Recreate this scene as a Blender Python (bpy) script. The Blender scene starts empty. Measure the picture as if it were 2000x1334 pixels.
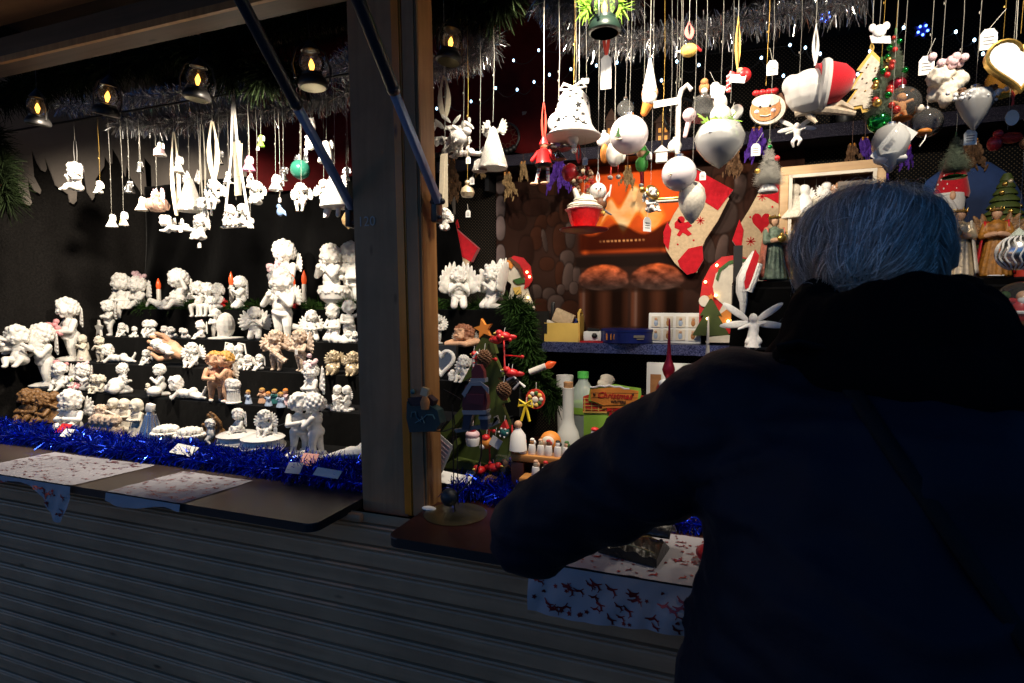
import bpy, bmesh, math, random
import numpy as np
from mathutils import Vector as V, Matrix as M4, Euler, noise
PI = math.pi
R = math.radians
sc = bpy.context.scene
COL = sc.collection
rnd = random.Random(7)

# ------------------------------------------------------------------ camera frame
CAM = V((0, 0, 1.6)); FPX = 1100.0
YAW, PITCH = R(20.1), R(3.5)
FW = V((-math.sin(YAW) * math.cos(PITCH), math.cos(YAW) * math.cos(PITCH), -math.sin(PITCH)))
RT = V((math.cos(YAW), math.sin(YAW), 0)); UP = RT.cross(FW)
def ray(px, py): return FW + RT * ((px - 1000) / FPX) - UP * ((py - 667) / FPX)
def P(px, py, Y):
    r = ray(px, py); return CAM + r * (Y / r.y)
def PX(px, py, X):
    r = ray(px, py); return CAM + r * (X / r.x)
def PZ(px, py, z):
    r = ray(px, py); return CAM + r * ((z - CAM.z) / r.z)
def PD(px, py, d): return CAM + ray(px, py) * d
def mpp(px, Y): return Y / ray(px, 667).y / FPX       # metres per photo pixel at depth plane Y

# ------------------------------------------------------------------ materials
def mat(name, col=(.5, .5, .5), rough=.5, metal=0, spec=.5, noise_s=0, noise_a=0, bump=0, bump_s=40, emit=None, es=1, trans=0, ior=1.45, sheen=0, alpha=1, coat=0, sss=0, col2=None):
    m = bpy.data.materials.new(name); m.use_nodes = True
    nt = m.node_tree; b = nt.nodes['Principled BSDF']
    b.inputs['Base Color'].default_value = (*col, 1)
    b.inputs['Roughness'].default_value = rough; b.inputs['Metallic'].default_value = metal
    b.inputs['Specular IOR Level'].default_value = spec
    b.inputs['Transmission Weight'].default_value = trans; b.inputs['IOR'].default_value = ior
    b.inputs['Sheen Weight'].default_value = sheen; b.inputs['Alpha'].default_value = alpha
    b.inputs['Coat Weight'].default_value = coat
    if sss:
        b.inputs['Subsurface Weight'].default_value = sss; b.inputs['Subsurface Radius'].default_value = (.02, .012, .008)
        b.inputs['Subsurface Scale'].default_value = .3
    if emit:
        b.inputs['Emission Color'].default_value = (*emit, 1); b.inputs['Emission Strength'].default_value = es
    if noise_s:
        tc = nt.nodes.new('ShaderNodeTexCoord'); n = nt.nodes.new('ShaderNodeTexNoise')
        n.inputs['Scale'].default_value = noise_s; n.inputs['Detail'].default_value = 5
        nt.links.new(tc.outputs['Object'], n.inputs['Vector'])
        if noise_a or col2:
            cr = nt.nodes.new('ShaderNodeValToRGB')
            c2 = col2 or tuple(c * (1 - noise_a) for c in col)
            c1 = col if col2 else tuple(min(1, c * (1 + noise_a * .5)) for c in col)
            cr.color_ramp.elements[0].position = .35; cr.color_ramp.elements[1].position = .65
            cr.color_ramp.elements[0].color = (*c2, 1); cr.color_ramp.elements[1].color = (*c1, 1)
            nt.links.new(n.outputs['Fac'], cr.inputs['Fac']); nt.links.new(cr.outputs['Color'], b.inputs['Base Color'])
    if bump:
        tc = nt.nodes.new('ShaderNodeTexCoord'); n2 = nt.nodes.new('ShaderNodeTexNoise')
        n2.inputs['Scale'].default_value = bump_s; n2.inputs['Detail'].default_value = 6
        bp = nt.nodes.new('ShaderNodeBump'); bp.inputs['Strength'].default_value = bump; bp.inputs['Distance'].default_value = .01
        nt.links.new(tc.outputs['Object'], n2.inputs['Vector']); nt.links.new(n2.outputs['Fac'], bp.inputs['Height'])
        nt.links.new(bp.outputs['Normal'], b.inputs['Normal'])
    return m

def wood(name, c1, c2, axis='X', scale=6, rough=.55, bump=.25, spec=.4, knots=True):
    m = bpy.data.materials.new(name); m.use_nodes = True
    nt = m.node_tree; L = nt.links.new; b = nt.nodes['Principled BSDF']
    tc = nt.nodes.new('ShaderNodeTexCoord'); mp = nt.nodes.new('ShaderNodeMapping')
    s = {'X': (.6, 9, 9), 'Y': (9, .6, 9), 'Z': (9, 9, .6)}[axis]
    mp.inputs['Scale'].default_value = s
    n = nt.nodes.new('ShaderNodeTexNoise'); n.inputs['Scale'].default_value = scale; n.inputs['Detail'].default_value = 8; n.inputs['Distortion'].default_value = .6
    cr = nt.nodes.new('ShaderNodeValToRGB')
    cr.color_ramp.elements[0].position = .3; cr.color_ramp.elements[1].position = .7
    cr.color_ramp.elements[0].color = (*c1, 1); cr.color_ramp.elements[1].color = (*c2, 1)
    L(tc.outputs['Object'], mp.inputs['Vector']); L(mp.outputs['Vector'], n.inputs['Vector']); L(n.outputs['Fac'], cr.inputs['Fac'])
    out = cr.outputs['Color']
    st = nt.nodes.new('ShaderNodeTexNoise'); st.inputs['Scale'].default_value = 2.2; st.inputs['Detail'].default_value = 7; st.inputs['Roughness'].default_value = .65
    sr = nt.nodes.new('ShaderNodeMapRange'); sr.inputs[1].default_value = .3; sr.inputs[2].default_value = .7; sr.inputs[3].default_value = .62; sr.inputs[4].default_value = 1.2
    sm = nt.nodes.new('ShaderNodeMix'); sm.data_type = 'RGBA'; sm.blend_type = 'MULTIPLY'; sm.inputs['Factor'].default_value = 1
    L(tc.outputs['Object'], st.inputs['Vector']); L(st.outputs['Fac'], sr.inputs[0]); L(out, sm.inputs[6]); L(sr.outputs[0], sm.inputs[7]); out = sm.outputs[2]
    if knots:
        mp2 = nt.nodes.new('ShaderNodeMapping'); s2 = {'X': (4, 11, 11), 'Y': (11, 4, 11), 'Z': (11, 11, 4)}[axis]
        mp2.inputs['Scale'].default_value = s2
        vo = nt.nodes.new('ShaderNodeTexVoronoi'); vo.inputs['Scale'].default_value = 1.0
        L(tc.outputs['Object'], mp2.inputs['Vector']); L(mp2.outputs['Vector'], vo.inputs['Vector'])
        c3 = nt.nodes.new('ShaderNodeValToRGB')
        c3.color_ramp.elements[0].position = .03; c3.color_ramp.elements[1].position = .09
        c3.color_ramp.elements[0].color = (.25, .22, .2, 1); c3.color_ramp.elements[1].color = (1, 1, 1, 1)
        L(vo.outputs['Distance'], c3.inputs['Fac'])
        mx = nt.nodes.new('ShaderNodeMix'); mx.data_type = 'RGBA'; mx.blend_type = 'MULTIPLY'; mx.inputs['Factor'].default_value = 1
        L(out, mx.inputs[6]); L(c3.outputs['Color'], mx.inputs[7]); out = mx.outputs[2]
    L(out, b.inputs['Base Color']); b.inputs['Roughness'].default_value = rough; b.inputs['Specular IOR Level'].default_value = spec
    bp = nt.nodes.new('ShaderNodeBump'); bp.inputs['Strength'].default_value = bump; bp.inputs['Distance'].default_value = .004
    L(n.outputs['Fac'], bp.inputs['Height']); L(bp.outputs['Normal'], b.inputs['Normal'])
    return m

def mesh_fabric(name, period, hole=(.095, .070, .042), base=(.0022, .0022, .0025)):
    """black woven mesh with pale openings"""
    m = bpy.data.materials.new(name); m.use_nodes = True
    nt = m.node_tree; L = nt.links.new; b = nt.nodes['Principled BSDF']
    tc = nt.nodes.new('ShaderNodeTexCoord'); sep = nt.nodes.new('ShaderNodeSeparateXYZ'); L(tc.outputs['Object'], sep.inputs[0])
    def math_(op, a, bb=None):
        n = nt.nodes.new('ShaderNodeMath'); n.operation = op
        for i, x in enumerate((a, bb)):
            if x is None: continue
            if isinstance(x, (int, float)): n.inputs[i].default_value = x
            else: L(x, n.inputs[i])
        return n.outputs[0]
    k = 2 * PI / period
    u = math_('ADD', sep.outputs['X'], sep.outputs['Z']); v = math_('SUBTRACT', sep.outputs['X'], sep.outputs['Z'])
    su = math_('SINE', math_('MULTIPLY', u, k * .7071)); sv = math_('SINE', math_('MULTIPLY', v, k * .7071))
    pr = math_('MULTIPLY', math_('MAXIMUM', su, 0.0), math_('MAXIMUM', sv, 0.0))
    cr = nt.nodes.new('ShaderNodeValToRGB')
    cr.color_ramp.elements[0].position = .25; cr.color_ramp.elements[1].position = .6
    cr.color_ramp.elements[0].color = (*base, 1); cr.color_ramp.elements[1].color = (*hole, 1)
    L(pr, cr.inputs['Fac']); L(cr.outputs['Color'], b.inputs['Base Color']); b.inputs['Roughness'].default_value = .8
    b.inputs['Specular IOR Level'].default_value = .15
    return m

def glitter(name, c1, c2, scale=300, rough=.25, metal=.6):
    m = bpy.data.materials.new(name); m.use_nodes = True
    nt = m.node_tree; L = nt.links.new; b = nt.nodes['Principled BSDF']
    tc = nt.nodes.new('ShaderNodeTexCoord'); vo = nt.nodes.new('ShaderNodeTexVoronoi'); vo.inputs['Scale'].default_value = scale
    L(tc.outputs['Object'], vo.inputs['Vector'])
    cr = nt.nodes.new('ShaderNodeValToRGB'); cr.color_ramp.elements[0].color = (*c1, 1); cr.color_ramp.elements[1].color = (*c2, 1)
    sp = nt.nodes.new('ShaderNodeSeparateColor'); L(vo.outputs['Color'], sp.inputs[0]); L(sp.outputs[0], cr.inputs['Fac'])
    L(cr.outputs['Color'], b.inputs['Base Color']); b.inputs['Metallic'].default_value = metal; b.inputs['Roughness'].default_value = rough
    bp = nt.nodes.new('ShaderNodeBump'); bp.inputs['Strength'].default_value = .9; bp.inputs['Distance'].default_value = .003
    L(sp.outputs[1], bp.inputs['Height']); L(bp.outputs['Normal'], b.inputs['Normal'])
    return m

def vcol_mat(name, rough=.8, spec=.05):
    m = bpy.data.materials.new(name); m.use_nodes = True
    nt = m.node_tree; b = nt.nodes['Principled BSDF']
    a = nt.nodes.new('ShaderNodeVertexColor'); a.layer_name = 'Col'
    nt.links.new(a.outputs['Color'], b.inputs['Base Color']); b.inputs['Roughness'].default_value = rough; b.inputs['Specular IOR Level'].default_value = spec
    return m

def film_glass(name, tint=(.93, .95, .95), haze=.05):
    m = bpy.data.materials.new(name); m.use_nodes = True; nt = m.node_tree; L = nt.links.new
    nt.nodes.remove(nt.nodes['Principled BSDF']); out = nt.nodes['Material Output']
    tr = nt.nodes.new('ShaderNodeBsdfTransparent'); tr.inputs[0].default_value = (*tint, 1)
    gl = nt.nodes.new('ShaderNodeBsdfGlossy'); gl.inputs['Roughness'].default_value = .05
    df = nt.nodes.new('ShaderNodeBsdfDiffuse'); df.inputs[0].default_value = (.8, .8, .78, 1)
    lw = nt.nodes.new('ShaderNodeLayerWeight'); lw.inputs['Blend'].default_value = .22
    m1 = nt.nodes.new('ShaderNodeMixShader'); m1.inputs[0].default_value = haze; L(tr.outputs[0], m1.inputs[1]); L(df.outputs[0], m1.inputs[2])
    m2 = nt.nodes.new('ShaderNodeMixShader'); L(lw.outputs['Fresnel'], m2.inputs[0]); L(m1.outputs[0], m2.inputs[1]); L(gl.outputs[0], m2.inputs[2]); L(m2.outputs[0], out.inputs['Surface'])
    return m

MT = {}
def mk():
    t = MT
    t['plaster'] = mat('white_plaster', (.80, .78, .74), .55, spec=.35, noise_s=14, noise_a=.10, bump=.06, bump_s=60, sss=.12)
    t['cream'] = mat('cream_plaster', (.72, .66, .55), .6, spec=.3, noise_s=18, noise_a=.18, bump=.08, bump_s=60)
    t['beige'] = mat('antiqued_resin', (.70, .60, .50), .55, spec=.3, noise_s=22, col2=(.38, .24, .15), bump=.1, bump_s=50)
    t['glossw'] = mat('glazed_white', (.78, .76, .73), .22, spec=.5, noise_s=8, noise_a=.05)
    t['pink'] = mat('pink_paint', (.72, .33, .35), .6, noise_s=40, noise_a=.3)
    t['palepink'] = mat('pale_pink_paint', (.78, .55, .58), .55, noise_s=30, noise_a=.15)
    t['hotpink'] = mat('bright_pink', (.75, .25, .42), .5)
    t['flesh'] = mat('flesh_paint', (.62, .36, .22), .5, noise_s=15, noise_a=.15, sss=.1)
    t['brownhair'] = mat('reddish_brown_paint', (.24, .09, .045), .55, noise_s=40, noise_a=.4)
    t['goldhair'] = mat('blond_paint', (.52, .28, .06), .55, noise_s=40, noise_a=.4)
    t['browngold'] = mat('bronzed_resin', (.33, .17, .06), .45, noise_s=35, col2=(.09, .045, .02), bump=.15, bump_s=60)
    t['gold'] = mat('gold_metal', (.75, .48, .12), .3, metal=.9, noise_s=30, noise_a=.2)
    t['goldpearl'] = mat('pearl_gold', (.62, .5, .33), .3, metal=.4, noise_s=20, noise_a=.2)
    t['rosegold'] = mat('rose_gold', (.72, .47, .36), .25, metal=.6)
    t['silver'] = mat('silver_metal', (.7, .7, .7), .25, metal=1)
    t['wglit'] = glitter('silver_white_glitter', (.35, .33, .30), (.95, .93, .88), 160, .3, .35)
    t['string'] = mat('white_thread', (.36, .35, .31), .6)
    t['goldcord'] = mat('gold_cord', (.65, .42, .10), .4, metal=.5)
    t['ribbon'] = mat('cream_ribbon', (.72, .64, .48), .5, noise_s=20, noise_a=.08, sheen=.3)
    t['wribbon'] = mat('white_ribbon', (.8, .78, .74), .4)
    t['redribbon'] = mat('red_ribbon', (.62, .05, .03), .45)
    t['tag'] = mat('white_card', (.8, .79, .76), .7)
    t['ink'] = mat('grey_ink', (.12, .12, .13), .7)
    t['red'] = mat('red_paint', (.55, .018, .02), .38, coat=.2, noise_s=15, noise_a=.15)
    t['redglit'] = glitter('red_glitter', (.25, .01, .01), (.8, .08, .06), 120, .3, .5)
    t['redfelt'] = mat('red_felt', (.50, .012, .022), .95, spec=.1, noise_s=60, noise_a=.15, bump=.15, bump_s=200, sheen=.3)
    t['dkred'] = mat('dark_red_metallic', (.30, .012, .03), .3, metal=.6)
    t['orange'] = mat('orange_paint', (.72, .25, .04), .5, noise_s=10, noise_a=.2)
    t['yellow'] = mat('yellow_paint', (.78, .52, .12), .55, noise_s=10, noise_a=.1)
    t['brightyellow'] = mat('bright_yellow_ribbon', (.82, .6, .03), .4)
    t['green'] = mat('green_paint', (.045, .13, .03), .5, noise_s=12, noise_a=.3)
    t['lime'] = mat('lime_paint', (.28, .52, .06), .5, noise_s=10, noise_a=.12)
    t['brightgreen'] = mat('bright_green', (.08, .45, .08), .45)
    t['greenmetal'] = mat('green_metallic', (.015, .30, .05), .12, metal=.85)
    t['olive'] = mat('olive_wood', (.055, .08, .014), .6, noise_s=10, noise_a=.3)
    t['black'] = mat('black_paint', (.012, .012, .013), .45)
    t['blackmetal'] = mat('black_metal', (.015, .014, .014), .4, metal=.3)
    t['velvet'] = mat('black_velvet', (.0014, .0014, .0016), .95, spec=.05, sheen=.05, noise_s=9, noise_a=.4, bump=.3, bump_s=25)
    t['felt'] = mat('grey_felt', (.012, .011, .0105), .95, spec=.08, noise_s=120, noise_a=.35, bump=.3, bump_s=220)
    t['greycloth'] = mat('grey_beige_cloth', (.21, .185, .165), .9, spec=.15, noise_s=5, noise_a=.12, bump=.1, bump_s=150)
    t['redcloth'] = mat('dark_red_cloth', (.075, .0022, .003), .85, spec=.2, noise_s=7, noise_a=.35, bump=.25, bump_s=18)
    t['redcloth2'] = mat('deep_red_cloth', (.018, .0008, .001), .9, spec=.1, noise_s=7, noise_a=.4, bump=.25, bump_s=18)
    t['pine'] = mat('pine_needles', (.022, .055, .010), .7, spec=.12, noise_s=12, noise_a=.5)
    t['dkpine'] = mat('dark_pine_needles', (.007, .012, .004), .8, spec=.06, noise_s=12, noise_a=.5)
    t['bluefoil'] = mat('blue_foil', (.012, .045, .62), .16, metal=.92)
    t['silverfoil'] = mat('silver_foil', (.60, .60, .61), .2, metal=.95)
    t['frost'] = mat('frosted_green', (.46, .52, .44), .8, noise_s=60, noise_a=.5)
    t['whitefuzz'] = mat('white_bristle', (.80, .79, .75), .8, noise_s=60, noise_a=.1)
    t['glass'] = mat('clear_glass', (.92, .95, .95), .03, trans=1, ior=1.12, spec=.6)
    t['thinglass'] = film_glass('thin_glass'); t['milkglass'] = film_glass('snowy_glass', haze=.38)
    t['frostglass'] = mat('frosted_glass', (.62, .63, .58), .4, spec=.5, alpha=.82, noise_s=9, noise_a=.08)
    t['amber'] = mat('amber_glass', (.55, .25, .04), .12, trans=.75, ior=1.3)
    t['snow'] = mat('fake_snow', (.8, .8, .8), .9)
    t['brown'] = mat('brown_paint', (.12, .045, .018), .55, noise_s=15, noise_a=.3)
    t['ginger'] = mat('gingerbread', (.46, .20, .07), .7, noise_s=25, noise_a=.25)
    t['cone'] = mat('pine_cone', (.14, .065, .03), .7, noise_s=30, noise_a=.5)
    t['driftwood'] = mat('pale_driftwood', (.55, .45, .33), .8, noise_s=18, noise_a=.3)
    t['plush'] = mat('white_plush', (.75, .73, .70), .95, spec=.1, bump=.5, bump_s=120, sheen=.3)
    t['feather'] = mat('brown_feather', (.12, .06, .025), .85, noise_s=20, noise_a=.5)
    t['tanfeather'] = mat('tan_feather', (.22, .14, .06), .85, noise_s=20, noise_a=.4)
    t['purple'] = mat('purple_feather', (.06, .013, .24), .8, noise_s=25, noise_a=.4)
    t['bead'] = mat('amber_bead', (.5, .2, .03), .3)
    t['blueglit'] = glitter('blue_glitter', (.012, .02, .10), (.20, .22, .45), 260, .3, .5)
    t['blue'] = mat('blue_enamel', (.012, .022, .16), .3)
    t['bluecloth'] = mat('dark_blue_cloth', (.02, .05, .16), .8, noise_s=6, noise_a=.5)
    t['ltblue'] = mat('pale_blue_paint', (.42, .52, .68), .5, noise_s=12, noise_a=.2)
    t['dustblue'] = mat('dusty_blue_paint', (.16, .26, .48), .5)
    t['teal'] = mat('teal_paint', (.02, .13, .13), .5)
    t['paleteal'] = mat('pale_teal_paint', (.16, .38, .40), .5)
    t['beigefelt'] = mat('beige_linen', (.58, .44, .28), .95, spec=.1, noise_s=90, noise_a=.12, bump=.2, bump_s=250)
    t['ledwhite'] = mat('cool_white_led', (.8, .9, 1), .3, emit=(.45, .74, 1.0), es=7)
    t['ledblue'] = mat('blue_led', (.1, .2, 1), .3, emit=(.08, .18, 1.0), es=9)
    t['ledwarm'] = mat('warm_led', (1, .8, .4), .3, emit=(1, .62, .22), es=14)
    t['flame'] = mat('flame_bulb', (1, .5, .1), .3, emit=(1.0, .42, .06), es=5)
    t['candletip'] = mat('red_candle_bulb', (.8, .12, .03), .25, emit=(1, .10, .02), es=.35)
    t['candle'] = mat('white_candle_tube', (.78, .74, .66), .4)
    t['pinew'] = wood('pale_pine_wood', (.24, .11, .035), (.38, .195, .07), 'Z', 5)
    t['framew'] = wood('light_frame_wood', (.50, .31, .15), (.66, .46, .26), 'X', 5, knots=False)
    t['rack'] = wood('honey_wood', (.42, .17, .04), (.56, .26, .07), 'X', 6, knots=False)
    t['siding'] = wood('dark_stained_siding', (.38, .210, .110), (.54, .31, .17), 'X', 4, .5, .3, .5)
    t['postw'] = wood('dark_stained_post', (.29, .155, .076), (.40, .215, .108), 'Z', 4, .6, .3, .3)
    t['flapw'] = wood('brown_flap_boards', (.45, .22, .08), (.60, .31, .12), 'X', 3, .6, .2, .3, False)
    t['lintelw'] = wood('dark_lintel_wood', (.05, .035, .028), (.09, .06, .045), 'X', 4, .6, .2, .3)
    t['lam'] = mat('dark_brown_laminate', (.050, .034, .024), .36, spec=.5, noise_s=3, noise_a=.25, bump=.02, bump_s=30)
    t['lamred'] = mat('red_brown_laminate', (.048, .013, .009), .40, spec=.5, noise_s=3, noise_a=.3, bump=.02, bump_s=30)
    t['edge'] = mat('worn_pale_edge', (.16, .12, .10), .6, noise_s=30, noise_a=.5)
    t['strutblue'] = mat('sky_tinted_steel_rod', (.24, .32, .48), .45, metal=.25)  # blue in the base colour stands in for reflected sky
    t['strutdark'] = mat('black_gas_barrel', (.018, .020, .026), .35, spec=.6)
    t['organza'] = mat('sheer_white_organza', (.42, .41, .45), .7, spec=.3, alpha=.84, noise_s=6, noise_a=.06)
    t['redfoil'] = mat('red_foil_print', (.24, .022, .025), .3, metal=.55)
    t['litgap'] = wood('lit_gap_orange', (.75, .20, .015), (.85, .27, .03), 'Z', 5, .3)  # bright orange colour stands in for lamplight between the posts
    t['coat'] = mat('navy_coat_fabric', (.0040, .0056, .0145), .62, spec=.2, noise_s=6, noise_a=.2, bump=.25, bump_s=30, sheen=.02)
    t['blackcoat'] = mat('black_scarf_knit', (.0022, .0022, .0028), .9, spec=.08, bump=.3, bump_s=40)
    t['strap'] = mat('black_leather_strap', (.0045, .0045, .006), .7, spec=.2, bump=.2, bump_s=80)
    t['leather'] = mat('black_patent_leather', (.010, .009, .008), .28, spec=.6, bump=.3, bump_s=70)
    t['skin'] = mat('skin', (.46, .26, .19), .5, sss=.15, noise_s=30, noise_a=.1)
    t['hair'] = mat('silver_grey_hair', (.165, .145, .128), .42, spec=.5)
    t['hairs'] = mat('silver_grey_strand', (.36, .33, .30), .4, spec=.5)
    t['brighthair'] = mat('bright_silver_strand', (.88, .82, .77), .3, spec=.6)
    t['tealglass'] = mat('dull_teal_glass', (.02, .13, .09), .2, metal=.3)
    t['trousers'] = mat('black_trousers', (.008, .008, .01), .9)
    t['plastic'] = mat('clear_plastic', (.7, .8, .78), .15, alpha=.38, spec=.7)
    t['cork'] = mat('cork', (.36, .19, .08), .85, noise_s=40, noise_a=.4)
    t['asphalt'] = mat('grey_paving', (.16, .15, .14), .8, noise_s=4, noise_a=.3, bump=.3, bump_s=60)
    t['brass'] = mat('aged_brass', (.20, .18, .10), .3, metal=.85)
    t['vcol'] = vcol_mat('printed_paper')
    t['pegboard'] = mesh_fabric('black_net_fabric', .0105)
    t['net2'] = mesh_fabric('brown_net_fabric', .0105, (.16, .085, .04), (.02, .012, .009))
mk()

# ------------------------------------------------------------------ mesh builder
class MB:
    def __init__(s): s.v, s.f, s.m = [], [], []
    def add(s, vs, fs, mi=0, xf=None):
        o = len(s.v)
        if xf is not None: vs = [xf @ V(p) for p in vs]
        s.v += [tuple(p) for p in vs]; s.f += [tuple(o + i for i in f) for f in fs]; s.m += [mi] * len(fs); return s
    def join(s, other, xf=None, mo=0):
        o = len(s.v)
        s.v += [tuple((xf @ V(p)) if xf is not None else p) for p in other.v]
        s.f += [tuple(o + i for i in f) for f in other.f]; s.m += [m + mo for m in other.m]; return s
    def ell(s, c, r, mi=0, seg=12, ring=8, rot=None):
        if isinstance(r, (int, float)): r = (r, r, r)
        xf = M4.Translation(V(c)) @ ((rot if isinstance(rot, M4) else Euler(rot).to_matrix().to_4x4()) if rot is not None else M4()) @ M4.Diagonal((*r, 1))
        vs = [(0, 0, 1)]
        for i in range(1, ring):
            t = PI * i / ring
            vs += [(math.sin(t) * math.cos(2 * PI * j / seg), math.sin(t) * math.sin(2 * PI * j / seg), math.cos(t)) for j in range(seg)]
        vs.append((0, 0, -1)); n = len(vs) - 1; fs = []
        for j in range(seg):
            k = (j + 1) % seg; fs.append((0, 1 + j, 1 + k)); b = 1 + (ring - 2) * seg; fs.append((n, b + k, b + j))
        for i in range(ring - 2):
            for j in range(seg):
                a = 1 + i * seg + j; b = 1 + i * seg + (j + 1) % seg; fs.append((a, a + seg, b + seg, b))
        return s.add(vs, fs, mi, xf)
    def cap(s, a, b, ra, rb=None, mi=0, seg=10):
        rb = ra if rb is None else rb; a, b = V(a), V(b)
        s.tube([a, b], [ra, rb], mi, seg); s.ell(a, ra * 1.0, mi, seg, 6); s.ell(b, rb * 1.0, mi, seg, 6); return s
    def tube(s, pts, r, mi=0, n=6, close=False):
        pts = [V(p) for p in pts]; k = len(pts)
        rs = r if isinstance(r, (list, tuple)) else [r] * k
        vs, fs = [], []; up = None
        for i, p in enumerate(pts):
            if close: d = pts[(i + 1) % k] - pts[i - 1]
            else: d = (pts[min(i + 1, k - 1)] - pts[max(i - 1, 0)])
            d = d.normalized() if d.length > 1e-9 else V((0, 0, 1))
            if up is None: up = d.orthogonal().normalized()
            else:
                up = up - d * up.dot(d); up = up.normalized() if up.length > 1e-6 else d.orthogonal().normalized()
            w = d.cross(up)
            vs += [p + (up * math.cos(2 * PI * j / n) + w * math.sin(2 * PI * j / n)) * rs[i] for j in range(n)]
        for i in range(k if close else k - 1):
            a, b = i * n, ((i + 1) % k) * n
            for j in range(n): fs.append((a + j, a + (j + 1) % n, b + (j + 1) % n, b + j))
        if not close: fs.append(tuple(range(n - 1, -1, -1))); fs.append(tuple((k - 1) * n + j for j in range(n)))
        return s.add(vs, fs, mi)
    def box(s, c, d, mi=0, rot=None, bev=0):
        x, y, z = d[0] / 2, d[1] / 2, d[2] / 2
        xf = M4.Translation(V(c)) @ (Euler(rot).to_matrix().to_4x4() if rot is not None else M4())
        if bev:
            b = min(bev, x * .9, y * .9, z * .9); bm = bmesh.new(); bmesh.ops.create_cube(bm, size=1)
            for q in bm.verts: q.co = V((q.co.x * 2 * x, q.co.y * 2 * y, q.co.z * 2 * z))
            bmesh.ops.bevel(bm, geom=bm.edges[:] , offset=b, segments=2, affect='EDGES', profile=.5)
            bm.verts.index_update(); vs = [q.co.copy() for q in bm.verts]; fs = [tuple(w.index for w in f.verts) for f in bm.faces]; bm.free()
            return s.add(vs, fs, mi, xf)
        vs = [(-x, -y, -z), (x, -y, -z), (x, y, -z), (-x, y, -z), (-x, -y, z), (x, -y, z), (x, y, z), (-x, y, z)]
        return s.add(vs, [(0, 3, 2, 1), (4, 5, 6, 7), (0, 1, 5, 4), (1, 2, 6, 5), (2, 3, 7, 6), (3, 0, 4, 7)], mi, xf)
    def lathe(s, prof, seg=20, mi=0, c=(0, 0, 0), rot=None, rx=1, ry=1):
        vs, fs = [], []
        for r, z in prof: vs += [(r * rx * math.cos(2 * PI * j / seg), r * ry * math.sin(2 * PI * j / seg), z) for j in range(seg)]
        k = len(prof)
        for i in range(k - 1):
            for j in range(seg): fs.append((i * seg + j, i * seg + (j + 1) % seg, (i + 1) * seg + (j + 1) % seg, (i + 1) * seg + j))
        if prof[0][0] > 1e-5: fs.append(tuple(range(seg - 1, -1, -1)))
        if prof[-1][0] > 1e-5: fs.append(tuple((k - 1) * seg + j for j in range(seg)))
        xf = M4.Translation(V(c)) @ (Euler(rot).to_matrix().to_4x4() if rot is not None else M4())
        return s.add(vs, fs, mi, xf)
    def prism(s, poly, y0=-.01, y1=.01, mi=0, xf=None, mside=None):
        n = len(poly)
        a = sum(poly[i][0] * poly[(i + 1) % n][1] - poly[(i + 1) % n][0] * poly[i][1] for i in range(n))
        if a < 0: poly = poly[::-1]
        vs = [(x, y0, z) for x, z in poly] + [(x, y1, z) for x, z in poly]
        s.add(vs, [tuple(range(n)), tuple(range(2 * n - 1, n - 1, -1))], mi, xf)
        s.add(vs, [(i, n + i, n + (i + 1) % n, (i + 1) % n) for i in range(n)], mi if mside is None else mside, xf); return s
    def quad(s, a, b, c, d, mi=0): return s.add([a, b, c, d], [(0, 1, 2, 3)], mi)
    def grid(s, fn, nu, nv, mi=0):
        vs = [fn(i / nu, j / nv) for j in range(nv + 1) for i in range(nu + 1)]
        fs = [(j * (nu + 1) + i, j * (nu + 1) + i + 1, (j + 1) * (nu + 1) + i + 1, (j + 1) * (nu + 1) + i) for j in range(nv) for i in range(nu)]
        return s.add(vs, fs, mi)
    def mesh(s, name, mats, smooth=True, angle=40):
        me = bpy.data.meshes.new(name); me.from_pydata(s.v, [], s.f)
        for m in mats: me.materials.append(MT[m] if isinstance(m, str) else m)
        me.polygons.foreach_set('material_index', s.m)
        me.update()
        if smooth:
            me.shade_smooth()
            try: me.set_sharp_from_angle(angle=R(angle))
            except Exception: pass
        return me

def heart(w=1, n=28):
    ps = []
    for i in range(n):
        t = 2 * PI * i / n
        ps.append((w * .5 * math.sin(t) ** 3, w * .5 * (13 * math.cos(t) - 5 * math.cos(2 * t) - 2 * math.cos(3 * t) - math.cos(4 * t)) / 16))
    return ps
def star(r, q=.45, n=5, a0=PI / 2): return [((r if i % 2 == 0 else r * q) * math.cos(a0 + PI * i / n), (r if i % 2 == 0 else r * q) * math.sin(a0 + PI * i / n)) for i in range(2 * n)]
def circ(r, n=20, cx=0, cz=0, rz=None): return [(cx + r * math.cos(2 * PI * i / n), cz + (rz or r) * math.sin(2 * PI * i / n)) for i in range(n)]

def fuse(mb, mats, voxel=.02, smooth=4, paint=None, name='fused', angle=80):
    """overlapping shapes -> one continuous surface"""
    me = mb.mesh(name + '_src', [], False)
    o = bpy.data.objects.new('tmp', me); COL.objects.link(o)
    r = o.modifiers.new('r', 'REMESH'); r.mode = 'VOXEL'; r.voxel_size = voxel; r.use_smooth_shade = True
    if smooth:
        q = o.modifiers.new('s', 'SMOOTH'); q.factor = .5; q.iterations = smooth
    bpy.context.view_layer.update()
    dg = bpy.context.evaluated_depsgraph_get()
    out = bpy.data.meshes.new_from_object(o.evaluated_get(dg)); out.name = name
    bpy.data.objects.remove(o); bpy.data.meshes.remove(me)
    out.materials.clear()
    for m in mats: out.materials.append(MT[m] if isinstance(m, str) else m)
    if paint:
        for p in out.polygons: p.material_index = paint(p.center)
    else:
        for p in out.polygons: p.material_index = 0
    out.shade_smooth(); return out

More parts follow.
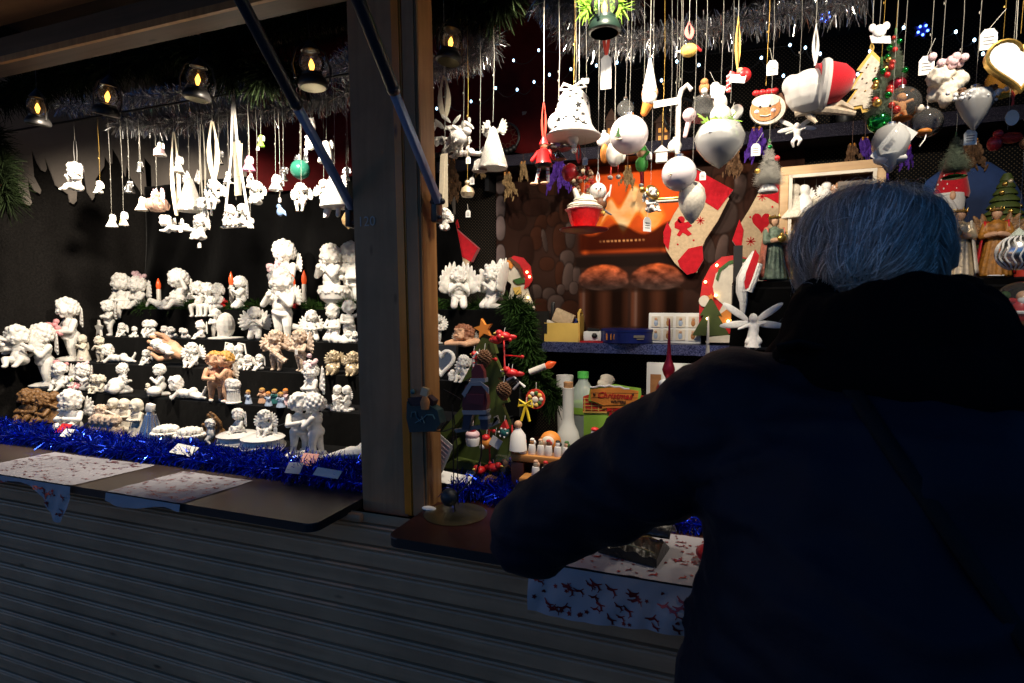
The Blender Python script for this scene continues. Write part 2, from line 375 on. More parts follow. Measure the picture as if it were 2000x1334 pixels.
# ------------------------------------------------------------------ objects
def ob(name, me, parent=None, loc=(0, 0, 0), rot=(0, 0, 0), sca=1, label=None, cat=None, group=None, kind=None):
    if isinstance(me, tuple): me = me[0].mesh(name, me[1])
    o = bpy.data.objects.new(name, me); COL.objects.link(o)
    o.location = loc; o.rotation_euler = rot; o.scale = (sca, sca, sca) if isinstance(sca, (int, float)) else sca
    if parent: o.parent = parent
    if label: o['label'] = label
    if cat: o['category'] = cat
    if group: o['group'] = group
    if kind: o['kind'] = kind
    return o
def empty(name, loc, label, cat, group=None, rot=(0, 0, 0), sca=1):
    return ob(name, None, None, loc, rot, sca, label, cat, group)
def text_mesh(txt, size, depth=.0006, shear=0, mb=None, mi=0, xf=None, align='CENTER', bold=0):
    cu = bpy.data.curves.new('t', 'FONT'); cu.body = txt; cu.size = size; cu.extrude = depth; cu.shear = shear; cu.offset = bold
    cu.align_x = align; cu.align_y = 'CENTER'; cu.resolution_u = 2
    o = bpy.data.objects.new('t', cu); COL.objects.link(o); bpy.context.view_layer.update()
    me = bpy.data.meshes.new_from_object(o.evaluated_get(bpy.context.evaluated_depsgraph_get()))
    mb = mb or MB()
    # text lies in XY facing +Z; stand it up to face -Y
    st = M4.Rotation(PI / 2, 4, 'X')
    mb.add([v.co.copy() for v in me.vertices], [tuple(p.vertices) for p in me.polygons], mi, (xf if xf is not None else M4()) @ st)
    bpy.data.objects.remove(o); bpy.data.curves.remove(cu); bpy.data.meshes.remove(me)
    return mb
def TR(x, y, z): return M4.Translation(V((x, y, z)))
ZC = 1.087; YL, YB = 1.06, 1.30; YP = 1.25
XL, XR, YBK, ZTOP = -3.25, 1.75, 2.52, 2.95
TIERS = [(2.12, 1.59), (1.97, 1.45), (1.82, 1.335), (1.67, 1.223), (1.52, 1.10)]   # front edge Y, top z

# ------------------------------------------------------------------ ground and sky
g = MB(); g.grid(lambda u, v: ((u - .5) * 400, (v - .5) * 400, 0), 8, 8)
ob('ground', (g, ['asphalt']), kind='structure')

# ------------------------------------------------------------------ the stall
stall = empty('market_stall', (0, YP, 0), 'dark wooden christmas market stall with raised flaps and two openings', 'market stall')
SO = V((0, -YP, 0))
def part(name, mb, mats, parent=stall, smooth=True, **k):
    return ob(name, mb.mesh(name, mats, smooth), parent, SO if parent is stall else (0, 0, 0), **k)
b = MB(); b.box(((XL + XR) / 2, YBK + .03, 1.5), (XR - XL, .06, 2.9)); part('back_wall', b, ['black'])
for x in (XL - .03, XR + .03):
    b = MB(); b.box((x, 1.95, 1.5), (.06, 1.2, 2.9)); part('side_wall', b, ['black'])
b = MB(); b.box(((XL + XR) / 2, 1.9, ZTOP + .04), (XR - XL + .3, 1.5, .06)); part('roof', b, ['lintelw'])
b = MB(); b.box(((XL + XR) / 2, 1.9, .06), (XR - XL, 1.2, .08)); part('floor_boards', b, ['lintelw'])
# front panel of beaded boards
prof = []
z = 1.045; pitch = .0575
prof.append((1.205, 1.072)); prof.append((1.205, 1.047))
while z > .05:
    prof += [(1.217, z), (1.217, z - .004), (1.206, z - .006), (1.2035, z - .010), (1.206, z - .0135), (1.214, z - .0155), (1.209, z - .019), (1.207, z - .023), (1.207, z - pitch + .001)]
    z -= pitch
b = MB(); xs = [XL - .3, -2.2, -1.1, 0, 1.0, XR + .06]
vs = [(x, y, zz) for y, zz in prof for x in xs]; n = len(xs)
b.add(vs, [(i * n + j, i * n + j + 1, (i + 1) * n + j + 1, (i + 1) * n + j) for i in range(len(prof) - 1) for j in range(n - 1)])
b.box(((XL + XR) / 2, 1.245, .54), (XR - XL + .3, .05, 1.0))
part('front_panel', b, ['siding'], smooth=False)
b = MB(); b.box((-2.2, 1.2, 1.0585), (2.7, .02, .02), bev=.004); part('batten', b, ['siding'])
# posts (the hut leans a little)
def leanpost(xb0, xb1, lean, y0, y1, z0, z1, m, name):
    b = MB(); vs = [(xb0, y0, z0), (xb1, y0, z0), (xb1, y1, z0), (xb0, y1, z0), (xb0 + lean, y0, z1), (xb1 + lean, y0, z1), (xb1 + lean, y1, z1), (xb0 + lean, y1, z1)]
    b.add(vs, [(0, 3, 2, 1), (4, 5, 6, 7), (0, 1, 5, 4), (1, 2, 6, 5), (2, 3, 7, 6), (3, 0, 4, 7)])
    bm = bmesh.new(); me = b.mesh('t', [], False); bm.from_mesh(me); bmesh.ops.bevel(bm, geom=bm.edges[:], offset=.004, segments=2, affect='EDGES'); bm.to_mesh(me)
    me.materials.append(MT[m]); me.name = name
    return ob(name, me, stall, SO)
LE = -.035
po = leanpost(-.884, -.741, LE, 1.25, 1.33, 1.055, 2.9, 'postw', 'post')
leanpost(-.757, -.7285, LE, 1.249, 1.285, 1.06, 2.9, 'litgap', 'lit_gap_strip')  # strip coloured as the lamplit gap beside the post
leanpost(-.7275, -.689, LE * .8, 1.245, 1.325, 1.06, 2.9, 'postw', 'post')
leanpost(-.6885, -.6835, LE * .75, 1.247, 1.325, 1.06, 2.9, 'pinew', 'jamb_board')
leanpost(1.6, 1.72, 0, 1.25, 1.33, 1.055, 2.9, 'postw', 'post'); leanpost(-3.24, -3.12, 0, 1.25, 1.33, 1.055, 2.9, 'postw', 'post')
ch = MB(); text_mesh('120', .036, .0004, mb=ch); ch2 = ob('chalk_number', (ch, [mat('chalk', (.46, .40, .36), .9)]), stall, V((P(715, 433, 1.2465).x, 1.2485 - YP, P(715, 433, 1.2465).z)), (0, 0, 0))
# lintels, flap boards
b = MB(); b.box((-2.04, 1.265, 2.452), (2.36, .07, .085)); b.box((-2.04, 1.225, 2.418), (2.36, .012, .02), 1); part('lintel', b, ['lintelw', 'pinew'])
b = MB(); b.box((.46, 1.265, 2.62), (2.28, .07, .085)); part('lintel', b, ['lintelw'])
def flap(x0, x1, z0, nm):
    fb = MB(); n = 9; a = R(12)
    for i in range(n):
        t = (i + .5) * .13
        fb.box(((x0 + x1) / 2, 1.22 - t * math.cos(a), z0 + t * math.sin(a)), (x1 - x0, .128, .022), 0, (-a, 0, 0), .003)
    for x in (x0 + .25, x1 - .25):
        fb.box((x, 1.22 - .58 * math.cos(a), z0 - .022 + .58 * math.sin(a)), (.06, 1.1, .022), 0, (-a, 0, 0))
    return part('flap', fb, ['flapw'])
f1 = flap(-3.25, -.86, 2.53, 'flap'); f2 = flap(-.7, 1.72, 2.70, 'flap')
def strut(x, par):
    a, m_, c = V((x, 1.272, 1.862)), V((x + .004, 1.065, 2.062)), V((x + .012, .50, 2.62))
    d = (c - a).normalized()
    s1 = MB(); s1.box((a + m_) / 2, (.017, (m_ - a).length, .020), 0, (-math.atan2(d.z, -d.y), 0, 0), .003)
    o = ob('strut', s1.mesh('strut', ['strutblue']), stall, SO)
    s2 = MB(); s2.cap(m_, c, .0135, .0135, 0, 14); s2.ell(m_, (.015, .015, .015)); ob('barrel', s2.mesh('barrel', ['strutdark']), o)
    s3 = MB(); s3.box(a + V((-.010, .012, -.012)), (.016, .035, .075), 0, None, .003); s3.cap(a + V((.012, 0, 0)), a + V((-.014, 0, 0)), .008)
    for dz in (.015, -.038): s3.cap(a + V((-.002, .006, dz)), a + V((.004, .004, dz)), .0055)
    ob('bracket', s3.mesh('bracket', ['strutdark']), o)
    s4 = MB(); s4.cap(c, c + d * .05, .017, .017); ob('end_fitting', s4.mesh('end_fitting', ['strutblue']), o)
strut(-.662, f2); strut(-.918, f1)
# counters
def counter(x0, x1, m, z, rad=.03):
    pts = []
    for cx, cy, a0 in ((x1 - rad, YL + rad, -PI / 2), (x1, YB, 0), (x0, YB, 0), (x0 + rad, YL + rad, PI)):
        if cy == YB: pts.append((cx, cy))
        else: pts += [(cx + rad * math.cos(a0 + k * PI / 12), cy + rad * math.sin(a0 + k * PI / 12)) for k in range(7)]
    xf = M4(((1, 0, 0, 0), (0, 0, 1, 0), (0, 1, 0, z), (0, 0, 0, 1)))
    b = MB(); n = len(pts)
    vs = [(x, y, z) for x, y in pts] + [(x, y, z - .022) for x, y in pts]
    b.add(vs, [tuple(range(n)), tuple(range(2 * n - 1, n - 1, -1))], 0); b.add(vs, [(i, n + i, n + (i + 1) % n, (i + 1) % n) for i in range(n)], 1)
    me = b.mesh('counter', [m, 'black'], False); bm = bmesh.new(); bm.from_mesh(me)
    bmesh.ops.remove_doubles(bm, verts=bm.verts, dist=1e-6); bmesh.ops.recalc_face_normals(bm, faces=bm.faces)
    bm.to_mesh(me); bm.free()
    o = ob('counter', me, stall, SO)
    e = MB(); e.tube([V((x, y, z - .0015)) for x, y in pts if y < YB - .001], .0013, 0, 5); ob('edge_trim', e.mesh('edge_trim', ['edge']), o)
    return o
counter(-3.6, -.887, 'lam', ZC); counter(-.690, 1.72, 'lamred', ZC)
b = MB(); b.box((.5, 1.72, ZC - .02), (2.36, .82, .03)); part('inner_table', b, ['lamred'])
b = MB(); b.box((-2.1, 1.41, ZC - .02), (2.3, .2, .03)); part('inner_table', b, ['black'])
b = MB(); b.tube([(XL, 1.7, 2.412), (-.9, 1.7, 2.412)], .005); b.tube([(-.68, 1.5, 2.475), (XR, 1.5, 2.475)], .005); part('hanging_rail', b, ['blackmetal'])

# ------------------------------------------------------------------ black stepped display
disp = empty('stepped_display', (-1.9, 2.0, 0), 'wide black velvet stepped display carrying the white cherub figurines', 'display stand')
ends = [(-3.02, -.70), (-2.98, -.66), (-2.95, -.64), (-2.95, -.66), (-2.95, -.885)]
for i, (y, z) in enumerate(TIERS):
    x0, x1 = ends[i]; yb = TIERS[i - 1][0] if i else 2.40
    zb = TIERS[i + 1][1] if i < 4 else .98
    def fn(u, v, x0=x0, x1=x1, y=y, yb=yb, z=z, zb=zb):
        x = x0 + (x1 - x0) * u; s = .002 * math.sin(x * 9 + z * 20) + .0015 * math.sin(x * 31 + z * 7)
        if v < .5: return (x, y + (yb - y) * (1 - v * 2) , z + s * .5 * (v * 2))
        t = (v - .5) * 2; return (x, y + s * 2 * t + .004 * math.sin(x * 14 + i) * t, z - .002 - (z - zb) * t)
    b = MB(); b.grid(fn, 90, 8); b.box(((x0 + x1) / 2, (y + yb) / 2 + .005, (z + zb) / 2 - .006), (x1 - x0 - .004, yb - y - .002, z - zb - .004))
    ob('step', b.mesh('step', ['velvet']), disp, -disp.location)

# ------------------------------------------------------------------ wall coverings
b = MB(); b.box((-.1, YBK - .03, 1.75), (3.6, .006, 1.75)); ob('net_backdrop', (b, ['pegboard']), label='black net fabric stretched over the back wall behind the shelves', cat='backdrop')
hem = [(-60, 120), (-60, 300), (18, 315), (35, 370), (45, 396), (57, 403), (62, 396), (55, 370), (54, 350), (66, 372), (78, 379), (80, 371), (66, 345), (61, 291), (72, 318), (80, 332), (88, 336), (91, 330), (86, 304), (100, 340), (108, 362), (133, 380), (136, 395), (143, 399), (149, 393), (150, 372), (158, 368), (154, 306), (165, 345), (170, 375), (180, 391), (184, 385), (186, 350), (203, 325), (204, 304), (212, 318), (219, 320), (219, 288), (232, 310), (245, 345), (247, 318), (254, 345), (275, 375), (290, 391), (285, 360), (281, 306), (300, 330), (303, 320), (310, 350), (318, 372), (318, 120)]  # edge follows cast shadows; the dark behind it stands in for them
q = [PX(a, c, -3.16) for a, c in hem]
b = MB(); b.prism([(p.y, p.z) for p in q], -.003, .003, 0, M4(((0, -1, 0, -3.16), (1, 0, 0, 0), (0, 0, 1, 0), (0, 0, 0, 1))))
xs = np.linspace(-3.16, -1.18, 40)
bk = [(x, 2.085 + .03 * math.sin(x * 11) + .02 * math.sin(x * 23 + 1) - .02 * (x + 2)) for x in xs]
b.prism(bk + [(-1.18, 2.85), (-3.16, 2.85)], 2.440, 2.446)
ob('wall_cloth', (b, ['greycloth']), label='grey beige cloth with hem shaped like cast shadows pinned over black curtain at left', cat='cloth')

def curtain(name, fn, nu, nv, m, **k):
    b = MB(); b.grid(fn, nu, nv); me = b.mesh(name, [m]); o = ob(name, me, **k); s = o.modifiers.new('t', 'SOLIDIFY'); s.thickness = .004; return o
curtain('black_curtain', lambda u, v: (-3.2 + .012 * math.sin(u * 40) * (v), 1.33 + 1.1 * u, 2.6 - 1.8 * v), 60, 20, 'felt', label='flat grey black felt curtain lining the left side wall', cat='curtain')
def cf(u, v):
    x = -3.16 + 2.0 * u; f = .03 * math.sin(u * 46 + v * 5 * (1 - u) + math.sin(u * 9) * 2) * (.35 + .65 * v) + .018 * math.sin(u * 21 - v * 9)
    x2 = x - .25 * v * (1 - u) ** 1.5 + .06 * math.sin(v * 6 + u * 5)
    return (max(x2, -3.19), 2.425 + f * .55 - .03, 2.3 - 1.4 * v)
curtain('black_curtain', cf, 160, 30, 'velvet', label='gathered black velvet curtain falling in folds behind the cherub display', cat='curtain')
def rf(u, v):
    x = -2.35 + 1.75 * u
    return (x, 2.40 - .05 * v + .015 * math.sin(u * 30) * v, 2.93 - (.62 + .10 * math.sin(u * 5 + 1) + .14 * u) * v)
curtain('red_cloth', rf, 60, 14, 'redcloth', label='dark red cloth swagged above the hanging angels near the middle post', cat='cloth')
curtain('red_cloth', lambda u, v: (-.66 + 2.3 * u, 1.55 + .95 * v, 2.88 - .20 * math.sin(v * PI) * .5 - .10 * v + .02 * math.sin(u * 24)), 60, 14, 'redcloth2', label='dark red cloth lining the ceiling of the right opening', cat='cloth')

# ------------------------------------------------------------------ shelves on the back wall
def shelf(x0, x1, yf, z, th, label, mats):
    b = MB(); b.box(((x0 + x1) / 2, (yf + YBK) / 2, z - th / 2 - .001), (x1 - x0, YBK - yf - .06, th - .004)); o = ob('wall_shelf', (b, [mats[0]]), label=label, cat='shelf')
    f = MB(); f.grid(lambda u, v: (x0 + (x1 - x0) * u, yf - .006 + .004 * math.sin(u * 60) * v, z + .002 - (th + .006) * v), 80, 3)
    f.grid(lambda u, v: (x0 + (x1 - x0) * u, yf + .03 - .036 * v, z + .0025), 80, 1); ob('glitter_trim', f.mesh('glitter_trim', [mats[1]]), o)
    for x in (x0 + .2, x1 - .2):
        c = MB(); c.box((x, (yf + YBK) / 2 + .04, z - th - .04), (.02, .1, .075)); ob('bracket', c.mesh('bracket', ['black']), o)
shelf(-.98, .95, 2.30, 1.450, .035, 'low wall shelf edged in blue glitter below the fireplace poster', ['blue', 'blueglit'])
shelf(-1.20, .98, 2.30, 2.245, .04, 'high dark wall shelf with glitter edging above the fireplace poster', ['black', mat('dull_glitter_lilac', (.030, .028, .045), .3, metal=.4, bump=.8, bump_s=300)])

# ------------------------------------------------------------------ fireplace poster (printed picture)
def poster():
    W, H = 400, 250; X0, X1, Z0, Z1 = -.975, .30, 1.452, 2.212
    px0, px1, py0, py1 = 972.0, 1560.0, 345.0, 672.0
    xx, yy = np.meshgrid(np.linspace(px0, px1, W), np.linspace(py0, py1, H))
    rs = np.random.RandomState(3)
    def fbm(s, seed):
        r = np.random.RandomState(seed); out = np.zeros((H, W)); a = 1
        for o_ in range(4):
            n = int(s * 2 ** o_) + 2; gq = r.rand(n, n)
            u = (xx - px0) / (px1 - px0) * (n - 2); v = (yy - py0) / (py1 - py0) * (n - 2)
            i, j = u.astype(int), v.astype(int); fu, fv = u - i, v - j
            out += a * (gq[j, i] * (1 - fu) * (1 - fv) + gq[j, i + 1] * fu * (1 - fv) + gq[j + 1, i] * (1 - fu) * fv + gq[j + 1, i + 1] * fu * fv); a *= .5
        return out / 1.875
    img = np.ones((H, W, 3)) * np.array([.10, .052, .040]) * (0.35 + 1.2 * fbm(4, 1))[..., None]
    def blend(m, c): 
        nonlocal img
        img = img * (1 - m[..., None]) + np.asarray(c) * m[..., None]
    def stone(cx, cy, rx, ry, c, hl=.5, rot=0):
        dx, dy = xx - cx, yy - cy; ca, sa = math.cos(rot), math.sin(rot)
        u, v = (dx * ca + dy * sa) / rx, (-dx * sa + dy * ca) / ry
        d = np.sqrt(np.abs(u) ** 2.4 + np.abs(v) ** 2.4); m = np.clip((1.08 - d) * 7, 0, 1)
        tone = .55 + .65 * fbm(9, int(abs(cx * 7 + cy)) % 97) + hl * (-u * .45 - v * .35)
        blend(np.clip((1.25 - d) * 5, 0, 1) * .55, (.012, .008, .007)); m = m * np.clip(.72 + .5 * fbm(14, 5), 0, 1); blend(m, np.asarray(c) * np.clip(tone, .1, 2)[..., None])
    grey, warm, dkw = (.20, .15, .14), (.15, .060, .036), (.085, .040, .030)
    for k, cy in enumerate((362, 412, 452, 508, 560, 610, 650)): stone(982, cy, 11, 24, (.30, .26, .27), .3)
    for (cx, cy, rx, ry, c, ro) in [(1020, 400, 22, 18, dkw, 0), (1090, 378, 24, 15, warm, .2), (1060, 415, 28, 16, dkw, 0), (1020, 440, 20, 16, dkw, .3), (1072, 448, 13, 18, warm, .4), (1100, 440, 15, 13, warm, -.5), (1062, 475, 14, 22, warm, .1), (1085, 525, 16, 13, warm, .1), (1040, 500, 16, 30, dkw, 0), (1080, 480, 5, 22, grey, -.2),
            (1112, 480, 14, 30, warm, 0), (1134, 470, 10, 26, grey, 0), (1115, 385, 13, 22, dkw, 0), (1125, 425, 14, 22, warm, 0), (1128, 515, 15, 15, grey, 0), (1113, 545, 10, 24, warm, 0), (1130, 550, 11, 26, grey, .12), (1148, 548, 8, 18, grey, 0), (1142, 572, 9, 12, grey, 0), (1115, 575, 8, 10, grey, 0),
            (1060, 580, 14, 16, grey, .2), (1090, 585, 14, 14, grey, 0), (1070, 610, 22, 18, warm, 0), (1105, 605, 18, 20, grey, 0), (1135, 620, 20, 24, warm, 0),
            (1425, 385, 20, 26, dkw, 0), (1455, 360, 22, 20, warm, .2), (1452, 405, 12, 24, grey, .2), (1418, 400, 11, 20, warm, 0), (1436, 398, 8, 16, warm, 0), (1418, 450, 32, 30, grey, .1), (1390, 480, 14, 14, warm, 0), (1400, 505, 12, 26, grey, -.3), (1425, 510, 10, 28, grey, .2), (1455, 500, 18, 22, dkw, 0), (1500, 350, 20, 18, dkw, 0), (1480, 430, 18, 24, dkw, 0), (1530, 380, 16, 30, dkw, 0), (1470, 560, 30, 26, dkw, 0), (1400, 560, 26, 24, dkw, 0)]:
        stone(cx, cy, rx, ry, c, .45, ro)
    # fire box
    fb = np.clip((xx - 1148) / 12, 0, 1) * np.clip((1372 - xx) / 10, 0, 1) * np.clip((512 - yy) / 6, 0, 1)
    blend(fb, (.10, .018, .008)); n1 = fbm(6, 11); n2 = fbm(12, 12)
    gl = fb * np.clip(1.45 - np.sqrt(((xx - 1255) / 120) ** 2 + ((yy - 420) / 85) ** 2), 0, 1) ** .7
    blend(np.clip(gl * (0.55 + .8 * n1), 0, 1), (.66, .10, .014))
    cols = fb * np.clip(1 - abs(xx - 1165) / 11, 0, 1) + fb * np.clip(1 - abs(xx - 1322) / 9, 0, 1) * .8
    blend(np.clip(cols, 0, .9), (.55, .09, .015))
    hgt = 446 - 66 * np.exp(-((xx - 1262) / 26) ** 2) - 46 * np.exp(-((xx - 1215) / 14) ** 2) - 30 * np.exp(-((xx - 1298) / 20) ** 2)
    fl = np.clip((yy - hgt - 22 * (n2 - .5)) / 14, 0, 1) * np.clip((462 - 14 * np.sin(xx * .11) - yy + 26 * (n1 - .5)) / 12, 0, 1) * np.clip(1 - abs(xx - 1255) / 70, 0, 1) ** .3
    blend(np.clip(fl * 1.2, 0, 1) * .95, (.80, .30, .03))
    blend(np.clip((fl - .45) * 2.2, 0, 1) * np.clip((n2 - .25) * 2.6, 0, 1), (.80, .66, .38))
    logs = fb * np.clip((yy - 462 - 10 * np.sin(xx * .06)) / 6, 0, 1) * np.clip((505 - yy) / 6, 0, 1); blend(logs * .8, np.array([.09, .012, .006]))
    em = fb * np.clip(1 - abs(yy - 486) / 3, 0, 1) * (np.sin(xx * .8) > -.2) * np.clip(1 - abs(xx - 1240) / 46, 0, 1) ** .3; blend(em * .9, (.75, .42, .18))
    hearth = np.clip((yy - 512) / 4, 0, 1) * np.clip((536 - yy) / 4, 0, 1) * np.clip((xx - 1140) / 8, 0, 1) * np.clip((1385 - xx) / 8, 0, 1); blend(hearth * .9, (.035, .022, .018))
    for (cx, cy, rx, ry) in [(1165, 560, 9, 10), (1182, 541, 10, 8), (1215, 536, 14, 8), (1290, 538, 16, 9), (1340, 545, 20, 12), (1370, 560, 18, 16)]: stone(cx, cy, rx, ry, dkw, .3)
    # two fur topped stools
    for cx, c2 in ((1203, .9), (1308, .7)):
        body = np.clip((1 - abs((xx - cx) / 52)) * 12, 0, 1) * np.clip((yy - 572) / 4, 0, 1) * np.clip((650 - yy) / 8, 0, 1)
        leg = .6 + .5 * np.sin((xx - cx) * .13 + 1.2) + .3 * np.clip((cx - xx) / 50, -1, 1)
        blend(body, np.clip(leg, .15, 1.4)[..., None] * np.array([.17, .065, .035])); blend(body * np.clip(1 - abs(xx - cx + 40) / 5, 0, 1) * .5, (.35, .26, .23)); blend(body * np.clip(1 - abs(yy - 574) / 9, 0, 1) * .85, (.03, .018, .014))
        d = np.sqrt(((xx - cx) / 54) ** 2 + ((yy - 560) / np.where(yy < 560, 33, 18)) ** 2) + .10 * (fbm(20, 21) - .5)
        fur = np.clip((1 - d) * 9, 0, 1); st = fbm(44, 22 + int(cx) % 5)
        hot = np.clip((570 - yy) / 40, 0, 1)[..., None]
        blend(fur, (np.array([.16, .10, .085]) * (1 - hot) + np.array([.62, .13, .035]) * c2 * hot) * (0.15 + 1.6 * st)[..., None])
    mx = img.max(-1, keepdims=True); img = np.clip(img * np.array([1.08, .93, .86]) * (.30 + 2.1 * np.clip(mx - .17, 0, .42)), 0, 1)
    me = bpy.data.meshes.new('fireplace_poster')
    xs = np.linspace(X0, X1, W); zs = np.linspace(Z1, Z0, H)
    gx, gz = np.meshgrid(xs, zs); gy = 2.452 + .003 * np.sin(gx * 9)
    co = np.stack([gx, gy, gz], -1).reshape(-1, 3)
    idx = np.arange(W * H).reshape(H, W)
    fs = np.stack([idx[:-1, :-1], idx[1:, :-1], idx[1:, 1:], idx[:-1, 1:]], -1).reshape(-1, 4)
    me.from_pydata(co.tolist(), [], fs.tolist())
    ca = me.color_attributes.new('Col', 'FLOAT_COLOR', 'POINT')
    ca.data.foreach_set('color', np.concatenate([img.reshape(-1, 3), np.ones((W * H, 1))], 1).astype(np.float32).ravel())
    me.materials.append(MT['vcol']); me.shade_smooth()
    o = ob('fireplace_poster', me, label='large printed poster of a stone fireplace with burning logs', cat='poster')
    s = o.modifiers.new('t', 'SOLIDIFY'); s.thickness = .002; s.offset = -1
poster()

# ------------------------------------------------------------------ tinsel and garlands
def strands(path, n, L, w, seed, spread=1.0, along=.25, r0=.004, mi=0):
    """thin foil strips bristling round a path"""
    r = random.Random(seed); pts = [V(p) for p in path]; cum = [0]
    for i in range(1, len(pts)): cum.append(cum[-1] + (pts[i] - pts[i - 1]).length)
    vs, fs = [], []
    for k in range(n):
        s = r.random() * cum[-1]; i = max(j for j in range(len(cum)) if cum[j] <= s); i = min(i, len(pts) - 2)
        d = (pts[i + 1] - pts[i]); t = (s - cum[i]) / max(d.length, 1e-6); p = pts[i] + d * t; d.normalize()
        a = r.random() * 2 * PI; u = d.orthogonal().normalized(); v = d.cross(u)
        dr = (u * math.cos(a) + v * math.sin(a)) * spread + d * r.uniform(-along, along) * 2; dr.normalize()
        l = L * r.uniform(.45, 1.1); side = dr.cross(V((r.gauss(0, 1), r.gauss(0, 1), r.gauss(0, 1)))).normalized() * w
        nb = dr.cross(side).normalized() * l * r.uniform(-.35, .35)
        b0 = p + dr * r0; m1 = p + dr * l * .55 + nb * .5; e = p + dr * l + nb * 1.6 + V((0, 0, -.15 * l))
        o = len(vs); vs += [b0 - side, b0 + side, m1 - side, m1 + side, e - side * .5, e + side * .5]; fs += [(o, o + 1, o + 3, o + 2), (o + 2, o + 3, o + 5, o + 4)]
    return vs, fs
def garland(name, paths, n, L, w, m, label, cat, core=None, seed=1, **k):
    b = MB()
    for i, p in enumerate(paths):
        vs, fs = strands(p, n // len(paths), L, w, seed + i, **k); b.add(vs, fs)
        b.tube(p, .0035, 1, 5)
    return ob(name, b.mesh(name, [m, core or m], False), label=label, cat=cat)
def wob(p0, p1, n, amp, seed, sag=0):
    r = random.Random(seed); p0, p1 = V(p0), V(p1)
    return [p0.lerp(p1, i / n) + V((r.uniform(-amp, amp), r.uniform(-amp, amp), r.uniform(-amp, amp) * .5 - sag * 4 * (i / n) * (1 - i / n))) for i in range(n + 1)]
def pp(lst, Y): return [P(a, c, Y) for a, c in lst]
z0 = ZC + .028
garland('tinsel_garland', [wob((-3.15, 1.37, z0), (-.89, 1.37, z0), 40, .022, 1), wob((-3.15, 1.33, z0 - .008), (-.89, 1.325, z0 - .008), 40, .015, 2), wob((-3.1, 1.435, z0 - .005), (-.9, 1.43, z0 - .005), 40, .02, 8)], 15500, .048, .0015, 'bluefoil', 'shiny blue tinsel garland lying along the left counter below the cherubs', 'tinsel', seed=11)
garland('tinsel_garland', [wob((-.66, 1.40, z0), (-.2, 1.37, z0), 14, .02, 3), wob((-.66, 1.36, z0), (.0, 1.33, z0 - .01), 16, .02, 4), wob((.0, 1.34, z0), (.9, 1.33, z0), 20, .02, 5), wob((-.68, 1.5, ZC + .05), (-.5, 1.46, ZC + .05), 6, .02, 6)], 9000, .048, .0015, 'bluefoil', 'shiny blue tinsel garland on the right counter beside the thimble rack', 'tinsel', seed=23)
garland('tinsel_garland', [wob(P(120, 205, 1.75), P(700, 130, 1.75), 30, .015, 7, .02)], 5200, .055, .0012, 'silverfoil', 'silver tinsel garland, upper strand over the left hanging angels', 'tinsel', seed=31)
garland('tinsel_garland', [wob(P(230, 245, 1.85), P(700, 178, 1.85), 26, .015, 9, .03)], 5200, .055, .0012, 'silverfoil', 'silver tinsel garland, lower strand across the dark red cloth at left', 'tinsel', seed=37)
garland('tinsel_garland', [pp([(600, 120), (640, 135), (672, 130), (690, 100)], 1.8)], 1100, .055, .0012, 'silverfoil', 'short silver tinsel tuft beside the lantern left of the middle post', 'tinsel', seed=39)
garland('tinsel_garland', [pp([(822, 140), (860, 128), (900, 118), (940, 100), (965, 88), (958, 70), (930, 60), (900, 52), (860, 60)], 1.55)], 3200, .05, .0012, 'silverfoil', 'looped silver tinsel garland beside the right post behind a lantern', 'tinsel', seed=41)
garland('tinsel_garland', [pp([(1050, 2), (1075, 20), (1090, 45), (1110, 68), (1160, 82), (1210, 85), (1290, 70), (1400, 52), (1500, 30), (1600, 14), (1700, -4)], 1.75), pp([(1050, -5), (1100, 8), (1150, 14), (1250, -6)], 1.7)], 6500, .055, .0012, 'silverfoil', 'long silver tinsel garland sagging over the right hanging ornaments', 'tinsel', seed=43)

def pinegarland(name, path, n, L, m, label, seed, rad=.03):
    b = MB(); vs, fs = strands(path, n, L, .0016, seed, along=.5, r0=.002); b.add(vs, fs); b.tube(path, .004, 1, 5)
    return ob(name, b.mesh(name, [m, 'brown'], False), label=label, cat='garland')
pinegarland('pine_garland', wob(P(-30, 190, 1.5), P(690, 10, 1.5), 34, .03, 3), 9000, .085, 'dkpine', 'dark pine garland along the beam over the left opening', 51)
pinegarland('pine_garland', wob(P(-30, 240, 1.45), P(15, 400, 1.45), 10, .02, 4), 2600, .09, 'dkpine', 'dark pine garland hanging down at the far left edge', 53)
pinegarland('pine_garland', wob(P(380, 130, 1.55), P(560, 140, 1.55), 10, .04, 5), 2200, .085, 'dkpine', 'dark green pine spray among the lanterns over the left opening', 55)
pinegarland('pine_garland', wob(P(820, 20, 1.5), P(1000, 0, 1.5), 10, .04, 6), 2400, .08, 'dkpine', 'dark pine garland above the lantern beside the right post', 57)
pinegarland('pine_garland', pp([(995, 592), (1012, 602), (1022, 630), (1026, 660), (1032, 690), (1042, 725), (1060, 755), (1078, 775), (1085, 790)], 1.85), 5200, .062, 'pine', 'green pine garland curling down the right end of the black steps', 59)
pinegarland('pine_garland', wob((-2.95, 2.16, 1.60), (-.72, 2.20, 1.60), 40, .02, 8), 8500, .055, 'pine', 'green pine garland lying along the topmost black step', 61)
b = MB()
for i in range(420):
    c = P(rnd.uniform(1140, 1215), rnd.uniform(-14, 20), 1.42); dv = V((rnd.gauss(0, 1), rnd.gauss(0, .6), rnd.gauss(0, 1))).normalized()
    s = dv.orthogonal().normalized() * .003; b.add([c - s, c + s, c + dv * .035 + s * .2, c + dv * .035 - s * .2], [(0, 1, 2, 3)])
ob('fir_sprig', b.mesh('fir_sprig', ['lime'], False), label='bright green fir sprig above the lantern at top centre', cat='sprig')
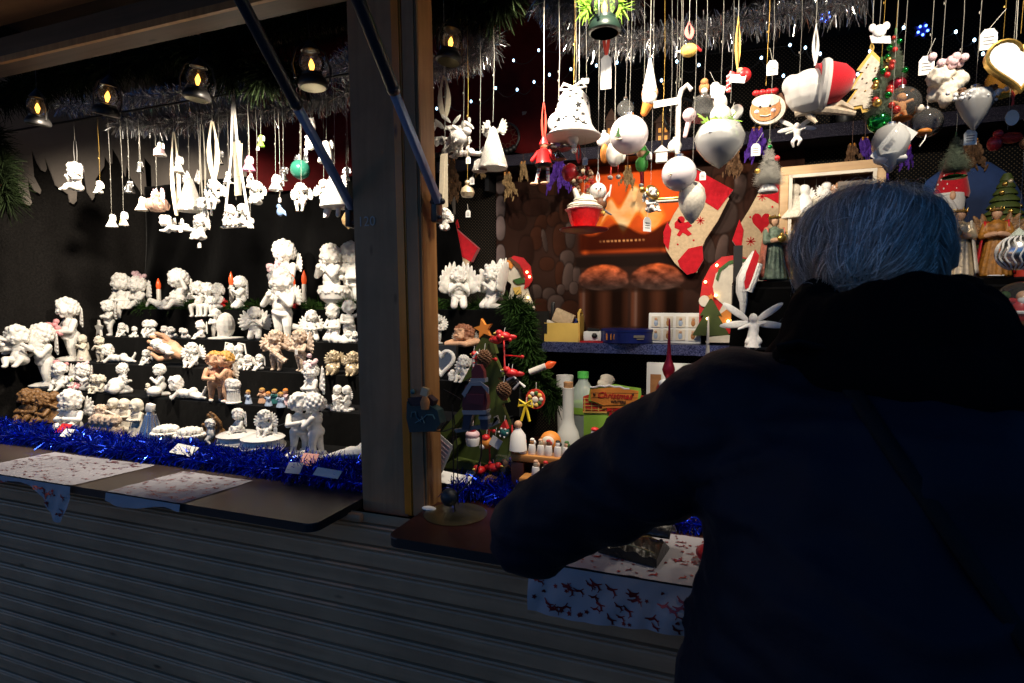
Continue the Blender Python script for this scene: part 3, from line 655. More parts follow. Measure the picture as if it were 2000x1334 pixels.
# ================================================================== figurines
def head(mb, c, s, rot=(0, 0, 0), hair='curl', seed=0, mi=0):
    r = random.Random(seed); X = M4.Translation(V(c)) @ Euler(rot).to_matrix().to_4x4(); h = MB()
    h.ell((0, 0, 0), (s, s * 1.02, s * 1.06))
    for q in (-1, 1):
        h.ell((.42 * q * s, -.74 * s, -.28 * s), .36 * s); h.ell((.36 * q * s, -.90 * s, .10 * s), (.2 * s, .13 * s, .12 * s)); h.ell((1.0 * q * s, .05 * s, -.12 * s), (.13 * s, .2 * s, .26 * s))
    h.ell((0, -.70 * s, -.74 * s), .27 * s); h.ell((0, -1.04 * s, -.14 * s), (.15 * s, .18 * s, .17 * s)); h.ell((0, -.95 * s, -.47 * s), (.2 * s, .12 * s, .08 * s)); h.ell((0, -.55 * s, .4 * s), .55 * s)
    if hair == 'curl':
        N = 74
        for i in range(N):
            z = 1 - 2 * (i + .5) / N; a = i * 2.39996; q = math.sqrt(1 - z * z); d = V((q * math.cos(a), q * math.sin(a), z))
            if z < -.62 or (d.y < -.30 and z < .52): continue
            k = r.uniform(.20, .33); h.ell(V((d.x * 1.05, d.y * 1.08, d.z * 1.1)) * s * r.uniform(.97, 1.07), k * s, seg=8, ring=6)
    elif hair == 'bob':
        h.ell((0, .16 * s, .12 * s), (1.18 * s, 1.05 * s, 1.12 * s)); h.ell((0, .3 * s, -.5 * s), (1.1 * s, .8 * s, .7 * s))
    elif hair == 'hood':
        h.ell((0, .2 * s, .1 * s), (1.25 * s, 1.1 * s, 1.25 * s)); h.ell((0, .3 * s, -.7 * s), (1.1 * s, .9 * s, .8 * s))
    mb.join(h, X)
def limb(mb, pts, rs):
    for i in range(len(pts) - 1): mb.cap(pts[i], pts[i + 1], rs[i], rs[i + 1], seg=8)
def mir(p): return (-p[0], p[1], p[2])
ARMS = {'chin': [(.15, 0, .63), (.20, -.13, .50), (.07, -.19, .64)], 'front': [(.15, 0, .63), (.21, -.07, .48), (.05, -.20, .47)], 'hug': [(.15, 0, .63), (.22, -.1, .52), (-.02, -.19, .55)],
        'down': [(.15, 0, .63), (.22, .02, .46), (.21, -.06, .32)], 'pray': [(.15, 0, .63), (.19, -.12, .50), (.02, -.22, .62)], 'up': [(.15, 0, .63), (.27, -.06, .70), (.22, -.12, .90)], 'flute': [(.15, 0, .63), (.26, -.1, .58), (.16, -.2, .68)]}
def cherub(pose='stand', arm='chin', seed=0, tilt=0, hair='curl', dress=False, hs=1):
    m = MB()
    if pose in ('stand', 'kneel'):
        dz = 0 if pose == 'stand' else -.12
        def U(p): return (p[0], p[1], p[2] + dz)
        m.ell(U((0, .02, .40)), (.125, .115, .10)); m.ell(U((0, -.025, .475)), (.12, .115, .10)); m.ell(U((0, 0, .58)), (.13, .10, .10)); m.cap(U((0, 0, .62)), U((0, -.01, .72)), .06, .05)
        if pose == 'stand':
            limb(m, [(.07, 0, .38), (.09, -.03, .215), (.075, .0, .05)], [.085, .062, .042]); limb(m, [(-.07, 0, .38), (-.075, .02, .21), (-.085, .05, .05)], [.085, .062, .042])
            m.ell((.08, -.04, .035), (.045, .08, .035)); m.ell((-.09, .01, .035), (.045, .08, .035))
        else:
            for q in (1, -1): limb(m, [(.075 * q, .03, .27), (.10 * q, -.17, .08), (.09 * q, .17, .05)], [.09, .075, .045])
        pts = [U(p) for p in ARMS[arm]]; a2 = 'front' if arm == 'up' else arm
        limb(m, pts, [.052, .044, .034]); m.ell(pts[2], .042); p2 = [mir(U(p)) for p in ARMS[a2]]; limb(m, p2, [.052, .044, .034]); m.ell(p2[2], .042)
        if dress: m.lathe([(.24, .02), (.22, .12), (.16, .34), (.13, .5), (.14, .62)], 20); [m.cap((.2 * math.cos(k), .2 * math.sin(k), .05), (.12 * math.cos(k), .12 * math.sin(k), .48), .03, .015) for k in np.arange(0, 6.2, .6)]
        else: m.ell(U((0, -.06, .385)), (.13, .07, .05), rot=(.2, .3, 0))
        head(m, U((0, -.03, .835)), .135 * hs, (0.12, tilt, seed % 3 * .2 - .2), hair, seed)
    elif pose in ('sit', 'edge'):
        m.ell((0, .05, .13), (.19, .17, .13)); m.ell((0, .0, .26), (.165, .15, .14)); m.ell((0, .02, .40), (.165, .13, .13)); m.cap((0, .02, .46), (0, -.01, .58), .08, .07)
        fz = .04 if pose == 'sit' else -.24
        for q in (1, -1):
            limb(m, [(.11 * q, -.03, .13), (.15 * q, -.27, .17 if pose == 'sit' else .10), (.10 * q, -.36 if pose == 'sit' else -.27, fz)], [.11, .085, .055]); m.ell((.10 * q, -.41 if pose == 'sit' else -.32, fz - .01), (.055, .09, .045))
        A = {'chin': [(.19, 0, .43), (.24, -.2, .25), (.09, -.22, .48)], 'front': [(.19, 0, .43), (.26, -.1, .26), (.06, -.28, .25)], 'hug': [(.19, 0, .43), (.27, -.14, .3), (0, -.25, .34)], 'down': [(.19, 0, .43), (.27, .03, .22), (.30, -.08, .06)], 'pray': [(.19, 0, .43), (.24, -.17, .27), (.02, -.28, .42)], 'up': [(.19, 0, .43), (.34, -.06, .5), (.28, -.12, .72)], 'flute': [(.19, 0, .43), (.33, -.14, .4), (.2, -.25, .53)]}
        pts = A[arm]; limb(m, pts, [.072, .06, .046]); m.ell(pts[2], .055); p2 = [mir(p) for p in A['front' if arm == 'up' else arm]]; limb(m, p2, [.072, .06, .046]); m.ell(p2[2], .055)
        head(m, (0, -.04, .74), .20 * hs, (.1, tilt, seed % 3 * .25 - .25), hair, seed)
    elif pose == 'lie':
        m.ell((-.15, 0, .26), (.3, .22, .2)); m.ell((.2, 0, .24), (.3, .2, .19)); m.ell((.52, 0, .30), (.24, .23, .23)); m.cap((-.35, -.02, .34), (-.5, -.04, .5), .12, .1)
        limb(m, [(.58, .09, .22), (1.0, .12, .14), (1.25, .1, .42)], [.15, .11, .07]); limb(m, [(.58, -.09, .22), (1.02, -.1, .13), (1.4, -.12, .12)], [.15, .11, .07]); m.ell((1.28, .1, .48), (.07, .06, .1)); m.ell((1.48, -.12, .1), (.1, .07, .06))
        limb(m, [(-.35, -.17, .32), (-.55, -.34, .08), (-.85, -.2, .12)], [.1, .085, .06]); limb(m, [(-.35, .15, .32), (-.6, .2, .08), (-.9, -.05, .14)], [.1, .085, .06])
        head(m, (-.62, -.06, .66), .28 * hs, (.1, .25, -.7), hair, seed)
    return m
def norm(me, zmin=None):
    zs = [v.co.z for v in me.vertices]; k = 1 / max(zs)
    for v in me.vertices: v.co *= k
    return me
def wingmb(n=7):
    m = MB()
    for i in range(n):
        t = i / (n - 1); a = R(78 - 105 * t); L = (.46 - .16 * t) * (1 if i else .9)
        d = V((math.cos(a), .12 + .1 * t, math.sin(a))); c = d * L * .55
        m.ell(c, (L * .5, .028, .055), rot=M4.Rotation(-a, 4, 'Y'))
    for i in range(4):
        t = i / 3; a = R(70 - 80 * t); d = V((math.cos(a), .1, math.sin(a))); m.ell(d * .15, (.13, .036, .06), rot=M4.Rotation(-a, 4, 'Y'))
    m.ell((0.02, .01, .0), (.08, .04, .1)); return m
TP = {}
VX = .017
def tp(name, mb, vox=VX, sm=2, paint=None, mats=('plaster',)):
    TP[name] = norm(fuse(mb, mats, vox, sm, paint, name)); return TP[name]
WING = fuse(wingmb(), ['plaster'], .014, 1, None, 'wing')
for nm, a in {'st_chin': ('stand', 'chin', 1, .15), 'st_front': ('stand', 'front', 2, -.1), 'st_hug': ('stand', 'hug', 3, .25), 'st_up': ('stand', 'up', 4, -.2), 'st_pray': ('stand', 'pray', 5, .1), 'st_flute': ('stand', 'flute', 6, .2),
              'kn_pray': ('kneel', 'pray', 7, .1), 'kn_front': ('kneel', 'front', 8, -.2), 'sit_chin': ('sit', 'chin', 9, .2), 'sit_front': ('sit', 'front', 10, -.15), 'sit_hug': ('sit', 'hug', 11, .2), 'sit_up': ('sit', 'up', 12, -.2), 'sit_flute': ('sit', 'flute', 13, .1), 'sit_down': ('sit', 'down', 14, .1),
              'ed_front': ('edge', 'front', 15, .2), 'ed_chin': ('edge', 'chin', 16, -.2), 'ed_flute': ('edge', 'flute', 17, .1)}.items():
    tp(nm, cherub(*a), .015 if nm.startswith('st') else .017, 1)
tp('lie', cherub('lie', seed=18), .026, 1)
tp('dress_pray', cherub('stand', 'pray', 19, .1, 'bob', True), .016, 1); tp('dress_front', cherub('stand', 'front', 20, -.1, 'hood', True), .016, 1)
BIG = {}
for nm, a in {'st_chin': ('stand', 'chin', 1, .15), 'st_front': ('stand', 'front', 2, -.1), 'st_hug': ('stand', 'hug', 21, .25)}.items(): tp('big_' + nm, cherub(*a), .0105, 1)
# pairs and groups share one cast body
def pair(a, b, dx, rz=.5, tz=0):
    m = MB(); m.join(a, TR(-dx, 0, 0) @ M4.Rotation(rz, 4, 'Z')); m.join(b, TR(dx, .02, tz) @ M4.Rotation(-rz, 4, 'Z')); return m
tp('pair_sit', pair(cherub('sit', 'hug', 22, .2), cherub('sit', 'front', 23, -.2), .25), .02, 1)
tp('pair_small', pair(cherub('sit', 'chin', 24, .1), cherub('sit', 'chin', 25, -.1), .24, .9), .024, 1)
m = pair(cherub('stand', 'hug', 26, .25), cherub('stand', 'hug', 27, -.25), .17, 1.2); m.lathe([(.36, -.06), (.38, -.03), (.37, .02), (.30, .035)], 28, ry=.75)
for i in range(26): m.ell((rnd.uniform(-.3, .3), rnd.uniform(-.16, .1), .05 + rnd.uniform(0, .05)), .035, seg=7, ring=5)
tp('kiss', m, .0115, 1)
m = pair(cherub('stand', 'up', 28, .2), cherub('stand', 'hug', 29, -.2), .14, .9)
tp('pair_stand', m, .0125, 1, None)
m = pair(cherub('kneel', 'pray', 30, .15, 'bob'), cherub('kneel', 'front', 31, -.2, 'bob'), .2, 1.1); m.box((0, 0, .03), (.75, .35, .08)); tp('pair_kneel', m, .017, 1)
m = MB(); m.join(cherub('sit', 'front', 32, .2)); [m.ell((rnd.uniform(-.5, .5), rnd.uniform(-.2, .15), rnd.uniform(.03, .12)), rnd.uniform(.08, .14), seg=8, ring=6) for i in range(22)]; tp('cloud_sit', m, .02, 1)
m = MB(); [m.ell((rnd.uniform(-.6, .6), rnd.uniform(-.2, .2), rnd.uniform(.1, .5)), rnd.uniform(.14, .24), seg=8, ring=6) for i in range(16)]
head(m, (-.35, -.2, .72), .24, (0, .1, -.3), 'curl', 33); head(m, (.3, -.2, .66), .24, (0, -.1, .3), 'curl', 34); tp('cloud_heads', m, .026, 1)
m = cherub('kneel', 'front', 35, .2); m.ell((0, .15, .26), (.26, .22, .22)); [m.ell((.20 * q, .25, .16), (.14, .16, .14)) for q in (1, -1)]; tp('crouch', m, .013, 1)
m = MB(); m.ell((0, 0, .40), (.27, .27, .40)); m.join(cherub('stand', 'hug', 36, .3), TR(-.40, 0, 0) @ M4.Rotation(1.0, 4, 'Z') @ M4.Scale(.9, 4)); m.lathe([(.5, 0), (.5, .04), (.3, .06)], 24); tp('egg', m, .017, 1)
m = cherub('kneel', 'front', 37, .35); m.join(cherub('stand', 'up', 38, -.3), TR(.42, .05, 0) @ M4.Rotation(.9, 4, 'Z')); [m.ell((rnd.uniform(-.1, .65), rnd.uniform(-.15, .15), rnd.uniform(.02, .1)), .1, seg=8, ring=6) for i in range(14)]; tp('leaf_couple', m, .018, 1)
# reclining nude, back turned
m = MB(); m.ell((.55, 0, .42), (.4, .3, .36)); m.ell((.0, .0, .3), (.45, .24, .24)); limb(m, [(.4, -.15, .4), (-.3, -.25, .3), (-.95, -.2, .12)], [.25, .17, .1]); limb(m, [(.4, .1, .3), (-.25, .1, .2), (-.85, .05, .1)], [.24, .16, .1]); m.ell((-1.05, -.2, .1), (.16, .09, .1)); m.ell((-.95, .05, .08), (.15, .09, .08))
limb(m, [(.7, -.2, .3), (.9, -.3, .12), (.7, -.4, .06)], [.14, .12, .1]); m.ell((1.1, .05, .75), (.3, .24, .3)); head(m, (1.5, 0, .8), .26, (0, .3, 1.2), 'curl', 39); tp('recline', m, .028, 2)
m = MB(); m.ell((0, 0, .25), (.5, .3, .24)); m.ell((.35, 0, .3), (.28, .24, .26)); limb(m, [(-.2, -.1, .3), (-.75, -.1, .5), (-1.0, -.1, .18)], [.2, .14, .08]); m.ell((.75, 0, .6), (.14, .1, .35)); head(m, (.95, -.05, .72), .24, (0, 0, -.4), 'curl', 41); tp('mermaid', m, .026, 2)
# hand cradling a baby
def handmb():
    m = MB(); m.ell((0, .06, .32), (.22, .10, .26)); m.cap((0, .08, .05), (0, .07, .3), .15, .18)
    for i, (x, l) in enumerate(((-.17, .30), (-.06, .38), (.055, .36), (.16, .27))):
        a = V((x, .05, .50)); b2 = a + V((x * .25, -.03, l * .5)); c2 = b2 + V((0, -.10, l * .42)); limb(m, [a, b2, c2], [.062, .056, .045])
    limb(m, [(-.18, .0, .26), (-.30, -.12, .40), (-.24, -.20, .54)], [.075, .062, .05]); return m
m = handmb(); bb = MB(); bb.ell((0, -.12, .40), (.14, .12, .20)); head(bb, (0.0, -.14, .66), .12, (.2, .2, 0), 'curl', 42); limb(bb, [(.03, -.16, .3), (.0, -.25, .2), (.05, -.2, .1)], [.08, .06, .04])
hand_me = norm(fuse(m, ['flesh'], .016, 2, None, 'cupped_hand')); baby_me = fuse(bb, ['plaster'], .014, 1, None, 'baby')

def remat(o, *mats):
    for i, m in enumerate(mats):
        o.material_slots[i].link = 'OBJECT'; o.material_slots[i].material = MT[m]
def wings(o, y=.10, z=.60, x=.07, s=1.0, ang=0, m=None):
    for q in (1, -1):
        w_ = ob('wing', WING, o, (x * q, y, z), (0, -ang * q, -.35 * q), (s * q, s, s))
        if m: remat(w_, m)
def tagpart(o, off, s, H, string=True):
    b = MB(); x, y, z = off; k = s / H
    b.prism([(x - k * .36, z - k), (x + k * .36, z - k), (x + k * .36, z - k * .25), (x + k * .18, z), (x - k * .18, z), (x - k * .36, z - k * .25)], y - .0006 / H, y + .0006 / H, 0)
    if string: b.tube([(x, y, z), (x * .5, y * .7, z + k * .9)], .0006 / H, 1, 4)
    for i in range(3): b.box((x, y - .0008 / H, z - k * (.4 + .17 * i)), (k * .45, .0002 / H, k * .05), 2)
    ob('price_tag', b.mesh('price_tag', ['tag', 'string', 'ink'], False), o)
def put(t, px, ytop, ti, label, rot=0, yo=.06, m=None, w=None, sx=1, cat='figurine', group='cherub figurines on the stepped display', name='cherub_figurine', tag=None):
    Y, z = TIERS[ti - 1]; Y += yo; q = P(px, ytop, Y); H = q.z - z
    o = ob(name, TP[t], None, (q.x, Y, z), (0, 0, R(rot)), (H * sx, H, H), label, cat, group)
    if m: remat(o, *m)
    if w: wings(o, *w, m=(m[0] if m else None))
    if tag: tagpart(o, tag, .022, H)
    return o, H
def acc(o, name, mb, mats, smooth=True): return ob(name, mb.mesh(name, mats, smooth), o)
def roses(o, c, r, n=16, m='pink', nm='flower_bunch'):
    b = MB(); rr = random.Random(n)
    for i in range(n):
        d = V((rr.gauss(0, 1), rr.gauss(0, .6), rr.gauss(0, .7))) * r * .5; b.ell(V(c) + d, r * .32, 0, 8, 6); b.tube([V(c) + d + V((r * .2 * math.cos(k), -r * .2, r * .2 * math.sin(k))) for k in np.arange(0, 6.2, .8)], r * .07, 0, 4, True)
    acc(o, nm, b, [m])
W1 = (.10, .58, .09, .85); WS = (.16, .42, .12, 1.05)
# ---- topmost step
o, H = put('ed_front', 236, 532, 1, 'white cherub on the topmost step dangling its legs, leftmost on that step', 15, .02, w=(.16, .42, .1, .8))
o, H = put('sit_hug', 270, 537, 1, 'white seated girl cherub with pink hair ribbon beside the leg dangling cherub', -5, .05, w=WS); roses(o, (.05, -.02, .97), .20, 9, 'palepink', 'hair_ribbon')
put('mermaid', 316, 568, 1, 'white reclining nude figure in front of the left candle on the topmost step', 5, .03)
o, H = put('sit_up', 350, 523, 1, 'white cherub raising a palm on the topmost step beside the reclining nude', -10, .05, w=(.16, .42, .12, .8))
for i, (px, yt, rz, lb) in enumerate(((388, 548, 15, 'white cherub playing pipes, leftmost of three sitting along the top step edge'), (407, 551, 0, 'white cherub between two others sitting along the top step edge'), (427, 552, -15, 'white cherub holding a horn, rightmost of three sitting along the top step edge'))):
    o, H = put(('ed_flute', 'ed_chin', 'ed_front')[i], px, yt, 1, lb, rz, .02)
    if i == 2: b = MB(); b.tube([(.1, -.3, .3), (.3, -.32, .25), (.42, -.3, .38), (.40, -.3, .55)], [.02, .04, .06, .10], 0, 8); acc(o, 'horn', b, ['plaster'])
o, H = put('kn_pray', 470, 538, 1, 'white winged cherub playing a flute beside the red tipped candle', -25, .05, w=(.12, .45, .08, 1.0)); b = MB(); b.tube([(-.3, -.24, .62), (.1, -.24, .62)], .03, 0, 8); acc(o, 'flute', b, ['plaster'])
o, H = put('big_st_front', 557, 466, 1, 'tallest white cherub statue with pale pink roses at the back of the topmost step', -8, .14, w=(.10, .60, .10, .5)); roses(o, (0.03, -.2, .52), .13, 18, 'palepink')
m = MB(); m.join(cherub('stand', 'chin', 77, .25), TR(-.03, 0, .02) @ M4.Rotation(-.5, 4, 'Z')); m.lathe([(.13, -.0), (.15, .02), (.07, .05), (.10, .08), (.20, .16), (.235, .28), (.23, .36), (.19, .37)], 28); [m.ell((.23 * math.cos(k), .23 * math.sin(k), .27 + .02 * math.sin(k * 9)), .025, 0, 6, 5) for k in np.arange(0, 6.28, .22)]; tp('basket_cherub', m, .0105, 1)
o, H = put('basket_cherub', 650, 474, 1, 'large white winged cherub rising from a basket bowl near the middle post', 12, .05, w=(.10, .60, .10, .55))
for v_ in (): pass
o, H = put('st_front', 688, 470, 1, 'white cherub statue half hidden by the middle post on the topmost step', 0, .1, w=W1)
# ---- second step
o, H = put('st_hug', 212, 585, 2, 'white cherub standing with a large star on the second step, leftmost there', -15, .05, w=W1); b = MB(); b.prism(star(.24, .5), -.03, .03, 0, TR(-.38, -.12, .2)); acc(o, 'star', b, ['plaster'])
put('sit_chin', 238, 630, 2, 'small white angel beside the star cherub on the second step', 10, .03, w=WS)
put('cloud_sit', 263, 637, 2, 'small white cherub on a lumpy cloud, third along the second step', 0, .03)
put('pair_small', 292, 624, 2, 'small white couple hugging on the second step above the lying cherub', -5, .03)
put('cloud_heads', 331, 636, 2, 'low white cluster of two cherub heads under the raised palm cherub', 10, .03)
put('cloud_heads', 362, 640, 2, 'low white pair of cherub heads nearest the small pink capped angel', -20, .04)
o, H = put('sit_front', 392, 626, 2, 'small white angel with pale pink cap beside the egg couple', -20, .03, w=(.2, .45, .15, 1.2)); roses(o, (0, -.02, .92), .2, 7, 'palepink', 'cap')
put('egg', 440, 602, 2, 'white cherub leaning against a large egg on the second step', 0, .08, name='egg_figurine')
o, H = put('kn_pray', 497, 598, 2, 'white kneeling angel praying beside the large egg', 35, .05, w=(.14, .45, .1, 1.1))
o, H = put('big_st_chin', 549, 521, 2, 'big white cherub statue running with one hand raised at centre of the steps', 10, .04, w=(.10, .56, .10, .5)); b = MB(); b.cap((.06, .06, .2), (.3, .15, .14), .05, .035); acc(o, 'raised_foot', b, ['plaster'])
o, H = put('kn_front', 608, 604, 2, 'white cherub stooping forward on the second step with a price tag', 50, .04, w=(.12, .45, .08, .9), tag=(.15, -.3, -.1))
put('leaf_couple', 650, 585, 2, 'white cherub couple embracing on a cloud base next to the middle post', 0, .05)
put('cloud_heads', 690, 645, 2, 'white cherub cluster half hidden by the middle post on the second step', 0, .04)
# ---- third step
o, H = put('big_st_front', 134, 579, 3, 'tall white cherub statue holding pink roses at the left end of the third step', -12, .06, w=(.10, .6, .12, .55)); roses(o, (.0, -.21, .49), .13, 18, 'pink'); b = MB(); b.lathe([(.24, 0), (.24, .03), (.17, .05)], 24, ry=.8); acc(o, 'base', b, ['plaster'])
o, H = put('dress_pray', 161, 653, 3, 'small cream praying child figurine in front of the tall rose cherub', 0, .03, m=['cream'], w=(.1, .5, .07, .5))
o, H = put('st_pray', 194, 655, 3, 'small cream praying boy figurine, second from the tall rose cherub', 25, .03, m=['cream'])
put('lie', 227, 671, 3, 'white cherub lying on its front on the third step above the crouching one', 15, .04, sx=.75)
put('sit_chin', 286, 682, 3, 'small white cherub sitting beside the flesh coloured hand', 0, .03, w=WS)
o = ob('cupped_hand_figurine', hand_me, None, (P(340, 655, 1.88).x, 1.87, 1.335), (0, R(-62), R(10)), .17, 'flesh coloured open hand cradling a white sleeping baby', 'figurine', 'cherub figurines on the stepped display'); ob('baby', baby_me, o)
o.location.z += .045; o.location.x += .05
put('sit_chin', 375, 668, 3, 'white cherub resting its chin beside the flesh coloured hand', 20, .03, w=(.16, .45, .14, 1.1))
o, H = put('pair_kneel', 458, 672, 3, 'white musician couple under two curved harp bows behind the tan couple', 0, .05, sx=1.1)
b = MB(); [b.tube([(x0 + .05, 0, .1), (x0, -.02, .6), (x0 + .1 * s_, -.02, 1.05), (x0 + .38 * s_, 0, 1.0), (x0 + .45 * s_, 0, .6)], .03, 0, 7) for x0, s_ in ((-.5, 1), (.1, 1))]; acc(o, 'harp_bow', b, ['plaster'])
put('sit_hug', 484, 692, 3, 'small white cherub sitting, left of two between the tan couple and beige angels', 20, .03, w=WS)
put('sit_pray' if 'sit_pray' in TP else 'sit_chin', 508, 691, 3, 'small white cherub sitting, right of two between the tan couple and beige angels', -20, .03, w=WS)
o, H = put('st_flute', 538, 643, 3, 'beige washed angel playing a long lute on the third step', 20, .03, m=['beige'], w=(.1, .58, .1, .8), sx=1.1); b = MB(); b.tube([(-.15, -.22, .62), (.3, -.25, .25)], [.03, .07], 0, 8); acc(o, 'lute', b, ['beige'])
o, H = put('st_hug', 586, 642, 3, 'beige washed angel with spread wings and a price tag on the third step', -15, .03, m=['beige'], w=(.1, .58, .12, .9), sx=1.1, tag=(.12, -.2, .55))
put('cloud_sit', 605, 702, 3, 'white cherub sitting low in front of the winged beige angel', 10, .0)
for i, (px, yt, lb) in enumerate(((652, 683, 'pearly gold angel sitting on a ball near the middle post'), (690, 685, 'pearly gold angel on a ball partly hidden by the middle post'))):
    o, H = put('sit_hug', px, yt, 3, lb, 10, .02, m=['goldpearl'], w=(.15, .5, .14, 1.0)); b = MB(); b.ell((0, -.14, .22), .25, 0, 20, 14); acc(o, 'ball', b, ['goldpearl'])
# ---- fourth step
o, H = put('big_st_chin', 84, 629, 4, 'large white cherub statue with hands at its chin at the far left end', -10, .08, w=(.10, .58, .12, .6)); b = MB(); b.lathe([(.2, -.01), (.22, .02), (.14, .05)], 24); acc(o, 'base', b, ['plaster'])
o, H = put('sit_front', 118, 706, 4, 'white angel with pink flower crown sitting at the left of the fourth step', 20, .03, w=(.18, .5, .15, 1.0)); roses(o, (0, -.02, .9), .22, 9, 'pink', 'flower_crown')
o, H = put('sit_flute', 163, 708, 4, 'white angel with pink cap holding pink flowers on the fourth step', -20, .03, w=(.18, .5, .15, 1.0)); roses(o, (-.05, -.04, .92), .2, 8, 'palepink', 'cap'); roses(o, (0, -.3, .2), .2, 12, 'pink')
o, H = put('kn_front', 139, 734, 4, 'small white cherub with yellow green sprig between the pink capped angels', 0, .0); roses(o, (.15, -.1, .75), .14, 6, 'lime', 'sprig')
put('pair_sit', 191, 730, 4, 'small cream child pair sitting beside the pink flower angel', 0, .02, m=['cream'])
o, H = put('crouch', 237, 708, 4, 'large white curly cherub crouching with its back turned on the fourth step', 160, .04, w=(-.0, .45, .05, .75))
put('st_pray', 289, 748, 4, 'tiny cream figurine at the foot of the shell cherub', 0, .02, m=['cream'])
o, H = put('kn_pray', 313, 710, 4, 'white cherub kneeling behind a shell dish on the fourth step', -30, .05); b = MB(); b.ell((.18, -.2, .18), (.3, .2, .16), 0, 16, 10); acc(o, 'shell_dish', b, ['plaster'])
put('lie', 362, 733, 4, 'white cherub lying on a cloud with ribbon, left of the tan couple', 8, .02, sx=.7)
def tanpaint(c): return 1 if c.z > .80 and not (c.y < -.06 and c.z < .9) else 0
TP['tan_pair'] = TP['pair_stand'].copy(); me = TP['tan_pair']; me.materials.clear(); [me.materials.append(MT[q]) for q in ('flesh', 'goldhair', 'plaster')]
for p in me.polygons: p.material_index = 1 if (p.center.z > .80 and not (p.center.y < -.10 and p.center.z < .93)) else (2 if p.center.z < .055 else 0)
o, H = put('tan_pair', 430, 684, 4, 'tan painted couple of golden haired cherubs whispering, centre of the fourth step', 0, .02, group='painted figurines on the stepped display'); wings(o, .1, .55, .2, .6, 0, 'cream')
b = MB()
cup = [(.28, 0), (.30, .04), (.24, .09), (.22, .48), (.26, .54), (.25, .6)]
o = ob('column_figurine', (lambda m_: (m_.lathe(cup, 28), [m_.cap((.235 * math.cos(k), .235 * math.sin(k), .1), (.225 * math.cos(k), .225 * math.sin(k), .47), .022) for k in np.arange(0, 6.28, .39)], m_)[2])(MB()).mesh('column_figurine', ['plaster']), None, (P(459, 795, 1.69).x, 1.685, 1.223), (0, 0, 0), .098, 'white fluted column with two cherub heads on top beside the tan couple', 'figurine')
ch = MB(); head(ch, (-.12, -.05, .78), .17, (0, 0, -.4), 'curl', 51); head(ch, (.13, -.03, .76), .17, (0, 0, .4), 'curl', 52); ob('cherub_heads', fuse(ch, ['plaster'], .024, 1), o)
def kid(col, hairc):
    def pt(c): return 2 if c.z > .86 or (c.z > .68 and c.y > .02) else (1 if c.z > .66 else 0)
    me = TP['dress_pray'].copy(); me.materials.clear(); [me.materials.append(MT[q]) for q in (col, 'flesh', hairc)]
    for p in me.polygons: p.material_index = pt(p.center)
    return me
GK = 'small painted children on the fourth step'
for i, (px, yt, yo, col, hc, lb) in enumerate(((485, 761, .02, 'ltblue', 'goldhair', 'tiny painted girl in pale blue dress standing alone beside the fluted column'), (512, 757, .05, 'flesh', 'goldhair', 'tiny painted child in tan dress, leftmost of the huddled painted children'), (524, 764, .01, 'ltblue', 'orange', 'tiny red haired child in pale blue, front left of the huddled children'), (536, 759, .06, 'teal', 'goldhair', 'tiny child in dark teal at the back of the huddled children'), (548, 765, .0, 'ltblue', 'goldhair', 'tiny blond child in pale blue, front right of the huddled children'), (558, 758, .05, 'palepink', 'orange', 'tiny red haired child in pale pink, rightmost of the huddled children'))):
    TP['kid%d' % i] = kid(col, hc); put('kid%d' % i, px, yt, 4, lb, rnd.uniform(-25, 25), yo, sx=1.25, name='child_figurine', group=GK)
o, H = put('big_st_front', 609, 706, 4, 'white cherub statue with pale pink hair ribbon behind the kissing couple', -25, .0, w=(.12, .5, .12, 1.0)); roses(o, (.02, -.06, .95), .16, 8, 'palepink', 'hair_ribbon')
o, H = put('pair_kneel', 668, 752, 4, 'white angel pair sitting on a bench with a price tag near the middle post', 0, .03, w=(.1, .55, .2, .8), tag=(.0, -.25, .25))
put('lie', 640, 778, 4, 'small white cherub lying beside the angel pair on the bench', 0, .03, sx=.6)
# ---- lowest step
for i, (px, yt, yo, rz) in enumerate(((54, 757, .05, 20), (72, 758, .08, 0), (88, 764, .05, -15), (106, 764, .07, 10))):
    put('dress_pray' if i % 2 else 'sit_hug', px, yt, 5, ('bronze brown child figurine seated at the far left of the lowest step', 'bronze brown child figurine standing second from the left on the lowest step', 'bronze brown seated child figurine third from the left on the lowest step', 'bronze brown standing child figurine nearest the big seated cherub')[i], rz, yo, m=['browngold'], sx=1.05, name='child_figurine', group='bronze brown children on the lowest step')
o, H = put('sit_hug', 138, 758, 5, 'large white curly cherub sitting with crossed arms at left of the lowest step', 20, -.02, w=(.2, .42, .14, .9))
o, H = put('dress_front', 267, 778, 5, 'cream chubby monk figurine on the lowest step', -15, .0, m=['cream'], sx=1.3, cat='figurine', name='monk_figurine')
for i, (px, yt, yo) in enumerate(((198, 789, .03), (222, 777, .05), (243, 778, .05))): put(('sit_chin', 'dress_pray', 'dress_front')[i], px, yt, 5, ('small beige child crouching left in the group behind the row of heads', 'beige child standing at the middle of the group behind the row of heads', 'beige child standing next to the chubby monk figurine')[i], 0, yo, m=['cream' if i else 'beige'], sx=1.2, name='child_figurine', group='beige children on the lowest step')
m = MB(); m.box((0, 0, .2), (1.5, .35, .4))
for i in range(8): head(m, (-.62 + .18 * i, -.1, .58 + .1 * (i % 2)), .17, (0, 0, .2 * (i % 3 - 1)), 'curl', 60 + i); m.ell((-.62 + .18 * i, -.17, .3), (.1, .12, .2))
tp('row', m, .034, 1); put('row', 208, 808, 5, 'cream relief row of many little heads on the lowest step', 0, -.03, m=['beige'])
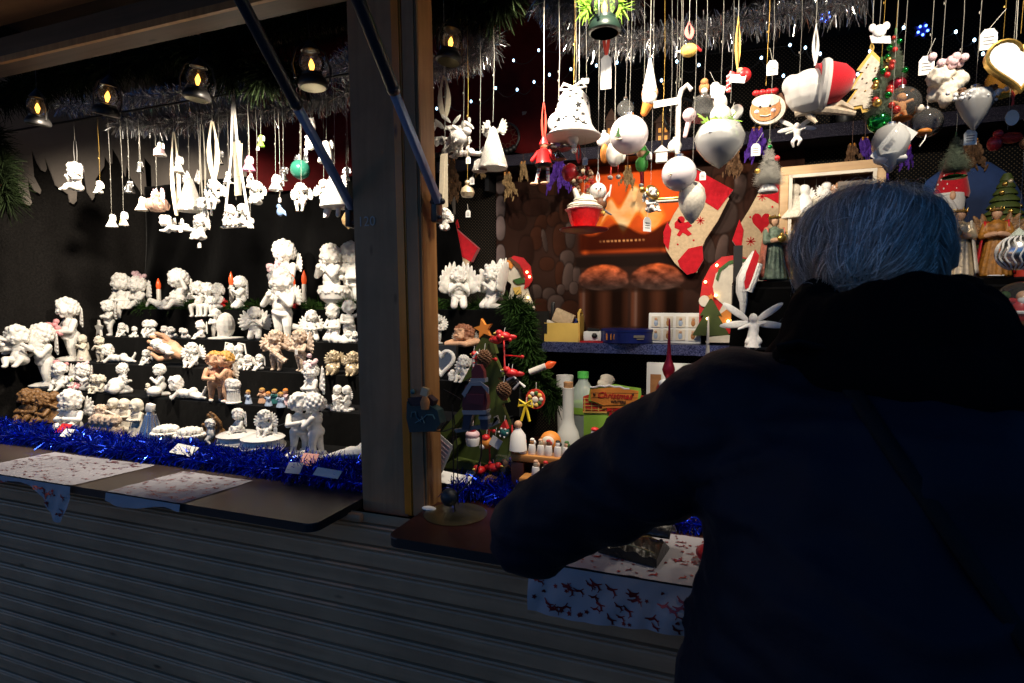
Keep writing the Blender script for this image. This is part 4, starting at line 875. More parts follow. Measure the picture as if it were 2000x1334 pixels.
o = ob('silver_bottle', (lambda m_: (m_.lathe([(.30, 0), (.32, .05), (.22, .3), (.14, .62), (.10, .74), (.13, .76)], 24), [m_.cap((.31 * math.cos(k), .31 * math.sin(k), .05), (.13 * math.cos(k), .13 * math.sin(k), .66), .035, .015) for k in np.arange(0, 6.28, .45)], m_)[2])(MB()).mesh('silver_bottle', ['silver']), None, (P(294, 800, 1.53).x, 1.53, 1.10), (0, 0, .2), .135, 'pleated silver bottle with a white cap beside the fruit baskets', 'bottle')
b = MB(); b.box((0, 0, .86), (.2, .16, .22), 0, (0, .25, 0), .02); acc(o, 'cap', b, ['plaster'])
for i, (px, yt) in enumerate(((326, 818), (371, 825))):
    b = MB(); b.lathe([(.5, 0), (.62, .12), (.78, .30), (.86, .46), (.88, .52), (.80, .54)], 30); [b.tube([(.88 * math.cos(k) * (.75 + .27 * t), .88 * math.sin(k) * (.75 + .27 * t), .08 + .4 * t) for t in (0, .5, 1)], .03, 0, 5) for k in np.arange(0, 6.28, .21)]
    Y = 1.52; H = .062; o = ob('fruit_basket', b.mesh('fruit_basket', ['plaster']), None, (P(px, 850, Y).x, Y, 1.10), (0, 0, i), H, ('white plaster fruit basket beside the silver bottle', 'white plaster fruit basket nearest the upright brown hand')[i], 'basket', 'white plaster fruit baskets')
    b = MB(); [b.ell((.62 * math.cos(k * 2.4) * math.sqrt(k / 22), .62 * math.sin(k * 2.4) * math.sqrt(k / 22), .66 + .16 * (1 - k / 22)), .16, 0, 9, 7) for k in range(22)]; acc(o, 'fruit', b, ['plaster'])
o = ob('cupped_hand_figurine', hand_me, None, (P(421, 840, 1.52).x, 1.52, 1.10), (0, 0, R(-20)), .125, 'brown upright hand sheltering a white baby on the lowest step', 'figurine'); remat(o, 'brownhair'); o.material_slots[0].material = MT['browngold']; ob('baby', baby_me, o)
for i, (px, yt) in enumerate(((463, 795), (512, 798))):
    Y = 1.49 - .01 * i; q = P(px, yt, Y); H = (q.z - 1.10)
    b = MB(); b.lathe([(.25, 0), (.33, .03), (.42, .12), (.45, .22), (.41, .32), (.38, .345)], 32); [b.ell((.44 * math.cos(k), .44 * math.sin(k), .2 + .03 * math.sin(3 * k)), .025, 0, 6, 5) for k in np.arange(0, 6.28, .13)]
    o = ob('lidded_bowl', b.mesh('lidded_bowl', ['glossw']), None, (q.x, Y, 1.10), (0, 0, i * .7), H, ('white lidded bowl with a cherub on the lid, next to the brown hand', 'white lidded bowl with a cherub on the lid, next to the kissing couple')[i], 'bowl', 'white lidded bowls with cherubs')
    b = MB(); b.lathe([(.43, .345), (.45, .375), (.40, .41), (.2, .44), (0, .45)], 32); ld = acc(o, 'lid', b, ['glossw']); c2 = ob('cherub', TP['sit_front'], ld, (.05, 0, .43), (0, 0, R(-20)), .56); wings(c2, *WS)
put('kiss', 598, 765, 5, 'white statue of two kissing cherubs on a round base with a price tag', -5, .0, tag=(-.45, -.2, .45))
put('recline', 690, 838, 5, 'white reclining nude on the lowest step, partly hidden by the middle post', 0, -.01)
# cherub with trumpet hung on the left wall
q = PX(34, 632, -3.02); H = q.z - PX(30, 715, -3.02).z
o = ob('wall_cherub', TP['sit_flute'], None, (q.x, q.y, q.z - H), (0, 0, R(35)), H, 'white winged cherub blowing a trumpet fixed to the left wall', 'figurine'); wings(o, *WS)
b = MB(); b.tube([(-.12, -.2, .62), (-.36, -.36, .70), (-.44, -.42, .74)], [.03, .05, .13], 0, 10); acc(o, 'trumpet', b, ['plaster']); b = MB(); b.box((0, .2, .3), (.1, .5, .1)); acc(o, 'wall_hook', b, ['black'])
# ---- items past the post on the same steps
def swan_angel(): 
    m = cherub('kneel', 'pray', 71, .3); return m
tp('kn_big', swan_angel(), .0105, 1)
for i, (px, yt, rz, lb) in enumerate(((896, 520, 25, 'large white cherub with tall folded wings crouching left on the top step'), (962, 515, -35, 'large white cherub with tall folded wings crouching beside the wooden snowman'))):
    o, H = put('kn_big', px, yt, 1, lb, rz, -.0 + .05 * i, sx=1.0, group='large folded wing cherubs')
    wb = MB(); wb.join(wingmb(8)); wm = fuse(wb, ['plaster'], .012, 1)
    for q_ in (1, -1): ob('wing', wm, o, (.14 * q_, .16, .42), (0, -.62 * q_, -.95 * q_), (1.55 * q_, 1.3, 1.65))
o, H = put('st_front', 853, 612, 2, 'slim white cherub beside the right post on the second step', 30, .1, w=W1); b = MB(); b.lathe([(.2, 0), (.2, .03), (.1, .06)], 20); acc(o, 'base', b, ['plaster'])
# flesh cherub leaning on folded arms
m = MB(); head(m, (0, 0, .62), .34, (.1, .15, -.55), 'curl', 81); limb(m, [(.5, .1, .25), (.2, -.35, .15), (-.42, -.3, .17)], [.17, .15, .1]); limb(m, [(-.45, .1, .2), (-.55, -.25, .14), (.1, -.42, .18)], [.17, .15, .1]); m.ell((.15, .2, .2), (.5, .28, .22))
me = tp('leaner', m, .026, 1); me.materials.clear(); [me.materials.append(MT[q]) for q in ('flesh', 'brownhair')]
hc = V((0, 0, .62)) / max(1e-6, 1.0)
for p in me.polygons:
    c = p.center; p.material_index = 1 if c.z > .42 and (c.z > .80 or c.x > .13 or c.y > .02) else 0
o, H = put('leaner', 905, 632, 2, 'flesh toned curly cherub resting its head on folded arms', 0, -.04, sx=1.25, m=None, group='painted figurines on the stepped display'); wings(o, .25, .35, .25, .8, 0, 'wglit')
o, H = put('sit_chin', 906, 692, 3, 'white curly cherub in front of the heart shaped photo frame', -10, .0, w=WS)
q = P(866, 705, 1.86); b = MB(); b.box((0, 0, 0), (.115, .02, .125), 1, None, .003); hp = [(x * 1, z) for x, z in heart(.10, 32)]; b.tube([(x, -.016, z + .004) for x, z in hp], .0075, 0, 8, True); b.prism([(x * .9, z * .9 + .004) for x, z in hp], -.013, -.010, 2)
for i in range(9): b.ell((.048 + rnd.gauss(0, .008), -.02, -.05 + rnd.gauss(0, .012)), .011, 0, 7, 5); b.ell((-.05 + rnd.gauss(0, .008), -.02, -.055 + rnd.gauss(0, .01)), .011, 0, 7, 5)
ob('heart_picture', b.mesh('heart_picture', ['plaster', 'black', 'silver']), None, (q.x, 1.86, 1.335 + .063), (0, 0, 0), 1, 'white heart shaped photo frame on a black board beside the right post', 'picture frame')
# red tipped candle lights on the steps and garland
def candle(loc, h, label, rot=(0, 0, 0)):
    b = MB(); b.lathe([(.011, 0), (.011, h * .6), (.009, h * .62)], 14); o = ob('candle_light', b.mesh('candle_light', ['candle']), None, loc, rot, 1, label, 'candle light', 'electric candle lights')
    b = MB(); b.lathe([(.008, h * .6), (.0125, h * .72), (.011, h * .82), (.004, h * .95), (0, h)], 12); ob('bulb', b.mesh('bulb', ['candletip']), o)
def cl(px, py0, py1, Y, label):
    a, c = P(px, py1, Y), P(px, py0, Y); candle(a, (c.z - a.z), label)
cl(311, 543, 600, 2.22, 'red tipped candle light behind the reclining nude on the topmost step'); cl(453, 530, 600, 2.2, 'red tipped candle light beside the flute playing cherub'); cl(595, 527, 600, 2.2, 'red tipped candle light between the two large top step cherubs'); cl(573, 534, 600, 2.21, 'red tipped candle light right behind the tallest cherub statue')
candle(P(1035, 727, 1.8), .10, 'glowing candle light sticking out of the green garland at right', (0, R(68), 0))
for px, py, lb in ((440, 572, 'red artificial flower beside the horn playing cherub'), (580, 577, 'small red artificial flower behind the tallest cherub')):
    b = MB(); c = P(px, py, 2.16)
    for i in range(22):
        d = V((rnd.gauss(0, 1), rnd.gauss(0, 1), rnd.gauss(0, 1))).normalized(); b.cap((0, 0, 0), d * .028, .006, .002, 0, 6)
    ob('red_flower', b.mesh('red_flower', ['red']), None, (c.x, 2.14, 1.618), (0, 0, 0), 1, lb, 'flower')
# ================================================================== hanging ornaments
RAIL = {'L': (1.70, 2.412), 'R': (1.50, 2.475)}
HT = {}
def down(t):
    if t not in HT:
        me = TP[t].copy()
        zs = [v.co.z for v in me.vertices]; z0, z1 = min(zs), max(zs)
        for v in me.vertices: v.co.z -= z1
        for v in me.vertices: v.co *= 1 / (z1 - z0)
        HT[t] = me
    return HT[t]
def hang(side, name, me, px, y0, y1, label, cat='ornament', dy=0, rot=0, mats=None, rib=None, tag=None, group=None, sx=1, parts=(), ts=.02, strm='string'):
    Y, zr = RAIL[side]; Y += dy; a, c = P(px, y0, Y), P(px, y1, Y); H = a.z - c.z
    if isinstance(me, tuple): me = me[0].mesh(name, me[1])
    o = ob(name, me, None, a, (0, 0, R(rot)), (H * sx, H, H), label, cat, group)
    if mats: remat(o, *mats)
    L = (zr - a.z) / H; b = MB()
    if rib:
        mm, w_, ln = rib; ln = min(ln / H, L); w_ = w_ / H / sx
        for q in (-1, 1):
            vs = []
            for k in range(7):
                t = k / 6; s_ = math.sin(PI * t) * w_ * .7 * q; wd = w_ * .5 * (.35 + .65 * math.sin(PI * min(1, t * 1.15 + .12)))
                vs += [(s_ - wd, .004 * q / H, ln * t - .02), (s_ + wd, .004 * q / H, ln * t - .02)]
            b.add(vs, [(2 * k, 2 * k + 1, 2 * k + 3, 2 * k + 2) for k in range(6)], 0)
        b.tube([(0, 0, ln), (0, 0, L)], .0007 / H, 1, 4); ob('ribbon', b.mesh('ribbon', [mm, 'string']), o)
    else:
        b.tube([(0, 0, -.03), (.004 / H, 0, L * .5), (0, 0, L)], .00034 / H, 0, 5); b.ell((0, 0, L * .35), (.0012 / H, .0012 / H, .003 / H), 0, 5, 4); ob('string', b.mesh('string', [strm]), o)
    for nm, m_, mt in parts:
        ob(nm, m_.mesh(nm, mt) if isinstance(m_, MB) else m_, o)
    if tag: tagpart(o, (tag[0] / H / sx, -.01 / H, -tag[1] / H), ts, H)
    return o, H
def angelm(body=.30, arms=True, fl=.0):
    m = MB(); m.lathe([(body, -1), (body * 1.02, -.96), (body * .72, -.72), (body * .42, -.48), (body * .25, -.36)], 18)
    m.ell((0, 0, -.20), (.16, .16, .17)); m.ell((0, .03, -.13), (.17, .16, .13))
    if arms: [m.cap((.13 * q, 0, -.42), (.05 * q, -.16, -.52), .055, .05) for q in (1, -1)]
    return m
TPM = {'angel': fuse(angelm(), ['plaster'], .03, 1, None, 'angel'), 'angelfat': fuse(angelm(.42), ['plaster'], .03, 1, None, 'angel')}
def awings(o, m='plaster', s=.9, z=-.42, up=0):
    for q in (1, -1):
        w_ = ob('wing', WING, o, (.08 * q, .1, z), (0, -up * q, -.25 * q), (s * q, s, s)); remat(w_, m)
def ang(px, y0, y1, label, m='plaster', tag=None, sx=1, fat=False, wm=None, dy=0, rot=0, side='L', up=0, **k):
    o, H = hang(side, 'angel_ornament', TPM['angelfat' if fat else 'angel'], px, y0, y1, label, 'angel ornament', dy, rot, [m], tag=tag, sx=sx, **k); awings(o, wm or m, up=up); return o, H
def chh(t, px, y0, y1, label, dy=0, rot=0, m=None, w=True, side='L', **k):
    o, H = hang(side, 'cherub_ornament', down(t), px, y0, y1, label, 'cherub ornament', dy, rot, [m] if m else None, **k)
    if w: wings(o, .12, -.5 if t.startswith('s') else -.45, .13, .75, .1, m)
    return o, H
GH = 'small angels hanging on threads in the left opening'
chh('sit_flute', 148, 315, 375, 'white cherub hanging on a wide white ribbon, leftmost of all', rot=-20, rib=('wribbon', .010, .09))
chh('sit_chin', 195, 353, 379, 'small white cherub hanging on a gold cord second from the left', strm='goldcord')
ang(218, 418, 444, 'tiny white angel hanging lowest at left beside the yellow dressed angel', tag=(.012, .035), ts=.014, fat=True)
o, H = ang(241, 413, 441, 'tiny angel with yellow dress panel and spread arms', tag=(.012, .038), ts=.014); b = MB(); b.lathe([(.22, -.85), (.14, -.5), (.1, -.42)], 14, 0, (0, -.05, 0)); acc(o, 'apron', b, ['yellow'])
ang(252, 352, 377, 'tiny clear white angel bell above the yellow dressed angel', m='silver', tag=(-.01, .03), ts=.015, fat=True)
ang(272, 314, 337, 'tiny dull glass angel hanging high with a slanted tag', m='silver', tag=(.012, .03), ts=.015)
o, H = hang('L', 'angel_ornament', TPM['angelfat'], 312, 277, 305, 'round white and pink angel baby hanging high near the grey cloth', 'angel ornament', 0, 0, ['plaster']); awings(o); b = MB(); b.ell((.05, -.12, -.72), (.38, .34, .30)); acc(o, 'belly', b, ['palepink'])
ang(276, 384, 412, 'small cream angel with trailing ribbon under the round pink one', m='cream', tag=(0, .04), ts=.016, fat=True)
o, H = hang('L', 'bell_ornament', (lambda m_: (m_.lathe([(0, -1), (.30, -.98), (.46, -.84), (.50, -.65), (.40, -.45), (.2, -.36), (.12, -.3), (0, -.28)], 24), [m_.tube([(.5 * math.cos(k) * q, .5 * math.sin(k) * q, z_) for q, z_ in ((.3, -.98), (.95, -.85), (1.02, -.65), (.82, -.45), (.4, -.36))], .025, 0, 5) for k in np.arange(0, 6.28, .52)], m_)[2])(MB()).mesh('bell_ornament', ['rosegold']), 306, 372, 414, 'round rose gold ribbed bell with pale wings', 'ornament'); b = MB(); b.ell((0, 0, -.18), (.14, .14, .16)); acc(o, 'angel_head', b, ['rosegold']); awings(o, 'palepink', 1.1, -.32)
ang(348, 304, 336, 'small white angel high beside the silver glitter cone angel', tag=(-.004, .045), ts=.016)
o, H = hang('L', 'angel_ornament', (lambda m_: (m_.lathe([(.30, -1), (.31, -.95), (.2, -.6), (.08, -.2), (0, -.14)], 22), m_)[1])(MB()).mesh('angel_ornament', ['wglit']), 369, 334, 413, 'tall silver glitter cone angel with white wings in the left opening', 'angel ornament'); awings(o, 'plaster', .62, -.2, -.2)
chh('lie', 345, 420, 455, 'white cherub flying at the end of a wide cream ribbon', rib=('ribbon', .016, .33), tag=(.02, .05), w=True, rot=20)
chh('ed_chin', 418, 350, 412, 'white curly cherub seated high on the long cream ribbon swing', rib=('ribbon', .02, .22), rot=20, dy=-.03)
chh('ed_front', 398, 385, 455, 'white cherub leaning from the swing below the curly one', rot=-20, dy=-.02, rib=('ribbon', .018, .28), tag=(.03, .09))
chh('sit_up', 391, 418, 470, 'white angel with outspread arms hanging lowest of the swing group', dy=-.05, rot=10, tag=(0, .11), m='plaster')
ang(427, 292, 321, 'small dull silver angel high with a tag hanging beneath', m='silver', wm='silver', tag=(.006, .045), ts=.016)
# swing with two cherubs
b = MB(); b.box((0, 0, -.985), (1.25, .22, .05), 0, None, .02); [b.ell((.6 * q, 0, -.97), (.12, .1, .05)) for q in (1, -1)]
o, H = hang('L', 'cherub_swing', (b, ['plaster']), 461, 388, 444, 'white swing bench with two seated cherubs on long white ribbons', 'cherub ornament', dy=-.04, tag=(.045, .07))
for x, t, rz in ((-.28, 'sit_chin', 20), (.32, 'sit_up', -20)): c = ob('cherub', TP[t], o, (x, 0, -.965), (0, 0, R(rz)), .78); wings(c, .12, .45, .13, .7)
b = MB()
for x in (-.6, .6):
    for s_ in (-.03, .03): b.tube([(x + s_, 0, -.95), (x * .25 + s_ * .5, 0, 1.6), (-.05 * 0 + s_, 0, (2.412 - o.location.z) / H)], .022, 0, 4)
acc(o, 'ribbon', b, ['wribbon'])
ang(489, 425, 446, 'tiny white angel figure on the right end of the swing bench', side='L', dy=-.06)
b = MB(); b.tube([(0, 0, 0), (.0, 0, 0)], .01); b.box((0, 0, -.97), (.9, .25, .06)); o, H = hang('L', 'cherub_swing', (b, ['plaster']), 446, 334, 359, 'tiny white swing with one cherub hanging above the big swing', 'cherub ornament'); ob('cherub', TP['sit_chin'], o, (0, 0, -.94), (0, 0, 0), .9)
hang('L', 'ribbon_ornament', (lambda m_: (m_.box((0, 0, -.5), (.16, .01, 1), 0, None), m_.box((.06, -.01, -.35), (.12, .01, .6), 0, (0, .1, 0)), m_)[2])(MB()).mesh('ribbon_ornament', ['ribbon']), 462, 276, 382, 'broad cream ribbon loop hanging behind the big swing', 'ribbon', dy=.04)
ang(485, 304, 334, 'small angel in bright pink dress', m='hotpink', wm='palepink', fat=True)
ang(487, 343, 367, 'small white angel just below the bright pink one', tag=(.018, -.005), ts=.016)
chh('sit_front', 502, 353, 401, 'white cherub with fat wings beside the pink dressed angel', rot=15)
ang(509, 263, 287, 'small pale green angel hanging high right of the swing ribbons', m='lime', wm='frost', tag=(-.004, .045), ts=.015)
ang(538, 340, 372, 'white angel bell beside the little blue bird', fat=True, tag=(.014, .05), ts=.016)
ang(553, 324, 353, 'small glass white angel higher behind the angel bell', m='silver', wm='silver', dy=.04, tag=(.004, .06), ts=.018)
b = MB(); b.ell((0, 0, -.62), (.33, .18, .36)); b.ell((-.12, 0, -.2), (.2, .16, .2)); b.prism([(.1, -.7), (.6, -1), (.5, -.6), (.3, -.45)], -.05, .05); b.prism([(-.3, -.18), (-.45, -.25), (-.3, -.28)], -.03, .03)
hang('L', 'bird_ornament', fuse(b, ['dustblue'], .03, 1), 547, 398, 423, 'little dusty blue bird hanging low on a thread', 'ornament', tag=(.008, -.02), ts=.016)
b = MB(); b.ell((0, 0, -.55), .42, 0, 20, 14); o, H = hang('L', 'ball_ornament', (b, ['tealglass']), 586, 306, 352, 'small green glass ball angel with silver wings in the left opening', 'ornament', dy=.03, tag=(-.02, .03)); awings(o, 'silver', .9, -.2)
chh('ed_chin', 588, 357, 416, 'white cherub reading on a short seat beside the green ball', rot=25, dy=-.02)
def owl(side='L'):
    m = MB(); m.ell((0, 0, -.6), (.36, .3, .4)); m.ell((0, 0, -.26), (.30, .28, .25)); [m.cap((.2 * q, 0, -.1), (.25 * q, 0, .0), .07, .03) for q in (1, -1)]; [m.ell((.12 * q, -.25, -.24), .09) for q in (1, -1)]; return m
for i, (y0, y1) in enumerate(((230, 262), (262, 294))): hang('L', 'owl_ornament', fuse(owl(), ['plaster'], .035, 1), 606, y0, y1, ('upper white owl of the pair hanging on one thread', 'lower white owl of the pair hanging on one thread')[i], 'ornament', dy=-.03 + .01 * i, tag=(-.012, .05) if i else None)
b = MB(); b.lathe([(.33, -.78), (.335, -.74), (.25, -.5), (.16, -.25), (.1, -.15)], 26); b.ell((0, 0, -.08), (.12, .12, .10)); [b.cap((.12 * q, -.03, -.76), (.15 * q, -.1, -.97), .06, .05) for q in (1, -1)]; [b.cap((.12 * q, 0, -.3), (.33 * q, -.05, -.55), .055, .05) for q in (1, -1)]
o, H = hang('L', 'angel_ornament', fuse(b, ['plaster'], .018, 1), 653, 338, 425, 'large white angel in a flared dress with dangling legs next to the middle post', 'angel ornament', dy=-.06, tag=(-.03, .12), ts=.03); awings(o, 'plaster', .6, -.28)
chh('st_hug', 632, 350, 405, 'white cherub with a wing behind the large flared angel', dy=.05, rot=30)
b = MB(); b.lathe([(.34, -1), (.36, -.96), (.3, -.7), (.22, -.35), (.12, -.12), (0, -.05)], 24); o, H = hang('L', 'bell_ornament', (b, ['plaster']), 637, 272, 318, 'white ceramic bell above the large flared angel', 'ornament', dy=-.02); awings(o, 'plaster', .7, -.3)
ang(676, 325, 352, 'small grey angel partly behind the strut by the middle post', m='silver', wm='silver', tag=(.0, .03), ts=.018)
b = MB(); b.lathe([(0, -1), (.35, -.7), (.42, -.45), (.2, -.15), (.06, 0)], 8, 0, ry=.35); hang('L', 'leaf_ornament', (b, ['tanfeather']), 680, 408, 448, 'tan feather hanging low beside the middle post', 'ornament', dy=.1)

# ------------------------------------------------------------------ right opening
b = MB()
for i in range(46):
    d = V((rnd.gauss(0, .42), rnd.gauss(0, .2), -.5 + rnd.gauss(0, .24))); a_ = rnd.uniform(-1, 1); b.ell(d, (.15, .03, .06), 0, 7, 5, rot=(a_, rnd.uniform(-1, 1), rnd.uniform(-2, 2)))
b.tube([(-.5, 0, -.45), (0, -.1, -.5), (.5, 0, -.62)], .03, 0, 6)
o, H = hang('R', 'leaf_ornament', (b, ['wglit']), 868, 230, 312, 'silver glitter leaf cluster with a small bird beside the right post', 'ornament', rib=('ribbon', .017, .12)); b = MB(); b.ell((.45, -.15, -.55), (.22, .16, .18)); b.ell((.66, -.15, -.42), (.12, .11, .11)); b.prism([(.3, -.6), (.05, -.8), (.2, -.5)], -.17, -.12); acc(o, 'bird', fuse(b, ['plush'], .03, 1) if False else b, ['plush'])
hang('R', 'ribbon_ornament', (lambda m_: (m_.box((0, 0, -.5), (.13, .008, 1), 0, None), m_.box((-.05, -.01, -.45), (.10, .008, .85), 0, (0, .05, 0)), m_)[2])(MB()).mesh('ribbon_ornament', ['ribbon']), 868, 300, 405, 'broad cream ribbon hanging over the right post bracket', 'ribbon', dy=-.05)
b = MB(); b.lathe([(.30, -1), (.31, -.96), (.19, -.55), (.07, -.18), (0, -.12)], 22); o, H = hang('R', 'angel_ornament', (b, ['wglit']), 963, 235, 329, 'slim silver glitter cone angel with winged top in the right opening', 'angel ornament'); awings(o, 'wglit', .6, -.18, -.25)
b = MB(); b.lathe([(.5, -1), (.52, -.94), (.4, -.6), (.35, -.35), (.15, -.2), (0, -.18)], 20); hang('R', 'bell_ornament', (b, ['wglit']), 937, 305, 335, 'small silver glitter bell beside the slim cone angel', 'ornament', tag=(-.02, .06))
b = MB(); b.lathe([(0, -1), (.3, -.96), (.4, -.75), (.32, -.5), (.14, -.36), (.0, -.32)], 18); b.ell((0, 0, -.2), .15); hang('R', 'bell_ornament', (b, ['goldpearl']), 913, 350, 386, 'small pearly yellow round bell with a tag below', 'ornament', tag=(.006, .09), strm='goldcord')
chh('sit_flute', 869, 405, 452, 'white cherub in a crown hanging low beside the post bracket', side='R', dy=-.08, rot=20)
chh('lie', 905, 275, 308, 'white cherub lying flat beneath the silver glitter leaves', side='R', dy=.03, tag=(.02, .05))
# elf
def elf(o, H): pass
b = MB(); b.ell((0, 0, -.14), (.09, .09, .10), 1); b.lathe([(.11, -.12), (.07, -.02), (0, .10)], 14, 0); b.lathe([(.20, -.55), (.17, -.5), (.14, -.25), (.05, -.2)], 14, 0); [b.cap((.13 * q, 0, -.28), (.26 * q, -.06, -.46), .05, .04, 0) for q in (1, -1)]; b.lathe([(.17, -.62), (.20, -.54), (.1, -.5)], 14, 2)
[b.cap((.09 * q, 0, -.58), (.11 * q - (.06 if q < 0 else 0), -.02, -.94), .04, .035, 3) for q in (1, -1)]; [b.ell((.12 * q - .09, -.05, -.97), (.10, .05, .035), 1) for q in (1, -1)]
for k in range(4): [b.ell((.1 * q - (.045 * k / 4 if q < 0 else 0), -.01, -.62 - .08 * k), (.046, .046, .018), 0, 8, 5) for q in (1, -1)]
hang('R', 'elf_ornament', (b, ['red', 'flesh', 'black', 'plaster']), 1062, 272, 361, 'elf doll in red jacket with striped legs hanging left of the big bell', 'ornament', rib=('redribbon', .006, .10))
# big pierced bell, black stars paint the shade inside its holes
prof = [(.49, -.90), (.50, -.88), (.47, -.86), (.40, -.80), (.33, -.68), (.30, -.5), (.29, -.35), (.25, -.2), (.17, -.10), (.07, -.05), (0, -.045)]
b = MB(); b.lathe(prof, 40); rr = random.Random(4)
def onbell(z):
    for (r0, z0_), (r1, z1_) in zip(prof, prof[1:]):
        if z0_ <= z <= z1_: return r0 + (r1 - r0) * (z - z0_) / (z1_ - z0_)
    return .2
for i in range(34):
    z_ = rr.uniform(-.8, -.18); a_ = rr.uniform(-PI, 0); r_ = onbell(z_); c = V((r_ * math.cos(a_), r_ * math.sin(a_), z_))
    b.prism(star(rr.choice((.032, .045, .075)), .45, 5, rr.random() * 2), -.003, .003, 1, M4.Translation(c * 1.0) @ M4.Rotation(a_ + PI / 2, 4, 'Z'))
b.ell((0, 0, -.93), .10, 0, 16, 10); b.tube([(0, 0, -.1), (0, 0, -.9)], .012)
o, H = hang('R', 'bell_ornament', (b, ['glossw', 'black']), 1120, 168, 280, 'large glossy white ceramic bell pierced with star holes', 'bell', dy=-.03, strm='goldcord')
b = MB()
for q in (1, -1): b.tube([(0, -.03, -.03), (.16 * q, -.06, .03), (.24 * q, -.05, -.06), (.10 * q, -.05, -.07), (0, -.03, -.03)], [.02, .03, .03, .02, .01], 0, 6)
b.box((.22, -.05, .04), (.14, .012, .09), 0, (0, .1, 0)); acc(o, 'bow', b, ['wribbon'])
b = MB(); b.lathe([(.5, -.62), (.52, -.58), (.5, -.54), (.1, -.52)], 24); b.lathe([(0, -.6), (.3, -.98), (.28, -1)], 20); o, H = hang('R', 'glass_ornament', (b, ['glass']), 1090, 258, 312, 'clear glass dish ornament with little white figures under the big bell', 'ornament', dy=.03); b = MB(); [b.ell((x, 0, -.40), (.12, .12, .16)) or b.ell((x, 0, -.18), .10) for x in (-.16, .14)]; acc(o, 'figures', b, ['plaster'])
chh('sit_chin', 1122, 278, 300, 'tiny white figure dangling from the big bell clapper', side='R', dy=-.03, w=False)
# berries and cone
b = MB(); b.ell((-.25, 0, -.25), (.24, .22, .26), 0, 16, 10)
for i in range(60): d = V((rnd.gauss(0, 1), rnd.gauss(0, 1), rnd.gauss(0, 1.2))).normalized(); b.ell(V((.12, 0, -.52)) + V((d.x * .28, d.y * .25, d.z * .4)), .06, 1 + i % 3, 6, 5)
o, H = hang('R', 'berry_ornament', (b, ['red', 'redglit', 'goldpearl', 'cone']), 1130, 318, 388, 'red berry and pine cone cluster below the big bell', 'ornament', rib=('redribbon', .006, .05), tag=(.02, -.01))
# cup of whipped cream
b = MB(); b.lathe([(.0, -.98), (.30, -.98), (.56, -.93), (.58, -.90), (.28, -.90), (.26, -.88), (.33, -.72), (.40, -.48), (.41, -.44), (.37, -.45)], 30, 0)
for i in range(9): t = i / 8; b.lathe([(.41 * (1 - t) ** .7 + .02, -.47 + .34 * t), (.44 * (1 - t) ** .7 + .02, -.44 + .34 * t), (.38 * (1 - t) ** .7 + .01, -.40 + .34 * t)], 18, 1, (.03 * math.sin(i * 2), .03 * math.cos(i * 2), 0))
b.cap((-.1, -.05, -.3), (-.22, 0, .02), .08, .06, 1); hang('R', 'cup_ornament', (b, ['red', 'cream']), 1141, 372, 456, 'red cup and saucer ornament heaped with whipped cream', 'ornament', dy=-.02)
# drummer snowman
b = MB(); b.ell((0, 0, -.25), .25, 0, 18, 12); b.ell((.05, 0, -.62), (.22, .2, .22), 1); b.lathe([(.14, -.1), (.15, .1), (.13, .11)], 16, 0, (-.22, -.2, -.55), (1.2, 0, 0)); b.cap((.2, -.1, -.55), (.38, -.15, -.30), .04, .03, 0); b.tube([(.36, -.15, -.45), (.42, -.18, -.12)], .025, 0, 6); [b.ell((.08 * q + .05, -.05, -.9), (.10, .14, .09), 2) for q in (1, -1)]
[b.ell((x, -.235, -.22), .028, 3, 8, 6) for x in (.0, .13)]; b.cap((.08, -.25, -.28), (.10, -.34, -.29), .02, .005, 4); b.tube([(.14, 0, -.78), (.4, .05, -.95)], [.05, .02], 5)
hang('R', 'drummer_ornament', (b, ['plaster', 'brown', 'yellow', 'black', 'orange', 'ink']), 1168, 357, 424, 'little white drummer bird with round head beside the red cup', 'ornament', rib=('wribbon', .004, .03))
# goose doll
b = MB(); b.ell((0, 0, -.42), (.20, .17, .28)); b.ell((0, -.02, -.12), (.11, .11, .12)); b.prism([(.1, -.1), (.24, -.14), (.1, -.17)], -.03, .03, 1); [b.cap((.07 * q, 0, -.64), (.09 * q, 0, -.9), .018, .018, 1) for q in (1, -1)]; [b.ell((.09 * q, -.03, -.94), (.06, .08, .05), 0) for q in (1, -1)]; b.ell((-.24, .05, -.38), (.10, .06, .22), 2); b.ell((.16, .05, -.42), (.08, .05, .2), 0)
hang('R', 'goose_ornament', (b, ['plaster', 'redribbon', 'orange']), 1201, 263, 352, 'white goose doll with thin red striped legs behind the round white ball', 'ornament', dy=.08, rib=('redribbon', .006, .03))
# balls
def ball(px, y0, y1, label, m, dec=None, dy=0, seg=28, **k):
    b = MB(); b.ell((0, 0, -.54), .46, 0, seg, 18); b.lathe([(.11, -.12), (.11, -.03), (.06, 0)], 14, 1); b.tube([(0, -.0, 0), (.03, 0, .05), (0, 0, .1), (-.03, 0, .05)], .008, 1, 5, True)
    if dec == 'tree':
        for i in range(6): b.prism([(-.02 - .018 * i, -.52 - .035 * i), (.02 + .018 * i, -.52 - .035 * i), (0, -.47 - .035 * i)], -.01, .01, 2, TR(-.18, -.425 + .02 * (i / 6), .02))
        b.ell((-.18, -.40, -.735), (.09, .02, .02), 3, 10, 6)
    elif dec == 'gem': b.ell((-.18, -.40, -.62), .035, 3, 8, 6); [b.ell((-.18 + .07 * math.cos(q), -.405, -.62 + .05 * math.sin(q)), .014, 3, 6, 5) for q in np.arange(0, 6.2, .9)]
    return hang('R', 'ball_ornament', (b, [m, 'silver', 'green', 'goldpearl']), px, y0, y1, label, 'ball ornament', dy, **k)
pearl = mat('pearl_white_ball', (.80, .72, .74), .22, spec=.6, coat=.5); MT['pearl'] = pearl
